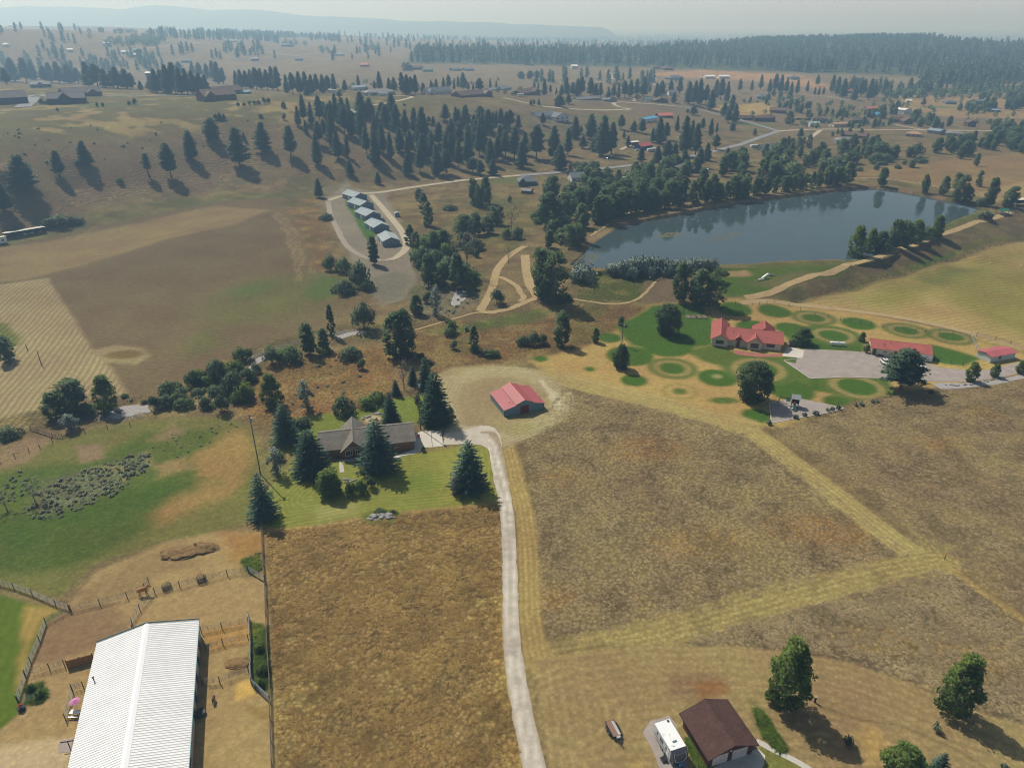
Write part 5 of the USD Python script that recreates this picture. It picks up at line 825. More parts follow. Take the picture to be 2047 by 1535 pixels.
# leafy trees of the village
plant([('L', 1577, 248, 222, 20, 'round leafy tree on the lawn right of the brown village houses'), ('U', 1274, 201, 188, 16, 'round rust brown tree at the gravel road bend'), ('D', 1041, 158, 143, 18), ('D', 1056, 158, 142, 20), ('D', 1080, 155, 143, 22), ('D', 1100, 164, 152, 18), ('D', 812, 142, 125, 16), ('D', 820, 141, 130, 12)], 'near the houses in the far tan field')
fill([(1480, 205), (1540, 190), (1600, 195), (1560, 215)], 6, ['D'], (7, 11), 'behind the brown village houses'); fill([(1540, 225), (1580, 205), (1620, 215), (1600, 228)], 12, ['D', 'D', 'L'], (7, 11), 'around the red brown village barn'); fill([(1600, 240), (1640, 222), (1700, 228), (1690, 242), (1640, 246)], 14, ['D', 'L'], (6, 10), 'around the grey village house', gap=4)
fill([(1690, 255), (1760, 242), (1790, 252), (1720, 262)], 10, ['D', 'L'], (6, 9), 'around the dark blue village house', gap=4); fill([(1720, 232), (1780, 218), (1800, 235), (1750, 245)], 11, ['D'], (6, 10), 'behind the blue roofed village house', gap=4); fill([(1810, 240), (1850, 230), (1900, 250), (1880, 262), (1820, 255)], 16, ['D'], (7, 12), 'in the village grove right of the twin brown houses', gap=4)
fill([(1900, 222), (1960, 215), (2010, 222), (1960, 226), (1910, 228)], 14, ['D'], (7, 11), 'around the green village house', gap=5); fill([(1960, 212), (2060, 190), (2060, 225), (1990, 222)], 18, ['D'], (9, 16), 'at the right frame edge of the village', gap=5); fill([(1790, 185), (1840, 176), (1860, 184), (1820, 190)], 9, ['D'], (7, 11), 'beside the small white village barn', gap=5); fill([(1930, 262), (2000, 250), (2060, 254), (2050, 264), (1960, 268)], 12, ['D', 'P'], (6, 10), 'along the village road at the right frame edge', gap=4)
fill([(1660, 262), (1740, 266), (1730, 280), (1660, 272)], 7, ['L', 'D'], (4, 7), 'before the long brown village house', gap=4); fill([(1130, 352), (1200, 342), (1215, 330), (1140, 334)], 12, ['B', 'D'], (3, 6), 'behind the grey ranch house at the slope foot', gap=3)
# --- the belt of trees north of the pond
fill([(1092, 420), (1140, 372), (1190, 366), (1250, 385), (1245, 428), (1185, 468), (1140, 505), (1095, 492)], 20, ['D', 'D', 'C'], (12, 19), 'in the grove at the west end of the pond', gap=4.5); fill([(1085, 470), (1130, 440), (1150, 470), (1130, 505), (1095, 500)], 9, ['D', 'B'], (5, 10), 'low in the grove by the pond tip', gap=3)
along([(1195, 448), (1240, 432), (1290, 422), (1340, 416)], 11, ['D', 'C', 'D'], (11, 17), 'on the left half of the far pond bank'); along([(1350, 412), (1420, 404), (1470, 396), (1520, 390)], 13, ['D', 'C', 'C'], (10, 17), 'on the middle of the far pond bank'); along([(1530, 388), (1590, 382), (1640, 374), (1690, 369)], 10, ['D', 'C'], (9, 15), 'on the right half of the far pond bank')
fill([(1200, 400), (1260, 362), (1340, 352), (1400, 360), (1400, 392), (1300, 408)], 18, ['D'], (10, 16), 'in the tree belt behind the left pond bank', gap=5); fill([(1400, 362), (1470, 330), (1540, 318), (1560, 345), (1540, 376), (1420, 390)], 19, ['D', 'D', 'C'], (9, 15), 'in the tree belt behind the middle pond bank', gap=5)
fill([(1540, 318), (1600, 300), (1680, 292), (1700, 320), (1660, 356), (1570, 372)], 20, ['D', 'D', 'B'], (7, 13), 'in the tree belt behind the right pond bank', gap=5); fill([(1680, 292), (1760, 286), (1840, 300), (1850, 322), (1760, 336), (1690, 345)], 19, ['D', 'B'], (6, 12), 'in the bushy belt left of the far tan field', gap=5)
fill([(1860, 302), (1930, 282), (1990, 276), (1990, 300), (1900, 322)], 18, ['D'], (8, 14), 'in the dark belt above the far tan field', gap=5); fill([(1985, 276), (2060, 262), (2060, 318), (1990, 310)], 18, ['D'], (10, 16), 'in the dark belt at the right frame edge', gap=5)
fill([(1250, 352), (1300, 338), (1380, 335), (1420, 330), (1400, 352), (1300, 358)], 10, ['D'], (7, 12), 'between the paved road and the tree belt', gap=5); fill([(1480, 320), (1600, 285), (1640, 290), (1560, 316)], 9, ['D', 'C'], (8, 13), 'along the upper edge of the tree belt', gap=5)
fill([(1700, 345), (1800, 338), (1860, 325), (1850, 318), (1740, 330)], 12, ['B'], (2.5, 4), 'at the edge of the far tan field', gap=3); fill([(1100, 372), (1090, 400), (1100, 440), (1070, 470), (1065, 430)], 10, ['B', 'K'], (2, 4), 'left of the pond grove', gap=3)
fill([(1180, 440), (1260, 405), (1400, 385), (1560, 365), (1690, 350), (1690, 362), (1560, 380), (1400, 402), (1280, 420), (1190, 448)], 34, ['B', 'D'], (3, 6), None, 'bushes under the pond belt', 3, 'bush filling the gaps under the trees of the far pond bank')
fill([(1110, 470), (1180, 400), (1300, 370), (1300, 350), (1180, 360), (1095, 430)], 16, ['D', 'D', 'B'], (6, 13), None, 'trees of the pond grove', 4, 'leafy tree crowded in the grove at the west end of the pond')
fill([(820, 520), (880, 480), (955, 500), (960, 580), (900, 560), (840, 575)], 14, ['D', 'B', 'K'], (3.5, 8), None, 'thicket on the creek', 3, 'tree or tall bush crowded in the creek thicket below the sheds')
fill([(320, 800), (380, 750), (470, 735), (510, 760), (480, 815), (380, 825)], 18, ['B', 'B', 'K'], (2, 4), None, 'creek thicket', 2.2, 'bush crowded in the thicket at the creek bend')
plant([('D', 1762, 373, 336, 26, 'windswept tree alone at the top corner of the pond'), ('D', 1851, 386, 349, 18, 'first tree on the right pond bank'), ('D', 1884, 391, 352, 22, 'second tree on the right pond bank'), ('D', 1915, 402, 348, 34, 'tall double tree on the right pond bank'), ('D', 1932, 405, 375, 22, 'small tree beside the tall double tree on the pond'), ('C', 1955, 373, 340, 14, 'slim tree alone in the field behind the pond'),
       ('D', 1982, 414, 356, 30, 'tree left of the pond shelter'), ('D', 2008, 414, 372, 32, 'tree bending right above the pond shelter'), ('B', 1960, 412, 392, 24, 'bush at the pond corner'), ('B', 1968, 440, 424, 34, 'green bush on the pond edge below the shelter'), ('D', 1951, 332, 306, 14, 'lone round tree in the far tan field'), ('D', 1822, 335, 318, 16, 'small spreading tree at the far field edge'), ('X', 1653, 376, 338, 10, 'bare leaning trunk on the far pond bank'),
       ('L', 1708, 518, 452, 36, 'left willow on the pond dam'), ('L', 1736, 510, 456, 28, 'second willow on the pond dam'), ('D', 1758, 506, 462, 34, 'grey willow on the pond dam'), ('D', 1785, 498, 441, 40, 'dark tree in the middle of the dam row'), ('D', 1808, 492, 440, 36, 'dark tree right of the middle of the dam row'), ('L', 1828, 486, 440, 34, 'bright tree near the right end of the dam row'), ('L', 1870, 474, 430, 28, 'bright tree at the right end of the dam row'), ('B', 1850, 478, 452, 30, 'bush between the bright trees of the dam row'), ('B', 1772, 502, 476, 34, 'bush under the dark trees of the dam row')])
plant([('Q', 1166, 560, 528, 58, 'large pale willow bush at the pond tip'), ('Q', 1225, 548, 526, 40), ('Q', 1245, 552, 518, 40), ('Q', 1268, 548, 512, 44), ('Q', 1290, 546, 510, 44), ('Q', 1312, 544, 512, 44), ('Q', 1335, 545, 516, 44), ('Q', 1358, 544, 516, 40), ('Q', 1380, 542, 515, 40), ('Q', 1402, 540, 515, 40), ('Q', 1420, 536, 516, 34), ('Q', 1262, 556, 530, 36), ('Q', 1300, 552, 528, 36), ('Q', 1335, 550, 530, 34)], 'in the willow row on the near pond shore')
plant([('D', 1358, 602, 524, 38, 'slender tree with a clear trunk by the pond lawn'), ('D', 1412, 614, 536, 60, 'big dark leafy tree beside the vegetable plot'), ('D', 1390, 608, 548, 36, 'leafy tree just left of the big dark one'), ('R', 1334, 668, 608, 54, 'rounded dark pine on the lawn left of the red roofed ranch house'), ('R', 1240, 736, 688, 40, 'rounded dark pine on the dry yard left of the green circles'), ('R', 1504, 800, 724, 74, 'large rounded dark pine on the lawn above the playground'),
       ('P', 1800, 778, 700, 70, 'broad pine at the corner of the gravel yard'), ('L', 1602, 687, 655, 42, 'small spreading tree beside the ranch house drive'), ('L', 1940, 762, 724, 26, 'first roadside tree from the left beside the gravel lane'), ('L', 1987, 753, 728, 20, 'second roadside tree from the left beside the gravel lane'), ('L', 2038, 746, 720, 20, 'roadside tree at the right frame edge'),
       ('L', 1722, 682, 664, 16, 'round clipped tree behind the long red garage end'), ('B', 1732, 704, 690, 16, 'clipped bush at the long red garage corner'), ('G', 1536, 848, 836, 14, 'sage bush at the playground corner'), ('G', 1590, 836, 826, 12, 'sage bush left of the playground front edge'), ('G', 1608, 832, 822, 10, 'sage bush on the playground front edge'), ('G', 1630, 828, 818, 14, 'wide sage bush on the playground front edge'),
       ('G', 1655, 822, 813, 9, 'first small sage bush of three past the playground'), ('G', 1664, 820, 811, 9, 'second small sage bush of three past the playground'), ('G', 1676, 818, 808, 10, 'third sage bush at the playground post'), ('G', 1712, 812, 803, 10, 'left sage bush of the four on the field edge'), ('G', 1722, 810, 800, 12, 'second sage bush of the four on the field edge'), ('G', 1745, 805, 797, 8, 'third sage bush of the four on the field edge'), ('G', 1753, 804, 796, 9, 'last sage bush of the four on the field edge'), ('G', 1860, 787, 778, 10, 'sage bush below the corner pine'),
       ('L', 1568, 1412, 1282, 88, 'tall leafy tree right of the brown garage'), ('L', 1905, 1424, 1314, 76, 'leafy tree with two crowns near the right frame edge'), ('L', 1800, 1560, 1496, 90, 'leafy tree cut by the bottom frame edge'), ('S', 1868, 1560, 1504, 48, 'small blue spruce cut by the bottom frame edge'), ('G', 1694, 1487, 1465, 22, 'pale sage bush alone right of the brown garage'), ('G', 1873, 1460, 1442, 20, 'pale sage bush near the two crowned tree'), ('G', 2008, 1535, 1525, 16, 'pale sage bush in the bottom right corner')])
# --- pasture sagebrush and others
plant([('Y', 72, 1006, 966, 42, 'purple grey twiggy bush in the pasture'), ('Y', 14, 1020, 985, 44, 'rusty twiggy bush at the left frame edge of the pasture')])
_g = 'pale sagebrush scattered over the green pasture'
fill([(50, 1010), (100, 965), (240, 915), (300, 905), (296, 938), (230, 990), (120, 1040), (40, 1035)], 150, ['G'], (0.40, 1.0), None, _g, 1.0, 'pale sagebrush clump in the crowded strip across the green pasture'); fill([(-20, 1000), (40, 940), (70, 960), (40, 1000)], 22, ['G'], (0.45, 0.9), None, _g, 1.2, 'pale sagebrush at the left frame edge of the green pasture')
fill([(330, 870), (460, 840), (500, 850), (430, 880), (340, 920), (300, 900)], 30, ['G'], (0.25, 0.55), None, _g, 1.5, 'small sagebrush on the upper pasture by the fence')
fill([(200, 800), (480, 740), (470, 770), (330, 820), (200, 835)], 26, ['G', 'B'], (0.8, 1.6), None, 'low bushes on the creek bank', 2, 'low bush on the creek bank below the thicket')
fill([(500, 780), (700, 700), (780, 720), (700, 800), (560, 830)], 18, ['G'], (0.5, 1.0), None, 'small bushes in the ochre grass', 3, 'small grey bush in the ochre grass by the creek')
fill([(0, 260), (200, 245), (560, 235), (590, 270), (300, 300), (0, 330)], 40, ['G'], (0.8, 1.8), None, 'bushes dotted over the bench', 4, 'small dark bush dotted on the bench grass')
plant([('B', 476, 212, 204, 8), ('B', 488, 211, 204, 8), ('B', 500, 210, 202, 8), ('B', 509, 209, 201, 8), ('B', 517, 208, 198, 8), ('B', 528, 208, 196, 10), ('B', 537, 206, 195, 10), ('B', 567, 216, 200, 10), ('B', 84, 210, 198, 10), ('B', 92, 210, 200, 12), ('B', 115, 222, 214, 6), ('B', 195, 215, 205, 6), ('B', 206, 214, 204, 6), ('B', 258, 210, 200, 8), ('B', 270, 210, 198, 10)], 'dotting the lawns of the bench lodges')
plant([('K', 520, 1300, 1286, 26), ('K', 526, 1345, 1330, 28), ('K', 518, 1372, 1358, 24), ('K', 62, 1380, 1366, 24), ('K', 80, 1392, 1380, 22), ('K', 392, 1094, 1085, 10), ('B', 760, 1024, 1018, 26), ('B', 785, 1024, 1019, 12)], 'growing as weeds near the corral fences and rock bed')
for key in sorted({(str(p[6]), p[0]) for p in PLACED if p[6] and not p[5]}):
    mine = sorted([p for p in PLACED if p[6] and not p[5] and (str(p[6]), p[0]) == key], key=lambda p: p[1])
    for i, p in enumerate(mine): p[5] = f'{KIND[key[1]][2]} {key[0]}' if len(mine) == 1 else (f'{ORD[i]} {KIND[key[1]][2]} from left {key[0]}' if i < len(mine) - 1 else f'{KIND[key[1]][2]} farthest right {key[0]}')
for p in PLACED:
    if len(p[5].split()) > 16: print('LONG', len(p[5].split()), p[5])
for kd, u, p, h, r, lab, place, group in PLACED: grow(kd, p, h, r, lab, group)
# ---------------------------------------------------------------- woods too far off to tell the trees apart, and grass: scattered copies
def scatter(name, label, cat, forms, pts, hs, seed, width=None, kind='stuff'):
    """many small copies of a few shapes as one object; pts (n, 3), hs scale per copy"""
    rg = np.random.RandomState(seed); p = numbered('/World/' + name); pi = UsdGeom.PointInstancer.Define(stage, p); protos = []
    for k, (mesh, mat) in enumerate(forms):
        q = f'{p}/form_{k}'; leafage(p, f'form_{k}', mesh, mat, 'up' if 'grass' in name or 'weeds' in name else 'cone' if len(forms) == 3 else 'ball', k); protos.append(q)
    pi.CreatePrototypesRel().SetTargets([Sdf.Path(q) for q in protos]); n = len(pts); a = rg.uniform(0, 2 * np.pi, n)
    pi.CreateProtoIndicesAttr(Vt.IntArray.FromNumpy(rg.randint(0, len(forms), n).astype(np.int32))); pi.CreatePositionsAttr(Vt.Vec3fArray.FromNumpy(np.asarray(pts, np.float32)))
    pi.CreateOrientationsAttr(Vt.QuathArray([Gf.Quath(float(math.cos(t / 2)), 0, 0, float(math.sin(t / 2))) for t in a])); w = hs if width is None else width
    pi.CreateScalesAttr(Vt.Vec3fArray.FromNumpy(np.c_[w, w, hs].astype(np.float32))); tag(pi.GetPrim(), label, cat, None, kind)
def spire(seed, R=0.17):
    rg = np.random.RandomState(seed); mb = MB(); mb.tube((0, 0, 0), (0, 0, .3), .014, .01, 3); n = 46; f = np.linspace(0.12, 0.97, n); az = np.arange(n) * 2.4; r = R * (1 - f) ** 0.75 * rg.uniform(.7, 1.2, n) + .02
    p = np.c_[np.cos(az) * r * .5, np.sin(az) * r * .5, f]; needles(mb, p, np.c_[np.cos(az), np.sin(az), np.full(n, .35)], r + .07, np.full(n, .13), rg); mb.tube((0, 0, .1), (0, 0, 1), R * .55, .004, 5); return mb
def puff(seed):
    rg = np.random.RandomState(seed); mb = MB(); c = rg.normal(size=(60, 3)); c /= np.linalg.norm(c, axis=1, keepdims=True); c = c * np.array([.42, .42, .42]) * rg.uniform(.7, 1, (60, 1)) + np.array([0, 0, .5]); cards(mb, c, np.full(60, .26), rg); return mb
def in_land(poly, n, seed, thin=None):
    P = site(poly); pg = Polygon(P[:, :2]).buffer(0); x0, y0, x1, y1 = pg.bounds; rg = np.random.RandomState(seed); q = np.c_[rg.uniform(x0, x1, n * 6), rg.uniform(y0, y1, n * 6)]; q = q[contains_xy(pg, q[:, 0], q[:, 1])]
    if thin: q = q[meshkit.noise(np.c_[q / thin[0], np.zeros(len(q))], seed) > thin[1]]
    q = q[:n]; return np.c_[q, ground_z(q[:, 0], q[:, 1]) - 0.3]
_sp = [(spire(s, R), F_PINE) for s, R in ((1, .17), (2, .14), (3, .20))]
_w = np.vstack([in_land([(820, 128), (1000, 129), (1180, 132), (1330, 136), (1560, 138), (1800, 152), (2120, 158), (2120, 100), (1900, 92), (1640, 82), (1450, 96), (1300, 106), (1100, 108), (840, 108)], 5200, 51), in_land([(1500, 138), (1640, 148), (1800, 165), (2120, 180), (2120, 150), (1800, 146)], 500, 52, (90, .45))])
scatter('pine_forest', 'dark blue pine forest covering the far wooded ridge', 'forest', _sp, _w, np.random.RandomState(3).uniform(17, 29, len(_w)), 5)
_w = np.vstack([in_land([(690, 100), (1100, 112), (1450, 96), (1640, 82), (2120, 96), (2120, 74), (1500, 70), (1100, 78), (700, 78)], 2600, 53, (220, .42)), in_land([(700, 82), (2120, 80), (2120, 62), (1000, 66), (640, 74)], 2600, 54, (380, .50)), in_land([(300, 74), (680, 90), (680, 76), (520, 70), (320, 66)], 420, 55, (130, .5))])
scatter('far_woods', 'scattered hazy woods on the far valley floor', 'forest', _sp, _w, np.random.RandomState(4).uniform(15, 26, len(_w)), 6)
_w = np.vstack([in_land([(40, 100), (80, 80), (130, 74), (160, 96), (150, 120), (60, 118)], 16, 56), in_land([(0, 118), (330, 108), (330, 146), (0, 150)], 75, 57), in_land([(0, 86), (170, 70), (170, 60), (0, 62)], 22, 58, (60, .5)), in_land([(455, 100), (520, 92), (530, 112), (470, 120)], 26, 59), in_land([(340, 105), (460, 98), (460, 122), (350, 124)], 22, 60, (50, .45)), in_land([(540, 118), (720, 104), (820, 116), (700, 126)], 14, 61, (50, .4)), in_land([(1000, 150), (1300, 150), (1330, 172), (1000, 168)], 26, 62, (60, .5)), in_land([(1680, 178), (2100, 172), (2100, 190), (1700, 192)], 90, 63, (70, .45))])
scatter('hillside_pines', 'small pines dotted over the far hillside fields', 'trees', _sp, _w, np.random.RandomState(5).uniform(13, 23, len(_w)), 7)
_w = np.vstack([in_land([(200, 84), (300, 78), (330, 88), (330, 96), (220, 98)], 42, 64), in_land([(245, 78), (330, 76), (330, 92), (250, 96)], 18, 65), in_land([(150, 72), (320, 66), (330, 74), (160, 80)], 22, 66), in_land([(1700, 192), (2100, 178), (2100, 200), (1720, 200)], 60, 67, (60, .45)), in_land([(560, 92), (590, 90), (700, 112), (660, 114)], 12, 68), in_land([(730, 98), (762, 96), (762, 102), (730, 103)], 14, 69)])
scatter('far_leafy_trees', 'round leafy trees about the farmsteads far off', 'trees', [(puff(s), F_LEAF) for s in (1, 2)], _w, np.random.RandomState(6).uniform(9, 15, len(_w)), 8)
_w = np.vstack([in_land([(1480, 200), (1620, 195), (1720, 215), (1740, 250), (1620, 258), (1500, 240)], 60, 81, (40, .4)), in_land([(1740, 200), (2080, 195), (2080, 258), (1760, 256)], 80, 82, (45, .5)), in_land([(1000, 165), (1400, 160), (1400, 200), (1010, 195)], 40, 83, (40, .5)), in_land([(660, 170), (1000, 160), (1000, 185), (670, 195)], 26, 84, (40, .45))])
scatter('village_greenery', 'small garden trees and shrubs between the village houses', 'greenery', [(puff(s), F_LEAF) for s in (3, 4)], _w, np.random.RandomState(60).uniform(3, 8, len(_w)), 85)
# tall dry grass near the camera
def tuft(seed, n=16, lean=1.1):
    rg = np.random.RandomState(seed); mb = MB(); a = rg.uniform(0, 6.28, n); p = np.c_[np.cos(a) * .12, np.sin(a) * .12, np.zeros(n)] * rg.uniform(.2, 1.3, (n, 1)); d = np.c_[np.cos(a) * lean, np.sin(a) * lean, np.ones(n)] + rg.normal(size=(n, 3)) * .3; needles(mb, p, d, rg.uniform(.5, 1.0, n), np.full(n, .20), rg); return mb
F_OCHRE = foliage('ochre_grass', lin(142, 114, 66), lin(166, 138, 84), lin(200, 172, 114), 0.35, 0.9, 0.506); F_STRAW = foliage('straw_grass', lin(142, 124, 92), lin(172, 152, 116), lin(206, 186, 146), 0.35, 0.9, 0.506); F_GREENG = foliage('green_weeds', lin(56, 84, 28), lin(84, 110, 40), lin(120, 136, 62), 0.3, 0.9)
def grass(P, n, seed, clump=.36):
    pg = Polygon(np.asarray(P)[:, :2]).buffer(-0.6); x0, y0, x1, y1 = pg.bounds; rg = np.random.RandomState(seed); q = np.c_[rg.uniform(x0, x1, n * 3), rg.uniform(y0, y1, n * 3)]; q = q[contains_xy(pg, q[:, 0], q[:, 1])]; q = q[meshkit.noise(np.c_[q / 1.1, np.zeros(len(q))], seed) > clump - .12 * rg.uniform(0, 1, len(q))][:n]
    return np.c_[q, ground_z(q[:, 0], q[:, 1]) - .03]
_t = [tuft(s) for s in (1, 2, 3, 4)]
_p = grass(ORANGE, 5000, 71, .45); scatter('tall_dry_grass', 'tall ochre dry grass filling the field left of the driveway', 'grass', [(t, F_OCHRE) for t in _t], _p, np.random.RandomState(8).uniform(.22, .45, len(_p)), 9, np.random.RandomState(9).uniform(.7, 1.5, len(_p)))
for k, (px, n, lab) in enumerate([([(1050, 885), (1120, 775), (1240, 796), (1400, 836), (1500, 866), (1640, 966), (1838, 1106), (1640, 1166), (1400, 1230), (1200, 1276), (1090, 1288), (1068, 1100)], 4500, 'straw dry grass in the field between driveway and mown strips'), ([(1570, 866), (1700, 810), (1800, 794), (2080, 750), (2080, 1240), (1895, 1112), (1700, 960)], 3500, 'straw dry grass in the field below the playground'), ([(1300, 1287), (1640, 1198), (1875, 1132), (2080, 1275), (2080, 1460), (1900, 1392), (1700, 1318), (1450, 1290)], 3500, 'straw dry grass in the field above the brown garage')]):
    _p = grass(site(px), n, 72 + k); scatter('dry_grass', lab, 'grass', [(t, F_STRAW) for t in _t], _p, np.random.RandomState(10 + k).uniform(.14, .30, len(_p)), 12 + k, np.random.RandomState(20 + k).uniform(.6, 1.2, len(_p)))
_p = np.vstack([grass(site(q), n, 80 + i, .4) for i, (q, n) in enumerate([([(505, 1240), (535, 1250), (542, 1340), (540, 1390), (505, 1370), (500, 1300)], 900), ([(55, 1375), (88, 1360), (100, 1390), (85, 1410), (50, 1410)], 160), ([(480, 1120), (520, 1095), (528, 1140), (500, 1150)], 160), ([(1362, 1460), (1372, 1450), (1420, 1545), (1400, 1560)], 420), ([(1500, 1400), (1525, 1420), (1580, 1500), (1560, 1510), (1520, 1470)], 350), ([(735, 1030), (790, 1020), (800, 1028), (750, 1038)], 120)])])
scatter('green_weeds', 'green weeds growing along the fences and the brown garage', 'weeds', [(t, F_GREENG) for t in _t], _p, np.random.RandomState(30).uniform(.3, .7, len(_p)), 33, np.random.RandomState(31).uniform(.8, 1.6, len(_p)))
# ---------------------------------------------------------------- buildings
M_WIN = usdkit.material(stage, '/World/Looks/window_glass', {'p': ('principled_bsdf', {'base_color': (0.02, 0.028, 0.034), 'roughness': 0.08, 'specular_ior_level': 0.7})}, surface='p.BSDF')
M_WHITE = plain('white_trim', (0.72, 0.72, 0.70), 0.5); M_DARKTRIM = plain('dark_trim', lin(60, 50, 46), 0.6)
M_REDMETAL = plain('red_roof_metal', lin(178, 100, 90), 0.5, 0.3, vary=0.16, scale=0.35); M_PINKMETAL = plain('faded_red_roof_metal', lin(180, 98, 100), 0.5, 0.3, vary=0.16, scale=0.35)
M_WHITEMETAL = plain('white_roof_metal', (0.70, 0.70, 0.69), 0.38, 0.4, vary=0.10, scale=0.3)
def shingles(name, c, scale=3.0):
    if name in _mats: return _mats[name]
    c = np.array(c)
    _mats[name] = usdkit.material(stage, '/World/Looks/' + name, {
        't': ('texture_coordinate', {}), 'mp': ('mapping', {'scale': (1.0, 2.6, 2.6)}), 'v': ('voronoi_texture', {'scale': scale * 0.8, 'randomness': 0.9}), 'bw': ('rgb_to_bw', {}), 'n': ('noise_texture', {'scale': 0.5, 'detail': 4.0}),
        'm': ('map_range', {'from_min': 0.0, 'from_max': 1.0, 'to_min': 0.78, 'to_max': 1.22}), 'q': ('map_range', {'from_min': 0.3, 'from_max': 0.7, 'to_min': 0.85, 'to_max': 1.12}), 'k': ('math', {'math_type': 'multiply'}), 'h': ('hsv', {'color': tuple(c)}),
        'b': ('bump', {'strength': 0.4, 'distance': 0.02}), 'p': ('principled_bsdf', {'roughness': 0.92, 'specular_ior_level': 0.15})},
        [('t.object', 'mp.vector'), ('mp.vector', 'v.vector'), ('t.object', 'n.vector'), ('v.color', 'bw.color'), ('bw.val', 'm.value'), ('n.fac', 'q.value'), ('m.result', 'k.value1'), ('q.result', 'k.value2'), ('k.value', 'h.value'), ('h.color', 'p.base_color'), ('v.distance', 'b.height'), ('b.normal', 'p.normal')], surface='p.BSDF')
    return _mats[name]
M_GREYSH = shingles('grey_shingles', lin(126, 120, 110)); M_BROWNSH = shingles('brown_shingles', lin(84, 62, 56)); M_DARKSH = shingles('charcoal_shingles', lin(78, 74, 76)); M_BLUEGREYSH = shingles('pale_grey_shingles', lin(160, 170, 172))
def rect_on(face, c, u0, u1, z0, z1, d0, d1, mb=None):
    """a box on a wall: face front/back/left/right at plane c, from d0 to d1 metres outward"""
    mb = mb or MB(); s = {'front': -1, 'back': 1, 'left': -1, 'right': 1}[face]; a, b = sorted((c + s * d0, c + s * d1))
    return mb.box(u0, u1, a, b, z0, z1) if face in ('front', 'back') else mb.box(a, b, u0, u1, z0, z1)
def window(par, face, c, u, z, w, h, trim=None, mull=0, far=False):
    trim = trim or M_WHITE
    if far:
        return part(par, 'window', rect_on(face, c, u - w / 2, u + w / 2, z, z + h, -0.02, 0.05), M_WIN)
    t = 0.09; mb = MB()
    for q in ((u - w / 2, u + w / 2, z, z + t), (u - w / 2, u + w / 2, z + h - t, z + h), (u - w / 2, u - w / 2 + t, z + t, z + h - t), (u + w / 2 - t, u + w / 2, z + t, z + h - t)): rect_on(face, c, *q, -0.03, 0.07, mb)
    for k in range(mull): x = u - w / 2 + w * (k + 1) / (mull + 1); rect_on(face, c, x - 0.03, x + 0.03, z + t, z + h - t, -0.02, 0.055, mb)
    p = part(par, 'window', mb, trim); part(p, 'pane', rect_on(face, c, u - w / 2 + t * .8, u + w / 2 - t * .8, z + t * .8, z + h - t * .8, -0.02, 0.03), M_WIN); return p
def door(par, face, c, u, w, h, mat, name='door', handle=True, ribs=0):
    p = part(par, name, rect_on(face, c, u - w / 2, u + w / 2, 0.02, h, -0.03, 0.06), mat)
    if handle and not ribs: part(p, 'handle', rect_on(face, c, u + w * 0.36, u + w * 0.42, 0.95, 1.1, 0.06, 0.11), M_DARKTRIM)
    for k in range(ribs): part(p, 'panel', rect_on(face, c, u - w / 2 + .06, u + w / 2 - .06, 0.07 + k * h / ribs, h * (k + 1) / ribs - 0.02, 0.06, 0.085), mat)
    return p
def roof_slope(par, e0, e1, r1, r0, mat, n=1, t=0.10, ribs=0, name='roof_slope', rib_h=0.05, alone=True):
    """one slope from the eave e0-e1 to the ridge r0-r1; n panels side by side, ribs raised seams on each"""
    e0, e1, r1, r0 = (np.asarray(a, float) for a in (e0, e1, r1, r0)); nrm = np.cross(e1 - e0, r0 - e0); nrm /= np.linalg.norm(nrm); gap = 0.012 if n > 1 else 0
    mbs = []
    for k in range(n):
        a, b = k / n, (k + 1) / n; L = np.linalg.norm(e1 - e0); g = gap / L
        q = [e0 + (e1 - e0) * (a + g), e0 + (e1 - e0) * (b - g), r0 + (r1 - r0) * (b - g), r0 + (r1 - r0) * (a + g)]; mb = MB().slab(q, t)
        for j in range(ribs):
            s = a + (b - a) * (j + 0.5) / ribs; w = 0.035 / L; mb.slab([e0 + (e1 - e0) * (s - w) + nrm * rib_h, e0 + (e1 - e0) * (s + w) + nrm * rib_h, r0 + (r1 - r0) * (s + w) + nrm * rib_h, r0 + (r1 - r0) * (s - w) + nrm * rib_h], rib_h + 0.01)
        mbs.append(mb)
    return [part(par, name, mb, mat) for mb in mbs]
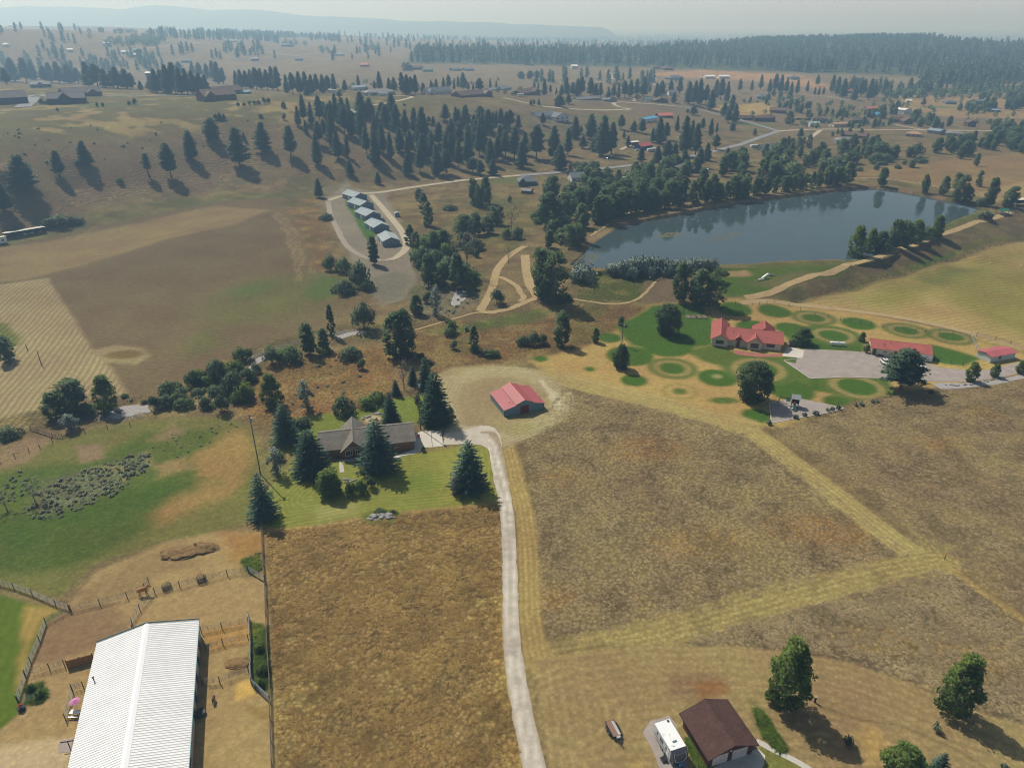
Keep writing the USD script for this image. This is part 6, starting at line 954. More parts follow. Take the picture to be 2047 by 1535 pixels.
def gable(par, x0, x1, y0, y1, h, rise, axis, wall, roof, over=0.45, n=1, ribs=0, t=0.12, walls=True, z0=0.0, roofname='roof_slope', gable_over=None):
    """walls and two slopes; axis is the way the ridge runs"""
    go = over if gable_over is None else gable_over
    if axis == 'y':
        m = (x0 + x1) / 2; k = rise / (m - x0)
        if walls: part(par, 'wall', MB().prism([(x0, z0), (x1, z0), (x1, h), (m, h + rise), (x0, h)], y0, y1), wall)
        d = k * over; a, b = y0 - go, y1 + go; c = t * 0.95
        roof_slope(par, (x0 - over, b, h - d + c), (x0 - over, a, h - d + c), (m, a, h + rise + c), (m, b, h + rise + c), roof, n, t, ribs, roofname); roof_slope(par, (x1 + over, a, h - d + c), (x1 + over, b, h - d + c), (m, b, h + rise + c), (m, a, h + rise + c), roof, n, t, ribs, roofname)
        part(par, 'ridge_cap', MB().prism([(m - 0.16, h + rise + c - 0.02), (m + 0.16, h + rise + c - 0.02), (m, h + rise + c + 0.06)], a - 0.01, b + 0.01), roof)
    else:
        m = (y0 + y1) / 2; k = rise / (m - y0)
        if walls:
            v, f = MB().prism([(y0, z0), (y1, z0), (y1, h), (m, h + rise), (y0, h)], x0, x1).arrays(); part(par, 'wall', (v[:, [1, 0, 2]], f[:, ::-1]), wall)
        d = k * over; a, b = x0 - go, x1 + go; c = t * 0.95
        roof_slope(par, (a, y0 - over, h - d + c), (b, y0 - over, h - d + c), (b, m, h + rise + c), (a, m, h + rise + c), roof, n, t, ribs, roofname); roof_slope(par, (b, y1 + over, h - d + c), (a, y1 + over, h - d + c), (a, m, h + rise + c), (b, m, h + rise + c), roof, n, t, ribs, roofname)
        v, f = MB().prism([(m - 0.16, h + rise + c - 0.02), (m + 0.16, h + rise + c - 0.02), (m, h + rise + c + 0.06)], a - 0.01, b + 0.01).arrays(); part(par, 'ridge_cap', (v[:, [1, 0, 2]], f[:, ::-1]), roof)
def hip(par, x0, x1, y0, y1, h, rise, wall, roof, over=0.5, t=0.12, ribs=0):
    part(par, 'wall', MB().box(x0, x1, y0, y1, -0.2, h), wall); a, b, c, d = x0 - over, x1 + over, y0 - over, y1 + over; m = (c + d) / 2; r = (d - c) / 2; z, zr = h + t * .6, h + rise
    if b - a < 2 * r + 0.2: r = (b - a) / 2 - 0.1
    R0, R1 = (a + r, m, zr), (b - r, m, zr)
    roof_slope(par, (a, c, z), (b, c, z), R1, R0, roof, 1, t, ribs); roof_slope(par, (b, d, z), (a, d, z), R0, R1, roof, 1, t, ribs)
    part(par, 'roof_slope', MB().slab([(a, d, z), (a, c, z), R0], t), roof); part(par, 'roof_slope', MB().slab([(b, c, z), (b, d, z), R1], t), roof)
def frame(A, B):
    """origin, heading and length of a wall from its two feet"""
    A, B = np.asarray(A, float), np.asarray(B, float); d = B - A; return A, math.atan2(d[1], d[0]), float(np.hypot(d[0], d[1]))
def to_local(o, rz, p): d = np.asarray(p)[:2] - o[:2]; c, s = math.cos(rz), math.sin(rz); return np.array([d[0] * c + d[1] * s, -d[0] * s + d[1] * c])

# white horse barn at the lower left
_he = 3.7; P1, P2 = level(193, 1283, _he), level(398, 1237, _he); o, rz, Wb = frame([*P1[:2], 0], [*P2[:2], 0])
barn = thing('horse_barn', 'long white ribbed metal roofed horse barn among the corrals', 'barn', o, rz); Lb = 37.8; M_BARNWALL = plain('barn_wall', lin(186, 176, 160), 0.7); M_TEAL = plain('teal_trim', lin(70, 120, 124), 0.5); M_NAVY = plain('navy_door', lin(44, 72, 98), 0.6)
gable(barn, 0.35, Wb - 0.35, -Lb, -0.3, _he - 0.12, 1.75, 'y', M_BARNWALL, M_WHITEMETAL, 0.35, 42, 2, 0.06, roofname='roof_panel', gable_over=0.3)
part(barn, 'ridge_skylight', MB().prism([(Wb / 2 - 0.55, _he + 1.60), (Wb / 2 + 0.55, _he + 1.60), (Wb / 2, _he + 1.80)], -Lb, 0.0), plain('ridge_white', (0.78, 0.78, 0.78), 0.4, 0.3, vary=0.03))
part(barn, 'eave_trim', MB().box(Wb, Wb + 0.09, -Lb - 0.3, 0.05, _he - 0.22, _he - 0.05), M_TEAL); part(barn, 'gable_trim', MB().slab([(0, 0.06, _he - .02), (Wb / 2, 0.06, _he + 1.73), (Wb / 2, 0.0, _he + 1.73), (0, 0.0, _he - .02)], 0.2), M_TEAL); part(barn, 'gable_trim', MB().slab([(Wb / 2, 0.06, _he + 1.73), (Wb, 0.06, _he - .02), (Wb, 0.0, _he - .02), (Wb / 2, 0.0, _he + 1.73)], 0.2), M_TEAL)
for y in (-3.5, -7.2, -11.2, -15.2, -18.8): door(barn, 'right', Wb - 0.35, y, 1.5, 2.3, M_NAVY, 'stall_door')
for y in (-28, -34): window(barn, 'right', Wb - 0.35, y, 1.2, 1.8, 1.1, M_TEAL)
for y in (-22, -25.5, -31): part(barn, 'lamp', rect_on('right', Wb - 0.35, y - .1, y + .1, 2.7, 2.95, 0, 0.2), M_DARKTRIM)
_v = part(barn, 'vent_pipe', MB().tube((1.1, -9.2, _he), (1.1, -9.2, _he + 0.9), 0.09, n=8), M_DARKTRIM); part(_v, 'cap', MB().tube((1.1, -9.2, _he + 0.9), (1.1, -9.2, _he + 1.0), 0.18, n=8), M_DARKTRIM)
# shop with the stepped red roof
o, rz, Ws = frame(one(1008.3, 833.3), one(1087.5, 818)); Ds = 11.6
M_SHOP = plain('blue_grey_siding', lin(106, 132, 140), 0.6, vary=0.06); shop = thing('metal_shop', 'blue grey metal shop with a stepped faded red roof and one red door', 'shop', o, rz)
e, s1, s2, r = 2.15, 3.0, 3.25, 4.25; xa, xb = Ws * 0.30, Ws * 0.70
part(shop, 'wall', MB().prism([(0, -.1), (Ws, -.1), (Ws, e), (xb, s1), (xb, s2), (Ws / 2, r), (xa, s2), (xa, s1), (0, e)], 0, Ds), M_SHOP)
_o = 0.22
roof_slope(shop, (-_o, Ds + _o, e - .02), (-_o, -_o, e - .02), (xa + .02, -_o, s1 + .07), (xa + .02, Ds + _o, s1 + .07), M_PINKMETAL, 12, 0.06, 2, 'roof_panel', 0.03); roof_slope(shop, (Ws + _o, -_o, e - .02), (Ws + _o, Ds + _o, e - .02), (xb - .02, Ds + _o, s1 + .07), (xb - .02, -_o, s1 + .07), M_PINKMETAL, 12, 0.06, 2, 'roof_panel', 0.03)
roof_slope(shop, (xa - .22, Ds + _o, s2 + .03), (xa - .22, -_o, s2 + .03), (Ws / 2, -_o, r + .1), (Ws / 2, Ds + _o, r + .1), M_PINKMETAL, 12, 0.06, 2, 'roof_panel', 0.03); roof_slope(shop, (xb + .22, -_o, s2 + .03), (xb + .22, Ds + _o, s2 + .03), (Ws / 2, Ds + _o, r + .1), (Ws / 2, -_o, r + .1), M_PINKMETAL, 12, 0.06, 2, 'roof_panel', 0.03)
part(shop, 'ridge_cap', MB().prism([(Ws / 2 - .16, r + .09), (Ws / 2 + .16, r + .09), (Ws / 2, r + .18)], -_o - .01, Ds + _o + .01), plain('ridge_red', lin(206, 118, 112), 0.45))
M_REDDOOR = plain('rust_red_door', lin(112, 48, 40), 0.6); door(shop, 'front', 0, Ws * 0.505, 2.6, 2.5, M_REDDOOR, 'sliding_door', ribs=4)
for x in (0.04, Ws - 0.04): part(shop, 'corner_trim', MB().box(x - .06, x + .06, -.03, .06, 0, e), M_DARKTRIM)
part(shop, 'vent_pipe', MB().tube((xa * 0.7, 2.4, 2.6), (xa * 0.7, 2.4, 3.1), 0.08, n=8), M_DARKTRIM)
# grey roofed ranch house on the left
he = 2.7; FL, FR, BR = level(661, 899.5, he), level(831.5, 880.7, he), level(829.4, 841, he); o, rz, Lh = frame([*FL[:2], 0], [*FR[:2], 0]); Dh = to_local(o, rz, BR)[1]
house = thing('ranch_house', 'brown sided ranch house with grey shingle roof behind big spruces', 'house', o, rz); M_CEDAR = plain('cedar_siding', lin(150, 108, 78), 0.75, vary=0.15); ov = 0.55
gable(house, -2.5, Lh - ov, ov, Dh - ov, he, 2.35, 'x', M_CEDAR, M_GREYSH, ov, 1, 0, 0.16)
cx0, cx1 = to_local(o, rz, level(681, 894.2, he))[0] + 0.5, to_local(o, rz, level(731, 887, he))[0] - 0.4; cy = to_local(o, rz, level(708, 831.8, he + 3.0))[1]
gable(house, cx0, cx1, -0.5, cy - 0.2, he, 2.5, 'y', M_CEDAR, M_GREYSH, 0.6, 1, 0, 0.16, gable_over=0.9)
xm = (cx0 + cx1) / 2
for u in (cx0 + 1.5, cx1 - 1.5): window(house, 'front', -0.5, u, 0.75, 1.9, 1.5, M_WHITE, 2); window(house, 'front', -0.5, u + (0.25 if u < xm else -0.25), 2.55, 1.5, 0.6, M_WHITE)
door(house, 'front', -0.5, xm, 0.95, 2.1, M_REDDOOR)
window(house, 'front', ov, Lh - 7.2, 1.0, 1.5, 1.2, M_WHITE, 1)
for u in (Lh - 8.2, Lh - 6.2): part(house, 'shutter', rect_on('front', ov, u - .2, u + .2, 1.0, 2.2, 0, .05), M_REDDOOR)
window(house, 'front', ov, Lh - 12, 1.0, 1.6, 1.2, M_WHITE, 1); door(house, 'right', Lh - ov, Dh * 0.55, 4.6, 2.2, M_WHITE, 'garage_door', ribs=4); door(house, 'right', Lh - ov, Dh * 0.2, 0.9, 2.05, M_REDDOOR)
part(house, 'post', MB().box(cx0 - 0.4, cx0 - 0.2, -1.1, -0.9, 0, he), M_CEDAR)
for k, (du, lab) in enumerate(((0.9, 'red and white'), )):
    c = thing('lawn_chair', 'red lawn chair on the shaded apron by the garage of the grey roofed house', 'chair', one(837.5, 876) + np.array([0, 0, .03]), rz)
    M_CH = plain('red_seat', lin(190, 52, 56), 0.6); part(c, 'seat', MB().box(-.3, .3, -.3, .3, .38, .44), M_CH); part(c, 'backrest', MB().slab([(-.3, .28, .44), (.3, .28, .44), (.3, .45, 1.0), (-.3, .45, 1.0)], .05), M_CH)
    for x in (-.27, .27):
        for y in (-.27, .27): part(c, 'leg', MB().box(x - .025, x + .025, y - .025, y + .025, 0, .38), M_WHITE)
# red roofed ranch house on the right
o, rz, Lr = frame(one(1421.7, 690.3), one(1560.6, 705)); M_CREAM = plain('cream_siding', lin(206, 194, 172), 0.7, vary=0.05); rh = thing('ranch_house', 'cream ranch house under a salmon red metal roof with several gables', 'house', o, rz)
gable(rh, 5.2, Lr, 1.4, 10.6, 2.75, 2.35, 'x', M_CREAM, M_REDMETAL, 0.6, 1, 40, 0.1)
gable(rh, 0, 5.4, 0, 15.4, 2.75, 1.75, 'y', M_CREAM, M_REDMETAL, 0.6, 1, 30, 0.1)
gable(rh, 12.0, 16.6, 0.2, 6.0, 2.75, 1.65, 'y', M_CREAM, M_REDMETAL, 0.55, 1, 14, 0.1)
gable(rh, 7.6, 10.2, 0.9, 5.0, 2.85, 1.1, 'y', M_CREAM, M_REDMETAL, 0.35, 1, 10, 0.1, walls=False)
gable(rh, 14.2, 21.0, 9.0, 15.6, 2.75, 2.2, 'y', M_CREAM, M_REDMETAL, 0.6, 1, 20, 0.1)
M_BROWNTR = plain('brown_window_trim', lin(92, 76, 62), 0.6)
window(rh, 'front', 0, 2.7, 0.9, 2.6, 1.35, M_BROWNTR, 2); window(rh, 'front', 0.2, 14.3, 0.55, 2.6, 1.75, M_BROWNTR, 2); window(rh, 'front', 1.4, 19.6, 1.0, 2.6, 1.2, M_BROWNTR, 2); window(rh, 'left', 0, 6, 1.0, 1.6, 1.2, M_BROWNTR, 1); window(rh, 'left', 0, 11, 1.0, 1.6, 1.2, M_BROWNTR, 1)
door(rh, 'front', 1.4, 8.9, 1.1, 2.15, M_REDDOOR)
for x in (7.75, 10.05): part(rh, 'porch_post', MB().box(x - .12, x + .12, 0.75, 0.99, 0, 2.85), M_CREAM)
door(rh, 'right', Lr, 6.0, 4.6, 2.2, M_WHITE, 'garage_door', ribs=4)
for x, y in ((17.9, 3.0), (6.9, 4.0), (15.5, 8.6)): part(rh, 'vent_pipe', MB().tube((x, y, 3.0), (x, y, 4.55 if y > 3.5 else 3.95), 0.1, n=6), M_DARKTRIM)
# long red roofed garage and the small white shed
o, rz, Lg = frame(one(1740.5, 708.6), one(1856.5, 722.5)); gr = thing('garage', 'long cream garage building under one plain red metal roof', 'garage', o, rz)
gable(gr, 0, Lg, 0, 7.6, 2.75, 1.5, 'x', M_CREAM, M_REDMETAL, 0.6, 1, 44, 0.1)
for u in (12.4, 16.8): door(gr, 'front', 0, u, 3.6, 2.3, M_WHITE, 'garage_door', ribs=4)
door(gr, 'front', 0, 7.4, 1.0, 2.1, M_REDDOOR); door(gr, 'front', 0, 0.9, 1.1, 2.2, M_BROWNTR); window(gr, 'front', 0, 4.2, 1.1, 1.4, 0.8, M_WHITE, 1)
for x, y in ((3.6, 1.2), (5.6, 2.4)): part(gr, 'vent_pipe', MB().tube((x, y, 3.0), (x, y, 4.2), 0.08, n=6), M_DARKTRIM)
part(gr, 'bench', MB().box(2.0, 3.8, -0.75, -0.3, 0.05, 0.5), M_BROWNTR)
o, rz, Lq = frame(one(1978.5, 725.5), one(2027, 716.8)); sh = thing('storage_shed', 'white shed under a flat sloping pink red metal roof by the lane', 'shed', o, rz); Dq = 5.2; M_SHEDW = plain('white_siding', lin(196, 200, 196), 0.6, vary=0.04)
part(sh, 'wall', MB().prism([(0, 0), (Lq, 0), (Lq, 2.3), (0, 2.3)], 0, Dq), M_SHEDW); roof_slope(sh, (-.4, -.4, 2.32), (Lq + .5, -.4, 2.32), (Lq + .5, Dq / 2, 2.9), (-.4, Dq / 2, 2.9), M_PINKMETAL, 8, 0.08, 2, 'roof_panel', 0.03); roof_slope(sh, (Lq + .5, Dq + .4, 2.32), (-.4, Dq + .4, 2.32), (-.4, Dq / 2, 2.9), (Lq + .5, Dq / 2, 2.9), M_PINKMETAL, 8, 0.08, 2, 'roof_panel', 0.03)
part(sh, 'hatch', rect_on('front', 0, 3.4, 4.4, 0.9, 1.9, 0, .05), M_REDDOOR); door(sh, 'front', 0, Lq - 1.6, 2.2, 2.0, M_SHEDW, 'double_door')
# brown roofed garage at the bottom
he = 2.6; a, b, c = level(1360.2, 1424.2, he), level(1419.6, 1528.6, he), level(1524, 1495.6, he); o, rz, Wg = frame([*b[:2], 0], [*c[:2], 0]); Dg = to_local(o, rz, a)[1]
bg = thing('garage', 'dark brown garage with brown shingle roof and two pale doors', 'garage', o, rz); M_BRICK = plain('brown_brick', lin(96, 60, 50), 0.85, vary=0.2, scale=4)
gable(bg, 0.6, Wg - 0.6, 1.3, Dg - 0.6, he, 1.55, 'y', M_BRICK, M_BROWNSH, 0.6, 1, 0, 0.14, gable_over=0.65)
for u in (Wg * 0.30, Wg * 0.68): door(bg, 'front', 1.3, u, 2.6, 2.15, plain('pale_door', lin(206, 198, 196), 0.5), 'garage_door', ribs=4)
part(bg, 'lamp', rect_on('front', 1.3, Wg * .49 - .08, Wg * .49 + .08, 2.2, 2.5, 0, .14), M_WHITE)
part(bg, 'fascia', MB().box(0.0, 0.06, 0.6, Dg, he - 0.12, he + 0.06), M_DARKTRIM)
# row of grey storage sheds
M_SLATE = plain('blue_grey_wall', lin(118, 136, 148), 0.6, vary=0.05); f_sh = form('shed_form'); gable(f_sh, 0, 9.2, 0, 14.6, 3.0, 1.9, 'y', M_SLATE, M_BLUEGREYSH, 0.35, 1, 0, 0.12)
for x in (3.2, 8.0): door(f_sh, 'right', 9.2, x, 3.2, 2.6, M_WHITE, 'roll_door', ribs=3)
window(f_sh, 'left', 0, 3.0, 1.0, 1.4, 1.2, M_WHITE, 1); door(f_sh, 'left', 0, 6.6, 1.6, 2.2, M_WHITE)
for k, (x0, v0, x1, v1) in enumerate([(766.1, 494.1, 799.9, 491), (748, 466, 778.8, 461.8), (732.6, 442.6, 762, 438.4), (720.8, 421.4, 748, 417.5), (708.5, 404.2, 734.8, 400.5)]):
    o, rz, L = frame(one(x0, v0), one(x1, v1)); copy_of(f_sh, 'storage_shed', ['nearest grey shed of the row, wholly in view beside the lone tree', 'second grey shed from the nearest one in the row', 'middle grey shed of the row of five', 'second grey shed from the far end of the row', 'farthest grey shed of the row by the lane bend'][k], 'shed', o, rz + 0.03, (L / 9.2, L / 9.2, L / 9.2), 'row of grey sheds on the lane')
o, rz, L = frame(one(790.5, 434.5), one(796.5, 434)); ut = thing('utility_shed', 'tiny grey shed standing across the lane from the shed row', 'shed', o, rz); gable(ut, 0, 2.6, 0, 2.8, 2.2, 0.5, 'y', M_SLATE, M_BLUEGREYSH, 0.2); door(ut, 'left', 0, 1.2, 0.9, 1.9, M_WHITE)
# open shed and small coop on the left edge
o, rz, L = frame(one(14, 478), one(91.5, 464)); os_ = thing('open_shed', 'long open fronted dark shed with a pale roof at the slope foot', 'shed', o, rz); M_BLACKW = plain('black_boards', lin(44, 44, 46), 0.85); M_PALEROOF = plain('pale_sheet_roof', lin(206, 202, 188), 0.5, vary=0.06)
part(os_, 'back_wall', MB().box(0, L, 4.6, 4.8, 0, 2.5), M_BLACKW); part(os_, 'side_wall', MB().box(L - .15, L, 0, 4.58, 0, 2.5), M_BLACKW); part(os_, 'side_wall', MB().box(0, .15, 0, 4.58, 0, 2.5), M_BLACKW); roof_slope(os_, (-.4, -.5, 3.1), (L + .5, -.5, 3.1), (L + .5, 5.2, 2.6), (-.4, 5.2, 2.6), M_PALEROOF, 10, .08, 1, 'roof_panel', 0.02)
for k in range(6): part(os_, 'post', MB().box(L * k / 5 * .97 + .2, L * k / 5 * .97 + .38, 0, .18, 0, 3.0), M_BLACKW)
for k, (x, w) in enumerate(((L * .45, 1.8), (L * .6, 2.2), (L * .85, 1.4))): part(os_, 'pallet', MB().box(x, x + w, 1.5, 2.3, 0, 0.9), M_PALEROOF)
o, rz, L = frame(one(-14, 490), one(16, 486.5)); cp = thing('small_shed', 'small white boarded shed cut by the left frame edge', 'shed', o, rz); part(cp, 'wall', MB().box(0, L, 0, 4, 0, 2.6), M_WHITE); roof_slope(cp, (-.4, -.5, 3.2), (L + .4, -.5, 3.2), (L + .4, 4.4, 2.7), (-.4, 4.4, 2.7), M_PALEROOF, 4, .08, 1, 'roof_panel', 0.02); window(cp, 'front', 0, L * .72, 1.2, 1.2, 0.7, M_DARKTRIM); part(cp, 'post', MB().box(L + .1, L + .25, -.3, -.15, 0, 3.1), M_DARKTRIM)
# picnic shelter and shed at the top end of the pond
o, rz, L = frame(one(2000, 431), one(2016, 430)); ps = thing('picnic_shelter', 'small green roofed open shelter on the pond dam', 'shelter', o, rz); gable(ps, 0, L, 0, 4, 2.4, 0.8, 'x', M_DARKTRIM, plain('green_roof', lin(52, 116, 96), 0.5), 0.4, walls=False)
for x in (.2, L - .2):
    for y in (.2, 3.8): part(ps, 'post', MB().box(x - .09, x + .09, y - .09, y + .09, 0, 2.4), M_DARKTRIM)
part(ps, 'table', MB().box(1, L - 1, 1.2, 2.4, .7, .78).box(1.2, 1.4, 1.4, 2.2, 0, .7).box(L - 1.4, L - 1.2, 1.4, 2.2, 0, .7), M_WHITE)
o, rz, L = frame(one(2024, 412), one(2062, 414)); pm = thing('equipment_shed', 'open pale shed cut by the right frame edge above the pond', 'shed', o, rz); part(pm, 'wall', MB().box(0, L, 4.8, 5, 0, 2.8).box(0, 2.2, 0, 4.8, 0, 2.8), M_SHEDW); roof_slope(pm, (-.4, -.5, 3.2), (L + .4, -.5, 3.2), (L + .4, 5.4, 2.85), (-.4, 5.4, 2.85), M_PALEROOF, 5, .08, 1, 'roof_panel', .02); part(pm, 'post', MB().box(L - .4, L - .2, 0, .2, 0, 3.1), M_DARKTRIM); part(pm, 'interior', MB().box(2.2, L - 1, 4.2, 4.75, 0, 2.4), M_BLACKW)
o, rz, L = frame(one(1973, 440), one(1983, 439)); kb = thing('kiosk', 'small dark red box hut on the pond dam road', 'hut', o, rz); part(kb, 'wall', MB().box(0, L, 0, 2, 0, 1.9), M_REDDOOR); part(kb, 'roof', MB().slab([(-.2, -.2, 2.1), (L + .2, -.2, 2.1), (L + .2, 2.2, 2.0), (-.2, 2.2, 2.0)], .1), M_DARKTRIM)

# ---- houses on the bench and in the village; each with walls, roof slopes and windows of its own
_wall = {'dark': lin(66, 58, 54), 'brown': lin(104, 78, 62), 'redbrown': lin(120, 70, 60), 'white': lin(214, 212, 206), 'cream': lin(206, 192, 164), 'grey': lin(140, 142, 142), 'blue': lin(74, 92, 108), 'bluegrey': lin(128, 146, 156), 'tan': lin(170, 150, 122), 'green': lin(120, 140, 122), 'red': lin(140, 58, 52), 'royal': lin(52, 76, 132)}
_roof = {'black': lin(70, 66, 68), 'brown': lin(98, 76, 66), 'grey': lin(124, 122, 122), 'slate': lin(98, 104, 112), 'white': lin(224, 222, 216), 'red': lin(172, 84, 76), 'green': lin(152, 172, 158), 'blue': lin(84, 158, 204), 'tan': lin(170, 132, 104), 'steel': lin(128, 144, 158), 'dkgreen': lin(92, 116, 104), 'teal': lin(110, 160, 164), 'rust': lin(186, 110, 92)}
def HW(k): return plain('wall_' + k, _wall[k], 0.7, vary=0.08)
def HR(k): return plain('roof_' + k, _roof[k], 0.7, 0.25, vary=0.10, scale=0.8)
_rh = np.random.RandomState(17)
def far_house(name, cat, u0, v0, u1, v1, depth, h, rise, kind, wall, roof, label, wing=None, floors=1, nwin=None, garage=False):
    A, B = one(u0, v0), one(u1, v1); B[2] = A[2] = min(A[2], B[2]); o, rz, L = frame(A, B); o = o - np.array([0, 0, 0.25])
    t = thing(name, label, cat, o, rz); h += 0.25
    if kind == 'x': gable(t, 0, L, 0, depth, h, rise, 'x', HW(wall), HR(roof), 0.5, z0=-1.5)
    elif kind == 'y': gable(t, 0, L, 0, depth, h, rise, 'y', HW(wall), HR(roof), 0.5, z0=-1.5)
    else: hip(t, 0, L, 0, depth, h, rise, HW(wall), HR(roof))
    n = nwin if nwin is not None else max(1, int(L / 4.2))
    for f in range(floors):
        for k in range(n):
            x = L * (k + 0.5) / n
            if garage and f == 0 and k == 0: door(t, 'front', 0, x, min(3.2, L / n * .8), 2.3, M_WHITE, 'garage_door', False)
            else: window(t, 'front', 0, x, 0.95 + 2.8 * f, min(1.7, L / n * .55), 1.15, far=True)
    if not garage: door(t, 'front', 0, L * 0.5 + (L / n * .5 if n > 1 and n % 2 else L / n * 0.0) , 0.9, 2.05, HW('brown'), handle=False) if n % 2 == 0 else None
    window(t, 'left', 0, depth * .5, 1.0, 1.5, 1.1, far=True); window(t, 'right', L, depth * .5, 1.0, 1.5, 1.1, far=True)
    if wing:
        x0, x1, yf, hh, rr = wing; gable(t, x0 * L, x1 * L, -yf, depth * .6, h + hh, rr, 'y', HW(wall), HR(roof), 0.5, z0=-1.5); window(t, 'front', -yf, (x0 + x1) / 2 * L, 1.0, (x1 - x0) * L * .4, 1.3, far=True)
        if floors > 1: window(t, 'front', -yf, (x0 + x1) / 2 * L, 3.7, (x1 - x0) * L * .35, 1.1, far=True)
    return t
FH = far_house
FH('lodge_garage', 'garage', -14, 211, 58, 207, 14, 5.2, 4.6, 'x', 'dark', 'black', 'long dark garage with a black roof at the left frame edge', nwin=4)
FH('lodge', 'house', 96, 210, 172, 207, 13, 4.6, 4.2, 'x', 'dark', 'black', 'dark brown lodge with a front gable and deck on the bench', (0.32, 0.62, 2.5, 0.6, 3.6), nwin=4)
FH('lodge', 'house', 130, 195, 205, 192, 14, 3.8, 4.0, 'x', 'brown', 'black', 'wide brown house with charcoal roofs behind the dark lodge', (0.62, 0.86, 1.5, 0, 2.6), nwin=5)
FH('bench_house', 'house', 62, 176, 104, 175, 12, 3.2, 3.2, 'hip', 'bluegrey', 'slate', 'blue grey house with hipped roof before the pine row', (0.3, 0.62, 2, 0, 2.2))
FH('lodge', 'house', 410, 204, 474, 200, 15, 5.0, 4.6, 'x', 'brown', 'brown', 'large brown lodge with stepped brown gables on green lawn', (0.02, 0.34, 1.5, -0.6, 3.8), 2, 4)
FH('lodge_barn', 'barn', 432, 191, 488, 188, 13, 4.2, 4.0, 'x', 'redbrown', 'brown', 'red brown barn peeking out behind the large brown lodge', nwin=3)
FH('greenhouse', 'greenhouse', 490, 189, 503, 188, 6, 2.4, 1.2, 'x', 'bluegrey', 'teal', 'small pale green greenhouse right of the brown lodge', nwin=1)
FH('bench_house', 'house', 732, 192, 790, 190, 12, 3.0, 2.8, 'hip', 'grey', 'grey', 'long grey hipped ranch house in the middle of the bench', nwin=5, garage=True)
FH('pole_barn', 'barn', 706, 182, 736, 181, 10, 3.6, 1.6, 'x', 'white', 'steel', 'pale barn with steel blue roof behind the grey bench house', nwin=3)
FH('bench_house', 'house', 856, 190, 904, 188, 12, 3.6, 3.4, 'x', 'white', 'slate', 'white gabled house with slate roof on the bench edge', (0.02, 0.22, 1.0, 0, 2.6), nwin=4)
FH('bench_house', 'house', 922, 196, 984, 193, 14, 3.6, 3.6, 'x', 'brown', 'brown', 'brown house with three gables above the sagebrush slope', (0.72, 0.96, 2.0, 0, 2.8), nwin=5)
FH('bench_house', 'house', 990, 181, 1022, 180, 12, 3.0, 2.8, 'hip', 'grey', 'slate', 'grey hipped house behind the brown gabled one', nwin=3)
FH('bench_house', 'house', 1042, 191, 1080, 190, 13, 5.4, 3.4, 'x', 'brown', 'brown', 'big two storey brown house at the bench road', (0.6, 0.9, 1.5, 0, 2.4), 2, 4)
FH('bench_house', 'house', 1075, 236, 1110, 238, 13, 4.0, 2.8, 'x', 'white', 'slate', 'left half of the white bench house pair, with garage wing', None, 1, 3)
FH('bench_house', 'house', 1110, 243, 1138, 244, 15, 5.6, 3.2, 'y', 'white', 'slate', 'taller white gabled house joined right of the garage wing', None, 2, 3)
FH('bench_house', 'house', 1154, 200, 1198, 201, 10, 2.8, 2.2, 'x', 'grey', 'grey', 'low grey ranch house beside the dense pines', nwin=4)
FH('bench_house', 'house', 1216, 204, 1233, 204, 9, 3.6, 2.6, 'y', 'grey', 'grey', 'small grey gabled house among the pines', None, 2, 1)
FH('bench_garage', 'garage', 1290, 203, 1304, 203, 7, 3.0, 1.6, 'x', 'white', 'dkgreen', 'small white garage with a dark green roof', nwin=1, garage=True)
FH('bench_house', 'house', 1308, 205, 1335, 206, 9, 3.0, 2.6, 'y', 'dark', 'brown', 'dark gabled house right of the green roofed garage', nwin=2)
FH('village_house', 'house', 1337, 192, 1354, 193, 9, 5.4, 2.6, 'x', 'white', 'slate', 'tall white house behind the village pines', None, 2, 2)
FH('village_garage', 'garage', 1320, 193, 1333, 193, 7, 3.0, 2.4, 'y', 'white', 'grey', 'small white gabled garage left of the tall white house', nwin=1)
FH('blue_roof_shed', 'shed', 1290, 246, 1314, 243, 8, 4.2, 1.2, 'x', 'white', 'blue', 'white shed with a bright blue roof above the pines', nwin=2)
FH('village_house', 'house', 1318, 235, 1345, 237, 11, 3.2, 2.2, 'x', 'brown', 'rust', 'brown house with a rusty tan roof behind the blue roofed shed', nwin=3)
FH('cabin', 'cabin', 1282, 301, 1304, 297, 8, 3.2, 1.8, 'x', 'royal', 'red', 'royal blue cabin with a red roof on the slope', nwin=2)
FH('carport', 'carport', 1263, 291, 1277, 289, 5, 2.6, 0.4, 'x', 'redbrown', 'white', 'low white roofed carport left of the red roofed cabin', nwin=1)
FH('tree_house', 'house', 703, 232, 748, 230, 11, 3.0, 2.2, 'x', 'tan', 'green', 'house with a pale green roof half hidden by pines', nwin=4)
FH('lane_house', 'house', 1037, 373, 1072, 371, 11, 3.2, 3.2, 'hip', 'blue', 'slate', 'dark blue house with slate roof at the gravel lane', (0.02, 0.42, 1.2, 0, 2.6), nwin=3)
FH('garden_shed', 'shed', 1042, 387, 1060, 388, 4, 2.2, 1.0, 'x', 'brown', 'grey', 'small brown garden shed with pale grey roof in the meadow', nwin=1)
FH('lane_house', 'house', 1143, 364, 1193, 360, 11, 3.0, 2.6, 'x', 'white', 'slate', 'long white house with grey roof behind the pond grove', nwin=5)
FH('lane_house', 'house', 1364, 348, 1404, 345, 12, 3.4, 3.6, 'hip', 'dark', 'black', 'black roofed dark house above the tree belt', (0.5, 0.85, 1.5, 0, 2.6), nwin=3)
FH('lane_house', 'house', 1292, 356, 1312, 354, 9, 3.0, 2.4, 'y', 'brown', 'brown', 'brown gabled house half hidden behind the tree belt', nwin=2)
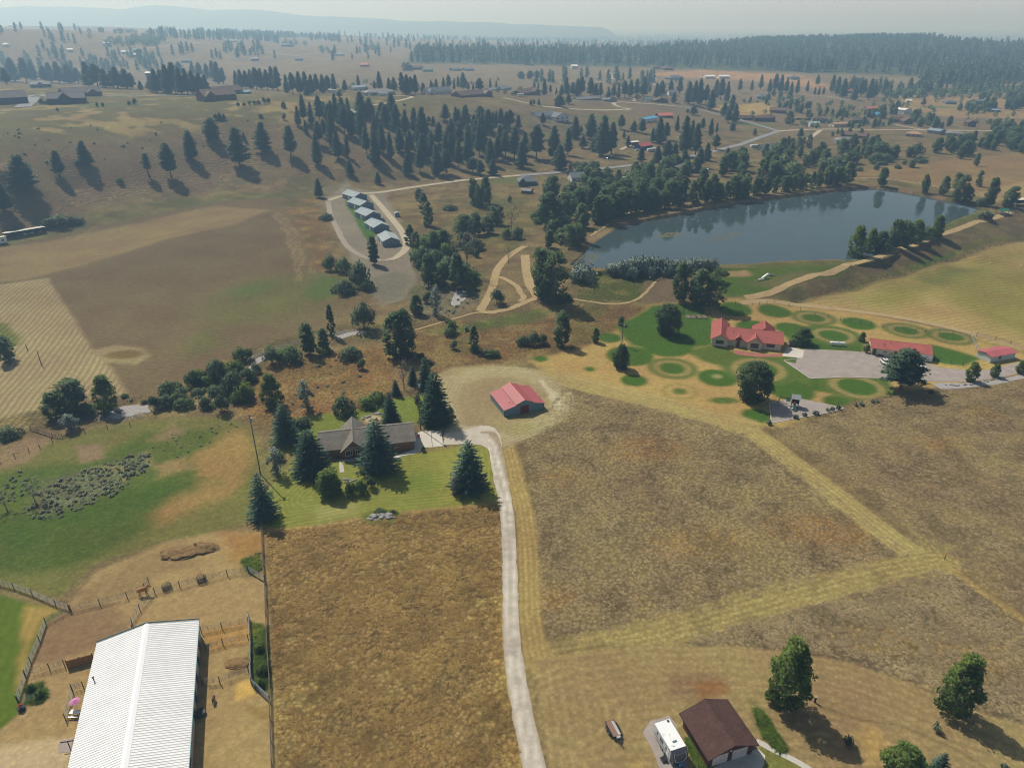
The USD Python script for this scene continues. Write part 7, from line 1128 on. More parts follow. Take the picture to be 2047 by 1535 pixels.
FH('lane_house', 'house', 1525, 303, 1570, 300, 10, 3.0, 2.4, 'x', 'grey', 'slate', 'grey house half hidden by trees below the paved road junction', nwin=4)
FH('village_house', 'house', 1484, 240, 1504, 241, 8, 3.0, 2.2, 'x', 'brown', 'brown', 'small brown village house left of the two storey one', nwin=2)
FH('village_house', 'house', 1509, 243, 1549, 244, 9, 4.6, 2.0, 'x', 'dark', 'brown', 'dark two storey village house behind a green lawn', None, 2, 4)
FH('village_barn', 'barn', 1538, 225, 1570, 228, 14, 3.8, 2.6, 'x', 'redbrown', 'brown', 'red brown village barn with a grey brown roof', nwin=4)
FH('village_house', 'house', 1513, 198, 1540, 199, 12, 3.4, 3.2, 'hip', 'bluegrey', 'slate', 'blue grey hipped house behind the tan village field', (0.5, 0.8, 1.5, 0, 2.4), nwin=3)
FH('village_house', 'house', 1623, 244, 1647, 245, 11, 3.6, 2.8, 'hip', 'grey', 'brown', 'grey village house with a brown hipped roof', None, 2, 3)
FH('village_house', 'house', 1645, 247, 1659, 248, 9, 3.0, 2.4, 'y', 'grey', 'grey', 'grey garage house joined to the brown hipped one', nwin=1, garage=True)
FH('village_shop', 'shop', 1667, 255, 1700, 254, 10, 3.6, 1.0, 'x', 'cream', 'tan', 'long cream shop building on the village road', nwin=3)
FH('village_house', 'house', 1619, 254, 1638, 254, 8, 3.8, 1.6, 'x', 'white', 'green', 'white and pale green house on the village road', None, 2, 2)
FH('village_house', 'house', 1680, 274, 1730, 278, 9, 2.8, 2.2, 'x', 'redbrown', 'brown', 'long red brown house below the village road', nwin=5)
FH('village_house', 'house', 1672, 287, 1718, 288, 12, 2.8, 2.6, 'hip', 'grey', 'grey', 'pale grey hipped roof among the trees below the road', nwin=4)
FH('village_house', 'house', 1702, 246, 1734, 248, 10, 3.0, 2.6, 'hip', 'blue', 'black', 'dark blue village house with black hipped roof', nwin=3)
FH('village_house', 'house', 1741, 236, 1761, 234, 9, 3.4, 2.0, 'x', 'white', 'blue', 'white house with a bright blue roof in the village', nwin=2)
FH('village_house', 'house', 1733, 222, 1758, 222, 9, 3.0, 2.2, 'x', 'grey', 'rust', 'house with a reddish roof behind the blue roofed one', nwin=3)
FH('village_barn', 'barn', 1783, 226, 1806, 229, 13, 5.0, 1.4, 'x', 'white', 'white', 'white metal barn behind the twin brown houses', nwin=2)
FH('village_house', 'house', 1785, 245, 1808, 245, 9, 3.2, 2.4, 'x', 'brown', 'brown', 'left one of the twin brown village houses', nwin=2)
FH('village_house', 'house', 1806, 249, 1824, 249, 9, 3.6, 2.8, 'y', 'brown', 'brown', 'right one of the twin brown village houses', nwin=2)
FH('village_shop', 'shop', 1852, 267, 1877, 270, 10, 3.6, 1.6, 'x', 'grey', 'steel', 'grey building with a steel blue roof on the village road', nwin=2)
FH('village_house', 'house', 1810, 273, 1840, 275, 9, 2.8, 2.2, 'hip', 'tan', 'tan', 'low tan house left of the steel blue roof', nwin=3)
FH('village_house', 'house', 1890, 272, 1925, 274, 10, 2.8, 2.2, 'hip', 'tan', 'grey', 'grey roofed house right of the steel blue roof', nwin=3)
FH('village_house', 'house', 1934, 254, 1950, 254, 8, 4.8, 2.0, 'y', 'brown', 'brown', 'narrow brown house beside a dark pine on the village road', None, 2, 1)
FH('village_house', 'house', 1950, 210, 1970, 209, 10, 4.6, 1.8, 'x', 'green', 'dkgreen', 'pale green house in the right village grove', None, 2, 2)
FH('village_shed', 'shed', 1977, 224, 1998, 225, 7, 2.6, 1.0, 'x', 'dark', 'steel', 'low dark shed with a pale roof right of the grove', nwin=2)
FH('village_house', 'house', 1890, 209, 1912, 209, 10, 3.0, 2.2, 'hip', 'grey', 'slate', 'grey slate roofed house left of the round grove', nwin=2)
FH('hay_shelter', 'shelter', 1812, 205, 1823, 205, 7, 2.0, 2.0, 'x', 'white', 'white', 'small white shelter alone in the right tan field', nwin=1)
FH('village_barn', 'barn', 1838, 184, 1850, 184, 9, 3.4, 1.6, 'x', 'white', 'white', 'small white barn beside tall pines at the far field', nwin=1)
FH('village_house', 'house', 1690, 187, 1710, 186, 11, 3.4, 2.6, 'hip', 'tan', 'red', 'village house with a pinkish red roof among pines', nwin=2)
FH('far_barn', 'barn', 1410, 158, 1430, 158, 14, 4.2, 2.0, 'x', 'white', 'white', 'left far white barn below the wooded ridge', nwin=2)
FH('far_barn', 'barn', 1438, 158, 1459, 158, 14, 4.2, 2.0, 'x', 'white', 'white', 'right far white barn below the wooded ridge', nwin=2)
FH('far_house', 'house', 1582, 160, 1598, 160, 14, 4.4, 3.0, 'hip', 'grey', 'slate', 'grey far house at the foot of the wooded ridge', nwin=2)
FH('far_house', 'house', 1340, 160, 1366, 160, 14, 4.2, 3.6, 'hip', 'bluegrey', 'slate', 'large blue grey far house at the winding drive', nwin=3)
FH('far_house', 'house', 1304, 139, 1320, 139, 16, 5, 3.6, 'hip', 'grey', 'brown', 'brown roofed far house left of a twin under the ridge', nwin=2)
FH('far_house', 'house', 1328, 141, 1346, 141, 16, 4, 3.6, 'hip', 'redbrown', 'brown', 'red brown far house right of its twin under the ridge', nwin=2)
FH('far_barn', 'barn', 1143, 138, 1155, 138, 14, 5, 2.4, 'x', 'white', 'white', 'white far barn in the middle of the tan field', nwin=1)
FH('far_house', 'house', 822, 140, 848, 140, 14, 4, 3, 'x', 'dark', 'brown', 'dark brown far house beside two round trees', nwin=3)
FH('far_house', 'house', 846, 144, 866, 144, 12, 3.4, 2.6, 'x', 'green', 'dkgreen', 'far house with dark green roof right of the brown one', nwin=2)
FH('far_house', 'house', 905, 142, 923, 142, 12, 3, 2.2, 'x', 'grey', 'slate', 'left one of two slate roofed far houses', nwin=2)
FH('far_house', 'house', 930, 142, 948, 142, 12, 3, 2.2, 'x', 'grey', 'slate', 'right one of two slate roofed far houses', nwin=2)
FH('far_house', 'house', 720, 134, 736, 134, 13, 3.4, 2.6, 'x', 'redbrown', 'rust', 'rust roofed far house on the tan hillside', nwin=2)
FH('far_house', 'house', 670, 112, 688, 112, 16, 4, 3, 'hip', 'white', 'steel', 'pale house with steel roof on the tan hillside', nwin=2)
FH('far_house', 'house', 570, 94, 588, 94, 18, 5, 4, 'hip', 'dark', 'slate', 'dark house on the crest of the tan hillside', nwin=2)
FH('far_shed', 'shed', 502, 122, 516, 122, 12, 4, 1.8, 'x', 'dark', 'steel', 'dark shed with a steel roof on the tan hillside', nwin=2)
FH('far_house', 'house', 590, 122, 606, 122, 14, 4, 3, 'x', 'bluegrey', 'slate', 'blue grey house beside a tree on the tan hillside', nwin=2)
FH('far_house', 'house', 452, 85, 476, 85, 18, 4, 2.4, 'x', 'white', 'steel', 'long pale house high on the tan hillside', nwin=3)
FH('far_barn', 'barn', 209, 93, 224, 93, 12, 6, 2, 'x', 'white', 'white', 'white barn beside trees on the left hill', nwin=1)
FH('far_barn', 'barn', 136, 104, 147, 104, 12, 4, 2, 'x', 'white', 'white', 'small white roofed barn among pines on the left hill', nwin=1)
FH('far_barn', 'barn', 244, 108, 260, 108, 14, 4, 2, 'x', 'white', 'white', 'white roofed barn left of the red one on the left hill', nwin=2)
FH('far_barn', 'barn', 259, 114, 276, 114, 12, 4, 2, 'x', 'red', 'white', 'red barn with a pale roof on the left hill', nwin=2)
FH('far_house', 'house', 270, 106, 285, 106, 12, 5, 3, 'y', 'blue', 'teal', 'teal roofed far house on the left hill', nwin=2)
FH('far_barn', 'barn', 290, 152, 306, 152, 12, 4, 2, 'x', 'dark', 'white', 'dark barn with a white roof beyond the pine rows', nwin=2)
FH('far_barn', 'barn', 18, 54, 27, 54, 20, 7, 3, 'x', 'white', 'white', 'white barn on the left skyline', nwin=1)
FH('far_house', 'house', 362, 126, 384, 126, 14, 4, 3, 'hip', 'bluegrey', 'slate', 'pale grey house in the sandy cut of the far hillside', nwin=2)
FH('far_house', 'house', 10, 94, 20, 94, 14, 4, 3, 'hip', 'white', 'white', 'white house at the left end of the far hill', nwin=1)
# ---------------------------------------------------------------- fences, poles, vehicles, animals and small things
M_PIPE = plain('grey_pipe', lin(150, 150, 146), 0.5, 0.4); M_POST = plain('dark_post', lin(62, 52, 46), 0.9); M_WOODP = plain('weathered_post', lin(120, 106, 90), 0.9, vary=0.25); M_WIRE = plain('fence_wire', lin(140, 136, 130), 0.5, 0.4); M_RUB = plain('black_rubber', (0.02, 0.02, 0.022), 0.7); M_STEELT = plain('galvanised', lin(160, 162, 164), 0.4, 0.5)
def fence(px, label, step=4.0, h=1.5, rails=5, name='corral_fence', post=0.075, post_mat=None, rail_mat=None, rr=0.03, pick=None, sag=0.0, posts_tall=0.15, world=None):
    P = world if world is not None else site(px); t = thing(name, label, 'fence', P[0]); o = P[0]; pm, rm = post_mat or M_POST, rail_mat or M_PIPE
    D = densify(P, step, False); D = np.c_[D, ground_z(D[:, 0], D[:, 1])] - o
    for p in D: part(t, 'post', MB().tube(p - np.array([0, 0, .2]), p + np.array([0, 0, h + posts_tall]), post, post * .9, 6), pm)
    for a, b in zip(D[:-1], D[1:]):
        mb = MB()
        for k in range(rails): z = h * (k + 1) / rails; mb.tube(a + np.array([0, 0, z]), b + np.array([0, 0, z]), rr, rr, 4)
        if rails >= 4 and rr > .015:
            for f in (1 / 3, 2 / 3): q = a + (b - a) * f; mb.tube(q + np.array([0, 0, h / rails * .8]), q + np.array([0, 0, h + .05]), rr * 1.2, rr * 1.2, 4)
        part(t, 'rail_panel' if rr > .015 else 'wire_span', mb, rm)
    return t
fence([(0, 1170), (28, 1177), (65, 1190), (112, 1211), (140, 1220)], 'grey pipe fence between the left lawn and the horse pasture', 4.2, rr=.04); fence([(143, 1222), (200, 1209), (255, 1196), (290, 1178), (298, 1166)], 'pipe fence above the left corral, ending beside the tan horse', 4.0)
fence([(140, 1222), (92, 1247), (80, 1283), (62, 1325), (52, 1355), (36, 1404)], 'tall pipe fence along the lawn left of the white barn', 3.6, rr=.04); fence([(52, 1352), (100, 1339), (130, 1332)], 'short pipe fence closing the left corral', 3.2)
fence([(310, 1187), (280, 1220), (264, 1247), (266, 1262)], 'pipe fence slanting from the horse down to the barn', 3.0); fence([(310, 1187), (360, 1174), (410, 1162), (455, 1151), (497, 1145)], 'pipe fence behind the two black hay feeders', 3.6); fence([(497, 1143), (530, 1162)], 'grey pipe gate at the top corner of the sandy corral', 2.6, rr=.045, name='pipe_gate')
fence([(403, 1265), (444, 1257), (497, 1246)], 'first pipe fence across the pens beside the barn', 4.2); fence([(412, 1300), (446, 1289), (497, 1280)], 'second pipe fence across the pens beside the barn', 4.2); fence([(405, 1368), (440, 1366), (497, 1343)], 'third pipe fence across the pens beside the barn', 4.2)
fence([(498, 1236), (501, 1280), (501, 1330), (503, 1368), (540, 1403)], 'pale pipe fence along the weedy strip right of the barn', 3.6, rr=.05, rail_mat=M_STEELT); fence([(38, 1405), (75, 1398)], 'short pipe fence at the lawn corner by the barn', 2.8); fence([(146, 1384), (132, 1440)], 'pipe fence beside the pink umbrella', 3.0); fence([(145, 1380), (168, 1376)], 'short pipe fence meeting the barn wall', 2.4)
fence([(523, 1050), (526, 1130), (530, 1170), (532, 1230), (535, 1300), (540, 1370), (541, 1440), (544, 1530), (547, 1600)], 'long post and rail fence between the corrals and the ochre field', 3.0, 1.3, 3, 'rail_fence', .08, M_WOODP, M_WOODP, .05)
fence([(519, 946), (520, 985), (522, 1046)], 'wire fence below the power pole left of the spruce', 3.5, 1.2, 4, 'wire_fence', .05, M_WOODP, M_WIRE, .012)
fence([(0, 925), (30, 915), (58, 903), (80, 896), (105, 884), (135, 872), (170, 866), (215, 858), (260, 852), (310, 832), (340, 824)], 'post and wire fence along the top of the pasture', 5.0, 1.2, 3, 'wire_fence', .09, M_POST, M_WIRE, .01); fence([(62, 860), (105, 874), (125, 876)], 'wooden rail gate in the pasture corner', 2.4, 1.2, 4, 'rail_gate', .08, M_POST, M_WOODP, .05)
fence([(1580, 601), (1640, 586), (1700, 572), (1760, 558), (1820, 543), (1880, 524), (1940, 507), (2000, 492), (2060, 477)], 'post and rail fence along the foot of the pond dam', 4.6, 1.2, 2, 'rail_fence', .12, M_WOODP, M_WOODP, .05)
fence([(1470, 608), (1503, 612), (1548, 605), (1577, 613), (1600, 620), (1630, 630), (1680, 640), (1740, 650), (1790, 660), (1850, 664), (1905, 668), (1940, 672)], 'wire fence along the back of the green circles', 3.4, 1.2, 4, 'wire_fence', .07, M_POST, M_WIRE, .012); fence([(1940, 672), (1948, 690), (1955, 705)], 'wooden rail fence at the end of the green circles', 2.6, 1.2, 3, 'rail_fence', .09, M_WOODP, M_STEELT, .05); fence([(1952, 672), (1990, 680), (2020, 688), (2060, 702)], 'post and rail fence above the white shed', 4, 1.2, 3, 'rail_fence', .1, M_WOODP, M_WOODP, .05); fence([(1876, 722), (1900, 727), (1925, 731), (1955, 730), (1975, 722)], 'wire fence between the lane and the lawn by the shed', 3.4, 1.1, 3, 'wire_fence', .07, M_POST, M_WIRE, .012)
fence([(1365, 627), (1388, 618), (1418, 628), (1402, 636), (1366, 628)], 'wire fence round the vegetable plot', 3, 1.6, 3, 'wire_fence', .06, M_POST, M_WIRE, .014); fence([(1395, 650), (1405, 662), (1420, 666)], 'wire fence left of the red roofed ranch house', 3, 1.2, 3, 'wire_fence', .05, M_POST, M_WIRE, .012); fence([(1640, 693), (1680, 697), (1718, 703)], 'wire fence between the gas tank and the gravel yard', 3, 1.0, 3, 'wire_fence', .05, M_POST, M_WIRE, .012)
# solid plank screen beside the barn
_a, _b = one(136, 1336), one(188, 1322); o, rz, L = frame(_a, _b); bd = thing('plank_wall', 'brown plank wall between the left corral and the barn', 'wall', o, rz)
for k in range(18): part(bd, 'plank', MB().box(L * k / 18 + .01, L * (k + 1) / 18 - .01, 0, .05, 0, 1.75), plain('tan_plank', lin(150, 110, 62), .85, vary=.2))
for k in range(3): part(bd, 'post', MB().box(L * k / 2 - .08, L * k / 2 + .08, .05, .2, 0, 1.85), M_POST)
# vegetable plot
vp = thing('vegetable_plot', 'fenced vegetable plot with raised beds beside the dark leafy tree', 'garden bed', one(1392, 634))
for k in range(4): part(vp, 'bed', MB().box(-4 + k * 2.1, -2.4 + k * 2.1, -1.6, 1.6, 0, .3), M_WOODP); part(vp, 'greens', tuft(60 + k, 90, 2.2), F_SAGE)
# power poles with their lines
def pole(u, v, vtop, label, arm=True, trans=False):
    p = one(u, v); h = height_of(p, vtop); t = thing('power_pole', label, 'power pole', p, 0.2); part(t, 'post', MB().tube((0, 0, -.3), (0, 0, h), .16, .11, 8), M_WOODP)
    if arm: part(t, 'crossarm', MB().box(-1.2, 1.2, -.06, .06, h - .55, h - .40), M_WOODP); [part(t, 'insulator', MB().tube((x, 0, h - .4), (x, 0, h - .2), .05, n=6), M_STEELT) for x in (-1.05, 0.35, 1.05)]
    if trans: part(t, 'transformer', MB().tube((.34, 0, h - 1.9), (.34, 0, h - 1.0), .24, n=10), M_STEELT)
    return p + np.array([0, 0, h - .2])
_p1 = pole(521, 948, 828, 'tall wooden power pole left of the weeping blue spruce', True, True); _p2 = pole(1243, 690, 645, 'wooden power pole with a transformer on the dry yard', True, True); _p3 = pole(841, 866 - 8, 762, 'thin wooden pole between the tall spruces', False, True); _p4 = pole(83, 729, 700, 'dark leaning pole in the plowed field', False); _p5 = pole(55, 700, 688, 'short grey stake pole in the plowed field', False)
# black hay feeders, water tub and the manure heaps
def ring(u, v, r, h, name, label, cat, mat, bars=True):
    t = thing(name, label, cat, one(u, v)); n = 20; th = np.arange(n + 1) * 2 * np.pi / n; c = np.c_[r * np.cos(th), r * np.sin(th)]
    for k, z in enumerate(np.linspace(.1, h, 4 if bars else 2)): part(t, 'hoop', MB().path(np.c_[c, np.full(n + 1, z)], .045, 5), mat)
    if bars:
        for k in range(0, n, 2): part(t, 'bar', MB().tube((*c[k], .05), (*c[k], h), .03, n=5), mat)
        part(t, 'hay', tuft(77, 120, 2.0), F_STRAW)
    else: part(t, 'tub', MB().mesh(trimesh.creation.annulus(r - .06, r, h).apply_translation((0, 0, h / 2))), mat); part(t, 'water', MB().mesh(trimesh.creation.cylinder(r - .07, .02, sections=20).apply_translation((0, 0, h * .8))), M_WIN)
ring(334, 1176, .85, .9, 'hay_feeder', 'left low black round hay feeder on the corral fence', 'feeder', M_RUB); ring(404, 1161, .85, 1.2, 'hay_feeder', 'right taller black round hay feeder on the corral fence', 'feeder', M_RUB); ring(402, 1427, .75, .6, 'water_tub', 'round dark water tub in the shade of the barn wall', 'tub', plain('blue_black_tub', lin(70, 80, 92), .5), False)
def heap(u, v, r, h, label, mat, seed, ry=.6):
    rg = np.random.RandomState(seed); m = trimesh.creation.icosphere(4); v_ = np.array(m.vertices); v_[:, 2] = np.maximum(v_[:, 2], -.05); n = meshkit.fbm(v_ * 2.2 + seed, 4, seed); v_ = v_ * (0.65 + .75 * n)[:, None] * np.array([r, r * ry, h]); solid('manure_heap', (v_ + one(u, v), np.array(m.faces)), mat, label, 'heap', smooth=True)
M_DUNG = gravel('old_manure', lin(98, 78, 52), lin(150, 122, 82), 4, 5); heap(358, 1106, 3.6, .75, 'larger brown manure heap above the corral', M_DUNG, 5); heap(405, 1096, 3.2, .8, 'brown manure heap with a weed on it, right of the larger one', M_DUNG, 6); heap(330, 1117, .8, .5, 'small dark clump left of the manure heaps', M_DUNG, 7); heap(476, 1325, 2.2, .35, 'dark flat manure patch heap in the barn pen', M_DUNG, 8)
# umbrella and table beside the barn
t = thing('patio_umbrella', 'pink patio umbrella by the left wall of the white barn', 'umbrella', one(156, 1418)); part(t, 'pole', MB().tube((0, 0, 0), (0, 0, 2.3), .03, n=6), M_WHITE); part(t, 'canopy', MB().mesh(trimesh.creation.cone(.85, .4, sections=8).apply_translation((0, 0, 1.95))), plain('pink_cloth', lin(200, 130, 170), .8))
t = thing('bench_table', 'white bench table under the pink umbrella', 'table', one(152, 1428)); part(t, 'tabletop', MB().box(-.8, .8, -.4, .4, .68, .74), M_WHITE); [part(t, 'leg', MB().box(x - .04, x + .04, y - .04, y + .04, 0, .68), M_WHITE) for x in (-.7, .7) for y in (-.3, .3)]; part(t, 'bench', MB().box(-.8, .8, -.9, -.65, .4, .45), M_WHITE)
t = thing('flower_tub', 'dark planter with red flowers at the lawn corner fence', 'planter', one(44, 1418)); part(t, 'tub', MB().tube((0, 0, 0), (0, 0, .6), .5, .6, 10), M_RUB); part(t, 'leaves', MB().add(*tuft(91, 60, 1.0).arrays()), F_GREENG); part(t, 'flowers', MB().mesh(trimesh.creation.icosphere(2, .28).apply_translation((0, 0, 1.05))), plain('red_petals', lin(176, 60, 48), .8))
t = thing('hitching_post', 'dark crossbar post on the concrete pad beside the barn', 'post', one(140, 1494), .2); part(t, 'post', MB().tube((0, 0, 0), (0, 0, 1.5), .07, n=6), M_POST); part(t, 'crossbar', MB().box(-1.0, 1.0, -.06, .06, 1.4, 1.52), M_POST)
# horses
def horse(u, v, heading, s, coat, mane, label, head_up=True):
    hx = .92 if head_up else 1.05; hz = 1.72 if head_up else .75
    J = {'wi': ((.42, 0, 1.42), .20), 'ch': ((.45, 0, 1.12), .30), 'be': ((0, 0, 1.08), .31), 'ru': ((-.52, 0, 1.20), .30), 'ba': ((0, 0, 1.32), .18), 'n1': ((.66, 0, 1.42 if head_up else 1.2), .17), 'po': ((hx, 0, hz), .12), 'ja': ((hx + .12, 0, hz - .16), .10), 'mu': ((hx + .40, 0, hz - .34), .065), 'tl': ((-.80, 0, 1.22), .05), 'te': ((-.92, 0, .62), .06), 'e1': ((hx - .02, .06, hz + .2), .02), 'e2': ((hx - .02, -.06, hz + .2), .02)}
    B = [('wi', 'ch'), ('ch', 'be'), ('be', 'ru'), ('wi', 'ba'), ('ba', 'ru'), ('wi', 'n1'), ('ch', 'n1'), ('n1', 'po'), ('po', 'ja'), ('ja', 'mu'), ('ru', 'tl'), ('tl', 'te'), ('po', 'e1'), ('po', 'e2')]
    for sy, nm in ((.15, 'l'), (-.15, 'r')):
        dx = .06 if sy > 0 else -.06
        J.update({'s' + nm: ((.42, sy, .95), .15), 'k' + nm: ((.44 + dx, sy, .52), .065), 'p' + nm: ((.43 + dx, sy, .14), .042), 'h' + nm: ((.47 + dx, sy, .04), .06), 'f' + nm: ((-.52, sy, .98), .19), 'q' + nm: ((-.42 + dx, sy, .76), .11), 'o' + nm: ((-.62 + dx, sy, .52), .065), 'c' + nm: ((-.58 + dx, sy, .14), .042), 'd' + nm: ((-.54 + dx, sy, .04), .06)})
        B += [('ch', 's' + nm), ('s' + nm, 'k' + nm), ('k' + nm, 'p' + nm), ('p' + nm, 'h' + nm), ('ru', 'f' + nm), ('f' + nm, 'q' + nm), ('q' + nm, 'o' + nm), ('o' + nm, 'c' + nm), ('c' + nm, 'd' + nm)]
    t = thing('horse', label, 'horse', one(u, v) + np.array([0, 0, .01]), heading, scale=(s, s, s)); part(t, 'body', hull_chain(J, B, .07, 8), coat, True)
    mb = MB(); rg = np.random.RandomState(3)
    for k in range(60): f = rg.uniform(0, 1); p = np.array([.60, 0, 1.55 if head_up else 1.3]) * (1 - f) + np.array([hx - .06, 0, hz + .12]) * f; needles(mb, p[None], np.array([[-.3, rg.choice([-1, 1]) * .8, -.7]]), .26, .12, rg)
    part(t, 'mane', mb, mane)
    mb = MB()
    for k in range(30): needles(mb, np.array([[-.82, rg.uniform(-.04, .04), 1.2]]), np.array([[-.18, rg.uniform(-.1, .1), -1]]), .75, .09, rg)
    part(t, 'tail', mb, mane)
horse(288, 1189, .35, 1.22, plain('palomino_coat', lin(176, 126, 70), .7, vary=.1), plain('cream_mane', lin(222, 206, 172), .8), 'tan horse with a cream mane standing at the corral fence'); horse(428, 1402, -1.35, .72, plain('grey_brown_coat', lin(104, 86, 76), .8, vary=.15), plain('dark_mane', lin(52, 44, 40), .8), 'small grey brown foal alone on the sandy pen', False)
# bird of prey gliding over the plowed field
_r = ray(115, 774); _c = np.array([0, 0, HC]) + _r * 88; bd = thing('hawk', 'brown hawk gliding above the plowed field on the left', 'bird', _c, .75)
M_FEA = plain('brown_feathers', lin(74, 56, 42), .8, vary=.3); part(bd, 'body', hull_chain({0: ((0, .22, 0), .05), 1: ((0, .05, 0), .085), 2: ((0, -.18, -.01), .06), 3: ((0, .30, 0), .045), 4: ((0, .37, -.02), .012)}, [(4, 3), (3, 0), (0, 1), (1, 2)], .02, 4), M_FEA, True); part(bd, 'tail', MB().slab([(-.05, -.18, 0), (-.11, -.42, .0), (.11, -.42, .0), (.05, -.18, 0)], .012), M_FEA)
for s in (-1, 1):
    q = [(s * .06, .16, .02), (s * .06, -.10, .02), (s * .50, -.12, .10), (s * .95, -.08, .17), (s * 1.02, .02, .18), (s * .55, .20, .11)]; q = q if s < 0 else q[::-1]
    part(bd, 'wing', MB().slab(q, .02), M_FEA)
# travel trailer
he = 2.95; a, b = level(1309.2, 1445.5, he), level(1341.5, 1500, he); d0 = (b - a)[:2]; Lt = float(np.hypot(*d0)) + .9; hd = math.atan2(d0[1], d0[0]); c_ = level(1338, 1436.5, he); Wt = abs(to_local(a, hd, c_)[1]); tt = thing('travel_trailer', 'white travel trailer with a dark rounded nose beside the brown garage', 'trailer', [a[0], a[1], 0], hd)
print('trailer', Lt, Wt)
M_TR = plain('trailer_white', (0.70, 0.71, 0.70), .4, .4, vary=.04); M_GREYCAP = plain('charcoal_cap', lin(74, 74, 82), .3, .5, vary=.05); M_SKIN = plain('trailer_side', lin(196, 204, 208), .4, .4, vary=.04); y0, y1 = 0.0, Wt
v_, f_ = MB().prism([(0, .75), (y1, .75), (y1, he - .1), (y1 * .85, he), (y1 * .15, he), (0, he - .1)], 0, Lt - 1.0).arrays()
def side_box(x0, x1, z0, z1, out=.02, mb=None): return (mb or MB()).box(x0, x1, -out, .01, z0, z1)
part(tt, 'body', MB().box(0, Lt - .9, 0, Wt, .7, he - .06), M_SKIN); part(tt, 'roof', MB().slab([(-.04, -.04, he), (Lt - .9, -.04, he), (Lt - .9, Wt + .04, he), (-.04, Wt + .04, he)], .07), M_TR)
nose = MB(); pr = [(Lt - .9, he), (Lt - .42, he - .28), (Lt - .12, he - .85), (Lt, 1.55), (Lt, 1.0), (Lt - .2, .7), (Lt - .9, .7)]; nose.prism([(x, z) for x, z in pr][::-1], 0.0, Wt); part(tt, 'nose_cap', nose, M_GREYCAP)
_hp = []
for th in np.linspace(math.pi, 2 * math.pi, 15): zz = 1.75 + .72 * math.sin(th) + .55 * (1 - abs(math.cos(th)) * 0) * 0; xx = np.interp(zz, [1.0, 1.55, he - .85, he - .28], [Lt, Lt, Lt - .12, Lt - .42]); _hp.append((xx + .03, Wt / 2 + math.cos(th) * Wt * .38, zz))
_hp = [(Lt - .36, _hp[0][1], he - .32)] + _hp + [(Lt - .36, _hp[-1][1], he - .32)]; part(tt, 'nose_stripe', MB().path(_hp, .035, 5), M_TR)
tm = meshkit.text_mesh('FREEDOM', .26, .01); tv = np.array(tm.vertices); tv[:, 0] -= tv[:, 0].mean(); sl = np.array([.30, 0, -.57]); sl /= np.linalg.norm(sl); ctr = np.array([Lt - .24, Wt / 2, he - .60]); nrm = np.array([.57, 0, .30]); nrm /= np.linalg.norm(nrm)
part(tt, 'lettering', (ctr + tv[:, :1] * np.array([0, 1.0, 0]) * .95 + tv[:, 1:2] * -sl + (tv[:, 2:3] + .015) * nrm, np.array(tm.faces)), M_STEELT)
part(tt, 'air_conditioner', MB().mesh(m3.Manifold.batch_hull([m3.Manifold.sphere(.08, 10).translate((x, y, z)) for x in (Lt * .56 - .4, Lt * .56 + .4) for y in (Wt / 2 - .28, Wt / 2 + .28) for z in (he + .02, he + .22)])), M_TR)
for x, y in ((Lt * .40, Wt * .45), (Lt * .05, Wt * .85), (Lt * .72, Wt * .3)): part(tt, 'roof_vent', MB().box(x - .17, x + .17, y - .17, y + .17, he - .01, he + .09), M_TR if x > 1 else M_RUB)
part(tt, 'skylight', MB().box(Lt * .2, Lt * .2 + 1.0, .12, .42, he - .01, he + .07), M_TR); part(tt, 'solar_strip', MB().box(Lt * .55, Lt * .72, .45, .6, he - .01, he + .05), M_TR); part(tt, 'awning', MB().tube((.3, -.09, he - .12), (Lt - 1.2, -.09, he - .12), .07, n=8), M_GREYCAP)
for x, w, h, z in ((.85, .3, .55, 1.65), (1.9, .9, .65, 1.55), (3.6, .55, .65, 1.55)): part(tt, 'window', side_box(Lt * x / 6, Lt * x / 6 + w, z, z + h, .03), M_WIN)
dr = part(tt, 'door', side_box(Lt - 2.0, Lt - 1.35, .8, 2.65, .03), M_TR); part(dr, 'handle', side_box(Lt - 1.5, Lt - 1.42, 1.6, 1.75, .07), M_RUB); part(tt, 'stripe', side_box(.05, Lt - 2.1, 1.05, 1.25, .015), M_GREYCAP); part(tt, 'step', MB().box(Lt - 2.1, Lt - 1.2, -.95, -.15, .22, .30), M_RUB); part(tt, 'step', MB().box(Lt - 2.1, Lt - 1.2, -.5, -.08, .48, .54), M_RUB)
for x in (Lt * .42, Lt * .55):
    for y in (.12, Wt - .12): w = part(tt, 'wheel', MB().tube((x, y - .11, .36), (x, y + .11, .36), .36, n=16), M_RUB); part(w, 'rim', MB().tube((x, y - .12, .36), (x, y + .12, .36), .18, n=10), M_STEELT)
part(tt, 'chassis', MB().box(.2, Lt - .6, .35, Wt - .35, .5, .69), M_RUB); part(tt, 'hitch', MB().path([(Lt - .7, .5, .55), (Lt + 1.0, Wt / 2, .5)], .06).path([(Lt - .7, Wt - .5, .55), (Lt + 1.0, Wt / 2, .5)], .06), M_RUB); part(tt, 'gas_bottle', MB().tube((Lt + .3, Wt / 2 - .2, .55), (Lt + .3, Wt / 2 - .2, 1.05), .15, n=10).tube((Lt + .3, Wt / 2 + .2, .55), (Lt + .3, Wt / 2 + .2, 1.05), .15, n=10), plain('blue_cover', lin(90, 150, 196), .6))
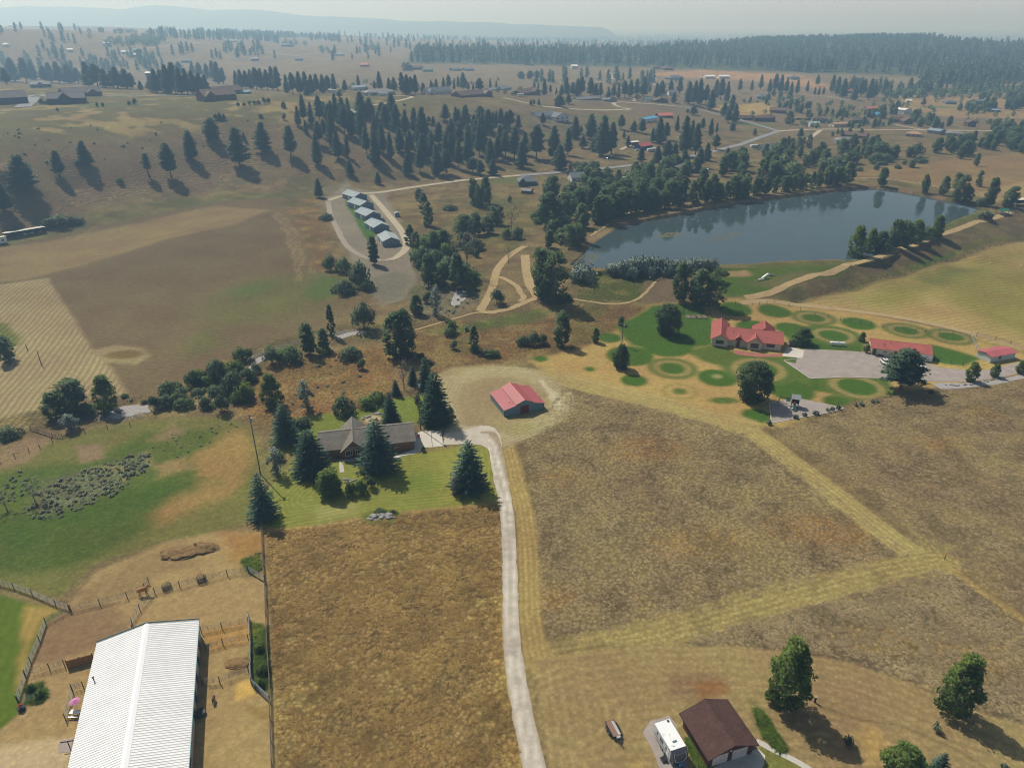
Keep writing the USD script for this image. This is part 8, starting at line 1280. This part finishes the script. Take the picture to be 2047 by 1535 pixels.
# flat deck trailer with a ladder
a, b = one(1219, 1445), one(1234, 1473); d0 = (b - a)[:2]; hd = math.atan2(d0[1], d0[0]); ft = thing('utility_trailer', 'small brown decked trailer with a white ladder on it', 'trailer', a, hd); n = 7; M_DECK = plain('worn_deck', lin(140, 112, 98), .9, vary=.2)
for k in range(n): part(ft, 'plank', MB().box(0, 2.9, .55 - k * .2 - .19, .55 - k * .2 - .0, .62, .67), M_DECK)
part(ft, 'frame', MB().box(-.05, 2.95, .56, .62, .5, .8).box(-.05, 2.95, -.88, -.82, .5, .8).box(2.9, 2.96, -.82, .56, .5, .75).box(-.05, .0, -.82, .56, .5, .68), M_RUB)
for y in (.78, -1.04):
    for x in (1.1, 1.8): w = part(ft, 'wheel', MB().tube((x, y - .1, .3), (x, y + .1, .3), .3, n=14), M_RUB); part(w, 'rim', MB().tube((x, y - .11, .3), (x, y + .11, .3), .14, n=8), M_STEELT)
    part(ft, 'fender', MB().box(.7, 2.2, y - .13, y + .13, .64, .68).box(.66, .70, y - .13, y + .13, .4, .68).box(2.2, 2.24, y - .13, y + .13, .4, .68), M_RUB)
part(ft, 'tongue', MB().path([(2.95, .4, .5), (4.2, -.13, .48)], .05).path([(2.95, -.66, .5), (4.2, -.13, .48)], .05).box(4.15, 4.4, -.2, -.06, .42, .54), M_RUB); part(ft, 'tool_box', MB().box(3.0, 3.35, -.4, .25, .55, .85), M_STEELT); part(ft, 'jack', MB().tube((4.0, -.13, .1), (4.0, -.13, 1.0), .05, n=6), M_STEELT)
ld = thing('ladder', 'white ladder lying on the brown trailer deck', 'ladder', a, hd); part(ld, 'side_rail', MB().box(.25, 2.8, .40, .46, .69, .76), M_WHITE); part(ld, 'side_rail', MB().box(.25, 2.8, .12, .18, .69, .76), M_WHITE)
for k in range(9): part(ld, 'rung', MB().box(.4 + k * .28, .45 + k * .28, .18, .40, .70, .75), M_WHITE)
# cars
def make_car(paint, name='car_form', truck=False):
    f = form(name); prof = [(0, .38), (4.5, .38), (4.55, .75), (4.2, .95), (3.3, 1.02), (.25, 1.02), (.02, .85)]; cab = [(.55, 1.0), (3.25, 1.0), (2.65, 1.5), (2.3, 1.56), (1.1, 1.56), (.7, 1.48)]
    if truck: cab = [(1.7, 1.0), (3.5, 1.0), (2.95, 1.68), (2.6, 1.74), (1.9, 1.74), (1.78, 1.6)]
    part(f, 'body', MB().prism(prof, -.9, .9), paint); part(f, 'cabin', MB().prism([(x, z) for x, z in cab], -.72, .72), M_WIN); r = part(f, 'roof', MB().slab([(cab[4][0] - .05, -.7, 1.60 if not truck else 1.78), (cab[3][0] + .05, -.7, 1.60 if not truck else 1.78), (cab[3][0] + .05, .7, 1.60 if not truck else 1.78), (cab[4][0] - .05, .7, 1.60 if not truck else 1.78)], .05), paint)
    for x in (.85, 3.6):
        for y in (-.82, .82): w = part(f, 'wheel', MB().tube((x, y - .1, .33), (x, y + .1, .33), .33, n=14), M_RUB); part(w, 'rim', MB().tube((x, y - .11, .33), (x, y + .11, .33), .18, n=8), M_STEELT)
    for y in (-.6, .6): part(f, 'headlight', MB().box(4.42, 4.57, y - .18, y + .18, .68, .82), M_STEELT); part(f, 'taillight', MB().box(-.01, .08, y - .18, y + .18, .7, .85), M_REDDOOR)
    return f
CARS = [make_car(plain('white_paint', (.72, .72, .72), .3, .5, vary=.02)), make_car(plain('black_paint', (.02, .02, .024), .25, .5, vary=.02)), make_car(plain('silver_paint', (.4, .41, .42), .3, .5, vary=.02)), make_car(plain('blue_paint', (.05, .10, .2), .3, .5, vary=.02)), make_car(plain('white_paint', (.72, .72, .72), .3, .5, vary=.02), 'truck_form', True)]
for u, v, hd, k, lab in ((1762, 722.5, -1.45, 0, 'white car parked on the gravel yard by the long garage'), (739, 431, -1.1, 1, 'dark car parked beside the middle grey shed'), (763, 441, -1.1, 1, 'dark car on the lane side of the grey sheds'), (72, 175, .2, 4, 'white pickup truck before the blue grey bench house'), (394, 196, 0, 1, 'black car parked beside the brown lodge'), (402, 198, 0, 0, 'white car parked beside the brown lodge'), (1213, 319, .8, 3, 'blue car on the slope road below the cabin'), (1195, 312, .5, 2, 'silver car among the slope pines'), (1270, 302, .3, 0, 'white car before the red roofed cabin'), (1278, 305, .5, 2, 'silver car right of the white one at the cabin'), (1660, 246, .2, 3, 'blue car at the grey garage house'), (1340, 347, .2, 0, 'white car by the black roofed house'), (1250, 344, .3, 2, 'silver car on the paved road past the pond grove'), (1612, 252, 0, 1, 'black car before the white and green house'), (1708, 254, .1, 2, 'silver car right of the cream shop'), (1716, 253, .1, 1, 'dark car right of the silver one at the cream shop'), (1583, 694, 1.3, 1, 'dark green car in the shade of the ranch house drive')):
    copy_of(CARS[k], 'parked_truck' if k == 4 else 'parked_car', lab, 'truck' if k == 4 else 'car', one(u, v) + np.array([0, 0, .04]), hd)
def camper(u, v, hd, L, label):
    t = thing('camper', label, 'camper', one(u, v), hd); part(t, 'body', MB().mesh(m3.Manifold.batch_hull([m3.Manifold.sphere(.15, 8).translate((x, y, z)) for x in (.15, L - .15) for y in (-1.05, 1.05) for z in (.65, 2.6)])), M_TR); part(t, 'stripe', MB().box(.3, L - .3, -1.22, -1.19, 1.3, 1.6), M_GREYCAP)
    for x in (L * .3, L * .65): part(t, 'window', MB().box(x - .4, x + .4, -1.23, -1.19, 1.65, 2.2), M_WIN)
    for x in (L * .42, L * .56): part(t, 'wheel', MB().tube((x, -1.1, .33), (x, -.9, .33), .33, n=10), M_RUB)
for u, v, hd, L, lab in ((757, 192, .05, 9, 'white motor home before the grey bench ranch house'), (657, 186, .05, 8, 'white camper beyond the bench pasture'), (1294, 304, .35, 8, 'white camper beside the red roofed cabin'), (1204, 202, .0, 7, 'white camper beside the low grey ranch house'), (1034, 193, .05, 7, 'white camper left of the two storey bench house'), (1398, 346, .3, 7, 'white camper behind the black roofed house'), (1500, 296, .3, 7, 'white camper under the trees below the road junction'), (1244, 362, .1, 8, 'white camper behind the pond grove')): camper(u, v, hd, L, lab)
t = thing('tractor', 'small red tractor parked on the bench grass', 'tractor', one(806, 212), .2); part(t, 'body', MB().box(0, 2.6, -.5, .5, .6, 1.3), M_REDDOOR); part(t, 'cab', MB().box(.2, 1.2, -.6, .6, 1.3, 2.3), M_WIN); [part(t, 'wheel', MB().tube((x, y - .2, r), (x, y + .2, r), r, n=14), M_RUB) for x, r in ((.5, .75), (2.3, .45)) for y in (-.8, .8)]
# gas tank, playground, gear at the pond, logs
p = one(1674, 691); t = thing('gas_tank', 'long white gas tank on the lawn behind the gravel yard', 'tank', p, -.18); cp_ = trimesh.creation.capsule(4.2, .55, count=[16, 20]); cp_.apply_translation((0, 0, -cp_.bounds.mean(0)[2])); cp_.apply_transform(trimesh.transformations.rotation_matrix(np.pi / 2, [0, 1, 0])); cp_.apply_translation((0, 0, .95)); part(t, 'tank', MB().mesh(cp_), plain('tank_white', (.74, .74, .73), .35, .4, vary=.03), 40); part(t, 'dome', MB().tube((0, 0, 1.4), (0, 0, 1.75), .22, n=10), M_WHITE); [part(t, 'leg', MB().box(x - .15, x + .15, -.45, .45, 0, .55), M_STEELT) for x in (-1.5, 1.5)]
t = thing('playground_tower', 'wooden play tower with roof, green slide and swing frame', 'playground', one(1588, 812), -.3); M_PLAY = plain('redwood', lin(86, 52, 42), .8, vary=.2); M_GRSL = plain('green_plastic', lin(36, 92, 74), .4)
for x in (-.9, .9):
    for y in (-.9, .9): part(t, 'post', MB().box(x - .07, x + .07, y - .07, y + .07, 0, 3.0), M_PLAY)
part(t, 'platform', MB().box(-1, 1, -1, 1, 1.4, 1.52), M_PLAY); [part(t, 'side_panel', MB().box(*q, 1.52, 2.3), M_PLAY) for q in ((-.98, .98, .93, .98), (.93, .98, -.9, .9), (-.98, -.93, -.9, .9))]; part(t, 'roof_slope', MB().slab([(-1.3, -1.3, 2.9), (1.3, -1.3, 2.9), (1.3, 0, 3.9), (-1.3, 0, 3.9)], .06), M_STEELT); part(t, 'roof_slope', MB().slab([(1.3, 1.3, 2.9), (-1.3, 1.3, 2.9), (-1.3, 0, 3.9), (1.3, 0, 3.9)], .06), M_STEELT)
part(t, 'slide', MB().slab([(-.5, -1.0, 1.5), (-.5, -3.6, .25), (.1, -3.6, .25), (.1, -1.0, 1.5)], .06), M_GRSL); part(t, 'slide_rim', MB().slab([(-.55, -1, 1.75), (-.55, -3.6, .45), (-.5, -3.6, .45), (-.5, -1, 1.75)], .2), M_GRSL); part(t, 'slide_rim', MB().slab([(.1, -1, 1.75), (.1, -3.6, .45), (.15, -3.6, .45), (.15, -1, 1.75)], .2), M_GRSL); part(t, 'swing_beam', MB().box(-4.4, -.9, -.08, .08, 2.3, 2.46), M_PLAY); [part(t, 'swing_leg', MB().tube((-4.3, 0, 2.4), (-4.6, y, 0), .06, n=6), M_PLAY) for y in (-1.3, 1.3)]
for x in (-3.4, -2.2): s_ = part(t, 'swing_seat', MB().box(x - .25, x + .25, -.1, .1, .5, .54), M_GRSL); part(s_, 'rope', MB().tube((x - .22, 0, .54), (x - .22, 0, 2.3), .015, n=4).tube((x + .22, 0, .54), (x + .22, 0, 2.3), .015, n=4), M_WIRE)
part(t, 'canopy', MB().slab([(-2.6, -1.2, 1.9), (-1.4, -1.2, 1.9), (-1.4, .2, 2.2), (-2.6, .2, 2.2)], .05), M_GRSL)
t = thing('sandbox', 'white and red round sandbox before the play tower', 'sandbox', one(1579, 816)); part(t, 'rim', MB().mesh(trimesh.creation.annulus(.75, .95, .4).apply_translation((0, 0, .2))), M_WHITE); part(t, 'base', MB().tube((0, 0, 0), (0, 0, .15), 1.0, n=16), M_REDDOOR); part(t, 'sand', MB().tube((0, 0, .15), (0, 0, .3), .74, n=16), M_PALEROOF)
t = thing('post', 'leaning dark post at the playground corner', 'post', one(1672, 817)); part(t, 'shaft', MB().tube((0, 0, 0), (.25, 0, 2.0), .08, n=6), M_POST)
t = thing('paddle_boat', 'white upturned boat leaning on a rack on the pond lawn', 'boat', one(1528, 557), .5); hl = m3.Manifold.batch_hull([m3.Manifold.sphere(r, 10).translate(c) for c, r in (((-2.2, 0, .35), .08), ((-1, 0, .3), .42), ((.6, 0, .3), .45), ((1.9, 0, .4), .25))]); part(t, 'hull', MB().mesh(hl.scale((1, 1.2, .55)).rotate((0, -24, 0)).translate((0, 0, 1.0))), M_WHITE, 40); [part(t, 'rack_leg', MB().tube((x, y, 0), (x * .9, 0, 1.1), .06, n=5), M_RUB) for x in (-.9, .9) for y in (-.5, .5)]
for u, v, hd, lab in ((1522, 560, .2, 'white dinghy lying left of the racked boat'), (1541, 551, -.1, 'grey boat lying right of the racked boat'), (1443, 549, .3, 'white boat on the bare patch by the pond willows')):
    t = thing('boat', lab, 'boat', one(u, v), hd); hl = m3.Manifold.batch_hull([m3.Manifold.sphere(r, 10).translate(c) for c, r in (((-1.5, 0, .3), .15), ((-.6, 0, .3), .4), ((.5, 0, .3), .42), ((1.4, 0, .35), .12))]); part(t, 'hull', MB().mesh(hl.scale((1, 1.1, .9))), M_WHITE if 'white' in lab else M_STEELT, 40); part(t, 'seat', MB().box(-.3, .3, -.35, .35, .58, .64), M_POST)
def log(u0, v0, u1, v1, r, label): a, b = one(u0, v0), one(u1, v1); t = thing('fallen_log', label, 'log', a); d = b - a; part(t, 'trunk', MB().tube((0, 0, r), d + np.array([0, 0, r * .7]), r, r * .5, 7), M_BARKG); part(t, 'branch', MB().tube(d * .6 + np.array([0, 0, r]), d * .75 + np.array([.6, .8, r + .6]), r * .3, r * .1, 5), M_BARKG)
log(820, 630, 832, 636, .3, 'pale fallen log lying above the creek'); log(818, 634, 830, 642, .25, 'second pale log below the first on the creek'); log(448, 812, 463, 824, .22, 'pale fallen branch beside the twiggy grey bush')
for k, (u, v, lab, col) in enumerate(((1762, 524, 'left', 0), (1978, 527, 'middle', 0), (2040, 533, 'right', 0))): heap_p = one(u + 175 - 175, v); t = thing('marker', f'{lab} white marker in the stubble field', 'marker', heap_p); part(t, 'pipe', MB().tube((0, 0, 0), (0, 0, .8), .12, n=8), M_WHITE); part(t, 'cap', MB().tube((0, 0, .8), (0, 0, .9), .2, n=8), M_WHITE)
t = thing('meter_post', 'small dark utility post right of the leafy tree', 'post', one(1628.5, 1403)); part(t, 'post', MB().box(-.12, .12, -.12, .12, 0, 1.2), M_POST); part(t, 'cap', MB().box(-.15, .15, -.15, .15, 1.2, 1.26), M_STEELT)
t = thing('field_post', 'orange tipped post at the corner of the mown strips', 'post', one(1888, 1118)); part(t, 'shaft', MB().tube((0, 0, 0), (0, 0, 1.3), .07, n=6), M_POST); part(t, 'tip', MB().tube((0, 0, 1.3), (0, 0, 1.45), .08, n=6), plain('orange_tip', lin(220, 130, 40), .6))
for k, (u, v, lab) in enumerate(((705, 398, 'farthest'), (714, 414, 'second farthest'), (726, 431, 'middle'), (737, 453, 'second nearest'))):
    t = thing('patio_set', f'patio table with chairs behind the {lab} grey shed', 'patio furniture', one(u - 4, v + 3)); part(t, 'table', MB().box(-.6, .6, -.6, .6, .7, .76).tube((0, 0, 0), (0, 0, .7), .06, n=6), M_WHITE); [part(t, 'chair', MB().box(x - .25, x + .25, y - .25, y + .25, .4, .46).box(x - .25, x + .25, y + .2, y + .25, .46, .95).box(x - .22, x - .18, y - .2, y + .2, 0, .4).box(x + .18, x + .22, y - .2, y + .2, 0, .4), plain('blue_cover', (0, 0, 0)) if k % 2 else M_POST) for x, y in ((-1.1, 0), (1.1, 0), (0, -1.1))]
t = thing('fence_board', 'long redwood board fence in the village', 'fence', one(1590, 240), -.12); [part(t, 'board', MB().box(k * 2.5, k * 2.5 + 2.4, 0, .05, -.4, 1.8), M_REDDOOR) for k in range(15)]
# rocks of the left house garden edging and the rock bed
def rocks(name, pts, n, r, label, seed):
    rg = np.random.RandomState(seed); P = densify(site(pts), .2, False); t = thing(name, label, 'rocks', [*P[0], 0])
    for k in range(n):
        c = P[rg.randint(len(P))] + rg.normal(size=2) * r; m = trimesh.creation.icosphere(1, 1.0); v_ = np.array(m.vertices) * (1 + .3 * (rg.uniform(size=(len(m.vertices), 1)) - .5)) * r * rg.uniform(.5, 1.1) * np.array([1.2, .9, .7]); part(t, 'rock', (v_ + np.array([*(c - P[0]), r * .3]), np.array(m.faces)), M_DRY)
rocks('rock_edging', [(690, 957), (700, 962), (712, 961)], 16, .35, 'small rock edging beside the front footpath bushes', 1); rocks('rock_pile', [(740, 1036), (752, 1031), (768, 1030), (782, 1034)], 34, .5, 'pale rocks heaped in the bed at the lawn edge', 2); rocks('rock_wall', [(722, 838), (735, 832), (750, 827), (762, 826)], 22, .4, 'stone edging behind the grey roofed house', 3); rocks('landscape_rocks', [(1885, 770), (1920, 771), (1960, 766), (2010, 754)], 40, .4, 'grey rocks along the lane below the white shed', 4)
# ---------------------------------------------------------------- far hills on the skyline
_hx = np.linspace(-7000, 950, 170); _ridge = 1.3 * np.interp(_hx / 1.36, [-5200, -4400, -4000, -3600, -3200, -2950, -2700, -2450, -2150, -1700, -900, 700], [150, 200, 222, 214, 196, 224, 212, 190, 196, 150, 112, 60]) + 10 * (meshkit.fbm(np.c_[_hx / 260, 0 * _hx, 0 * _hx], 4, 3) - 0.5)
_hy = np.linspace(-1, 1, 21); _HX, _HT = np.meshgrid(_hx, _hy); _HZ = np.maximum(_ridge[None, :] * (1 - np.abs(_HT) ** 1.4) + 26 * (meshkit.fbm(np.stack([_HX / 300, _HT * 3, 0 * _HX], -1), 4, 9) - 0.5) * (1 - np.abs(_HT)), -38)
_HY = 8600 + _HT * 1500 - 0.08 * _HX; _ii = np.arange(_HX.size).reshape(_HX.shape); _a, _b, _c, _e = _ii[:-1, :-1].ravel(), _ii[:-1, 1:].ravel(), _ii[1:, 1:].ravel(), _ii[1:, :-1].ravel()
solid('distant_hills', (np.c_[_HX.ravel(), _HY.ravel(), _HZ.ravel()], np.vstack([np.stack([_a, _b, _c], 1), np.stack([_a, _c, _e], 1)])), gravel('hill_forest', lin(62, 74, 56), lin(104, 98, 72), 0.01, 0.05), 'faint blue hills on the hazy skyline', 'hills', kind='structure', smooth=True)
# ---------------------------------------------------------------- smoky summer air
_bx = trimesh.creation.box((36000, 30000, 340)); _bx.apply_translation((0, 12500, 300 - 170))
_hm = usdkit.material(stage, '/World/Looks/haze_air', {'v': ('principled_volume', {'color': HAZE_COLOR, 'density': HAZE_DENSITY, 'anisotropy': HAZE_G, 'absorption_color': (0.74, 0.90, 1.0)})}, volume='v.volume')
solid('haze', _bx, _hm, 'pale blue smoke haze filling the valley air', 'haze', kind='stuff')
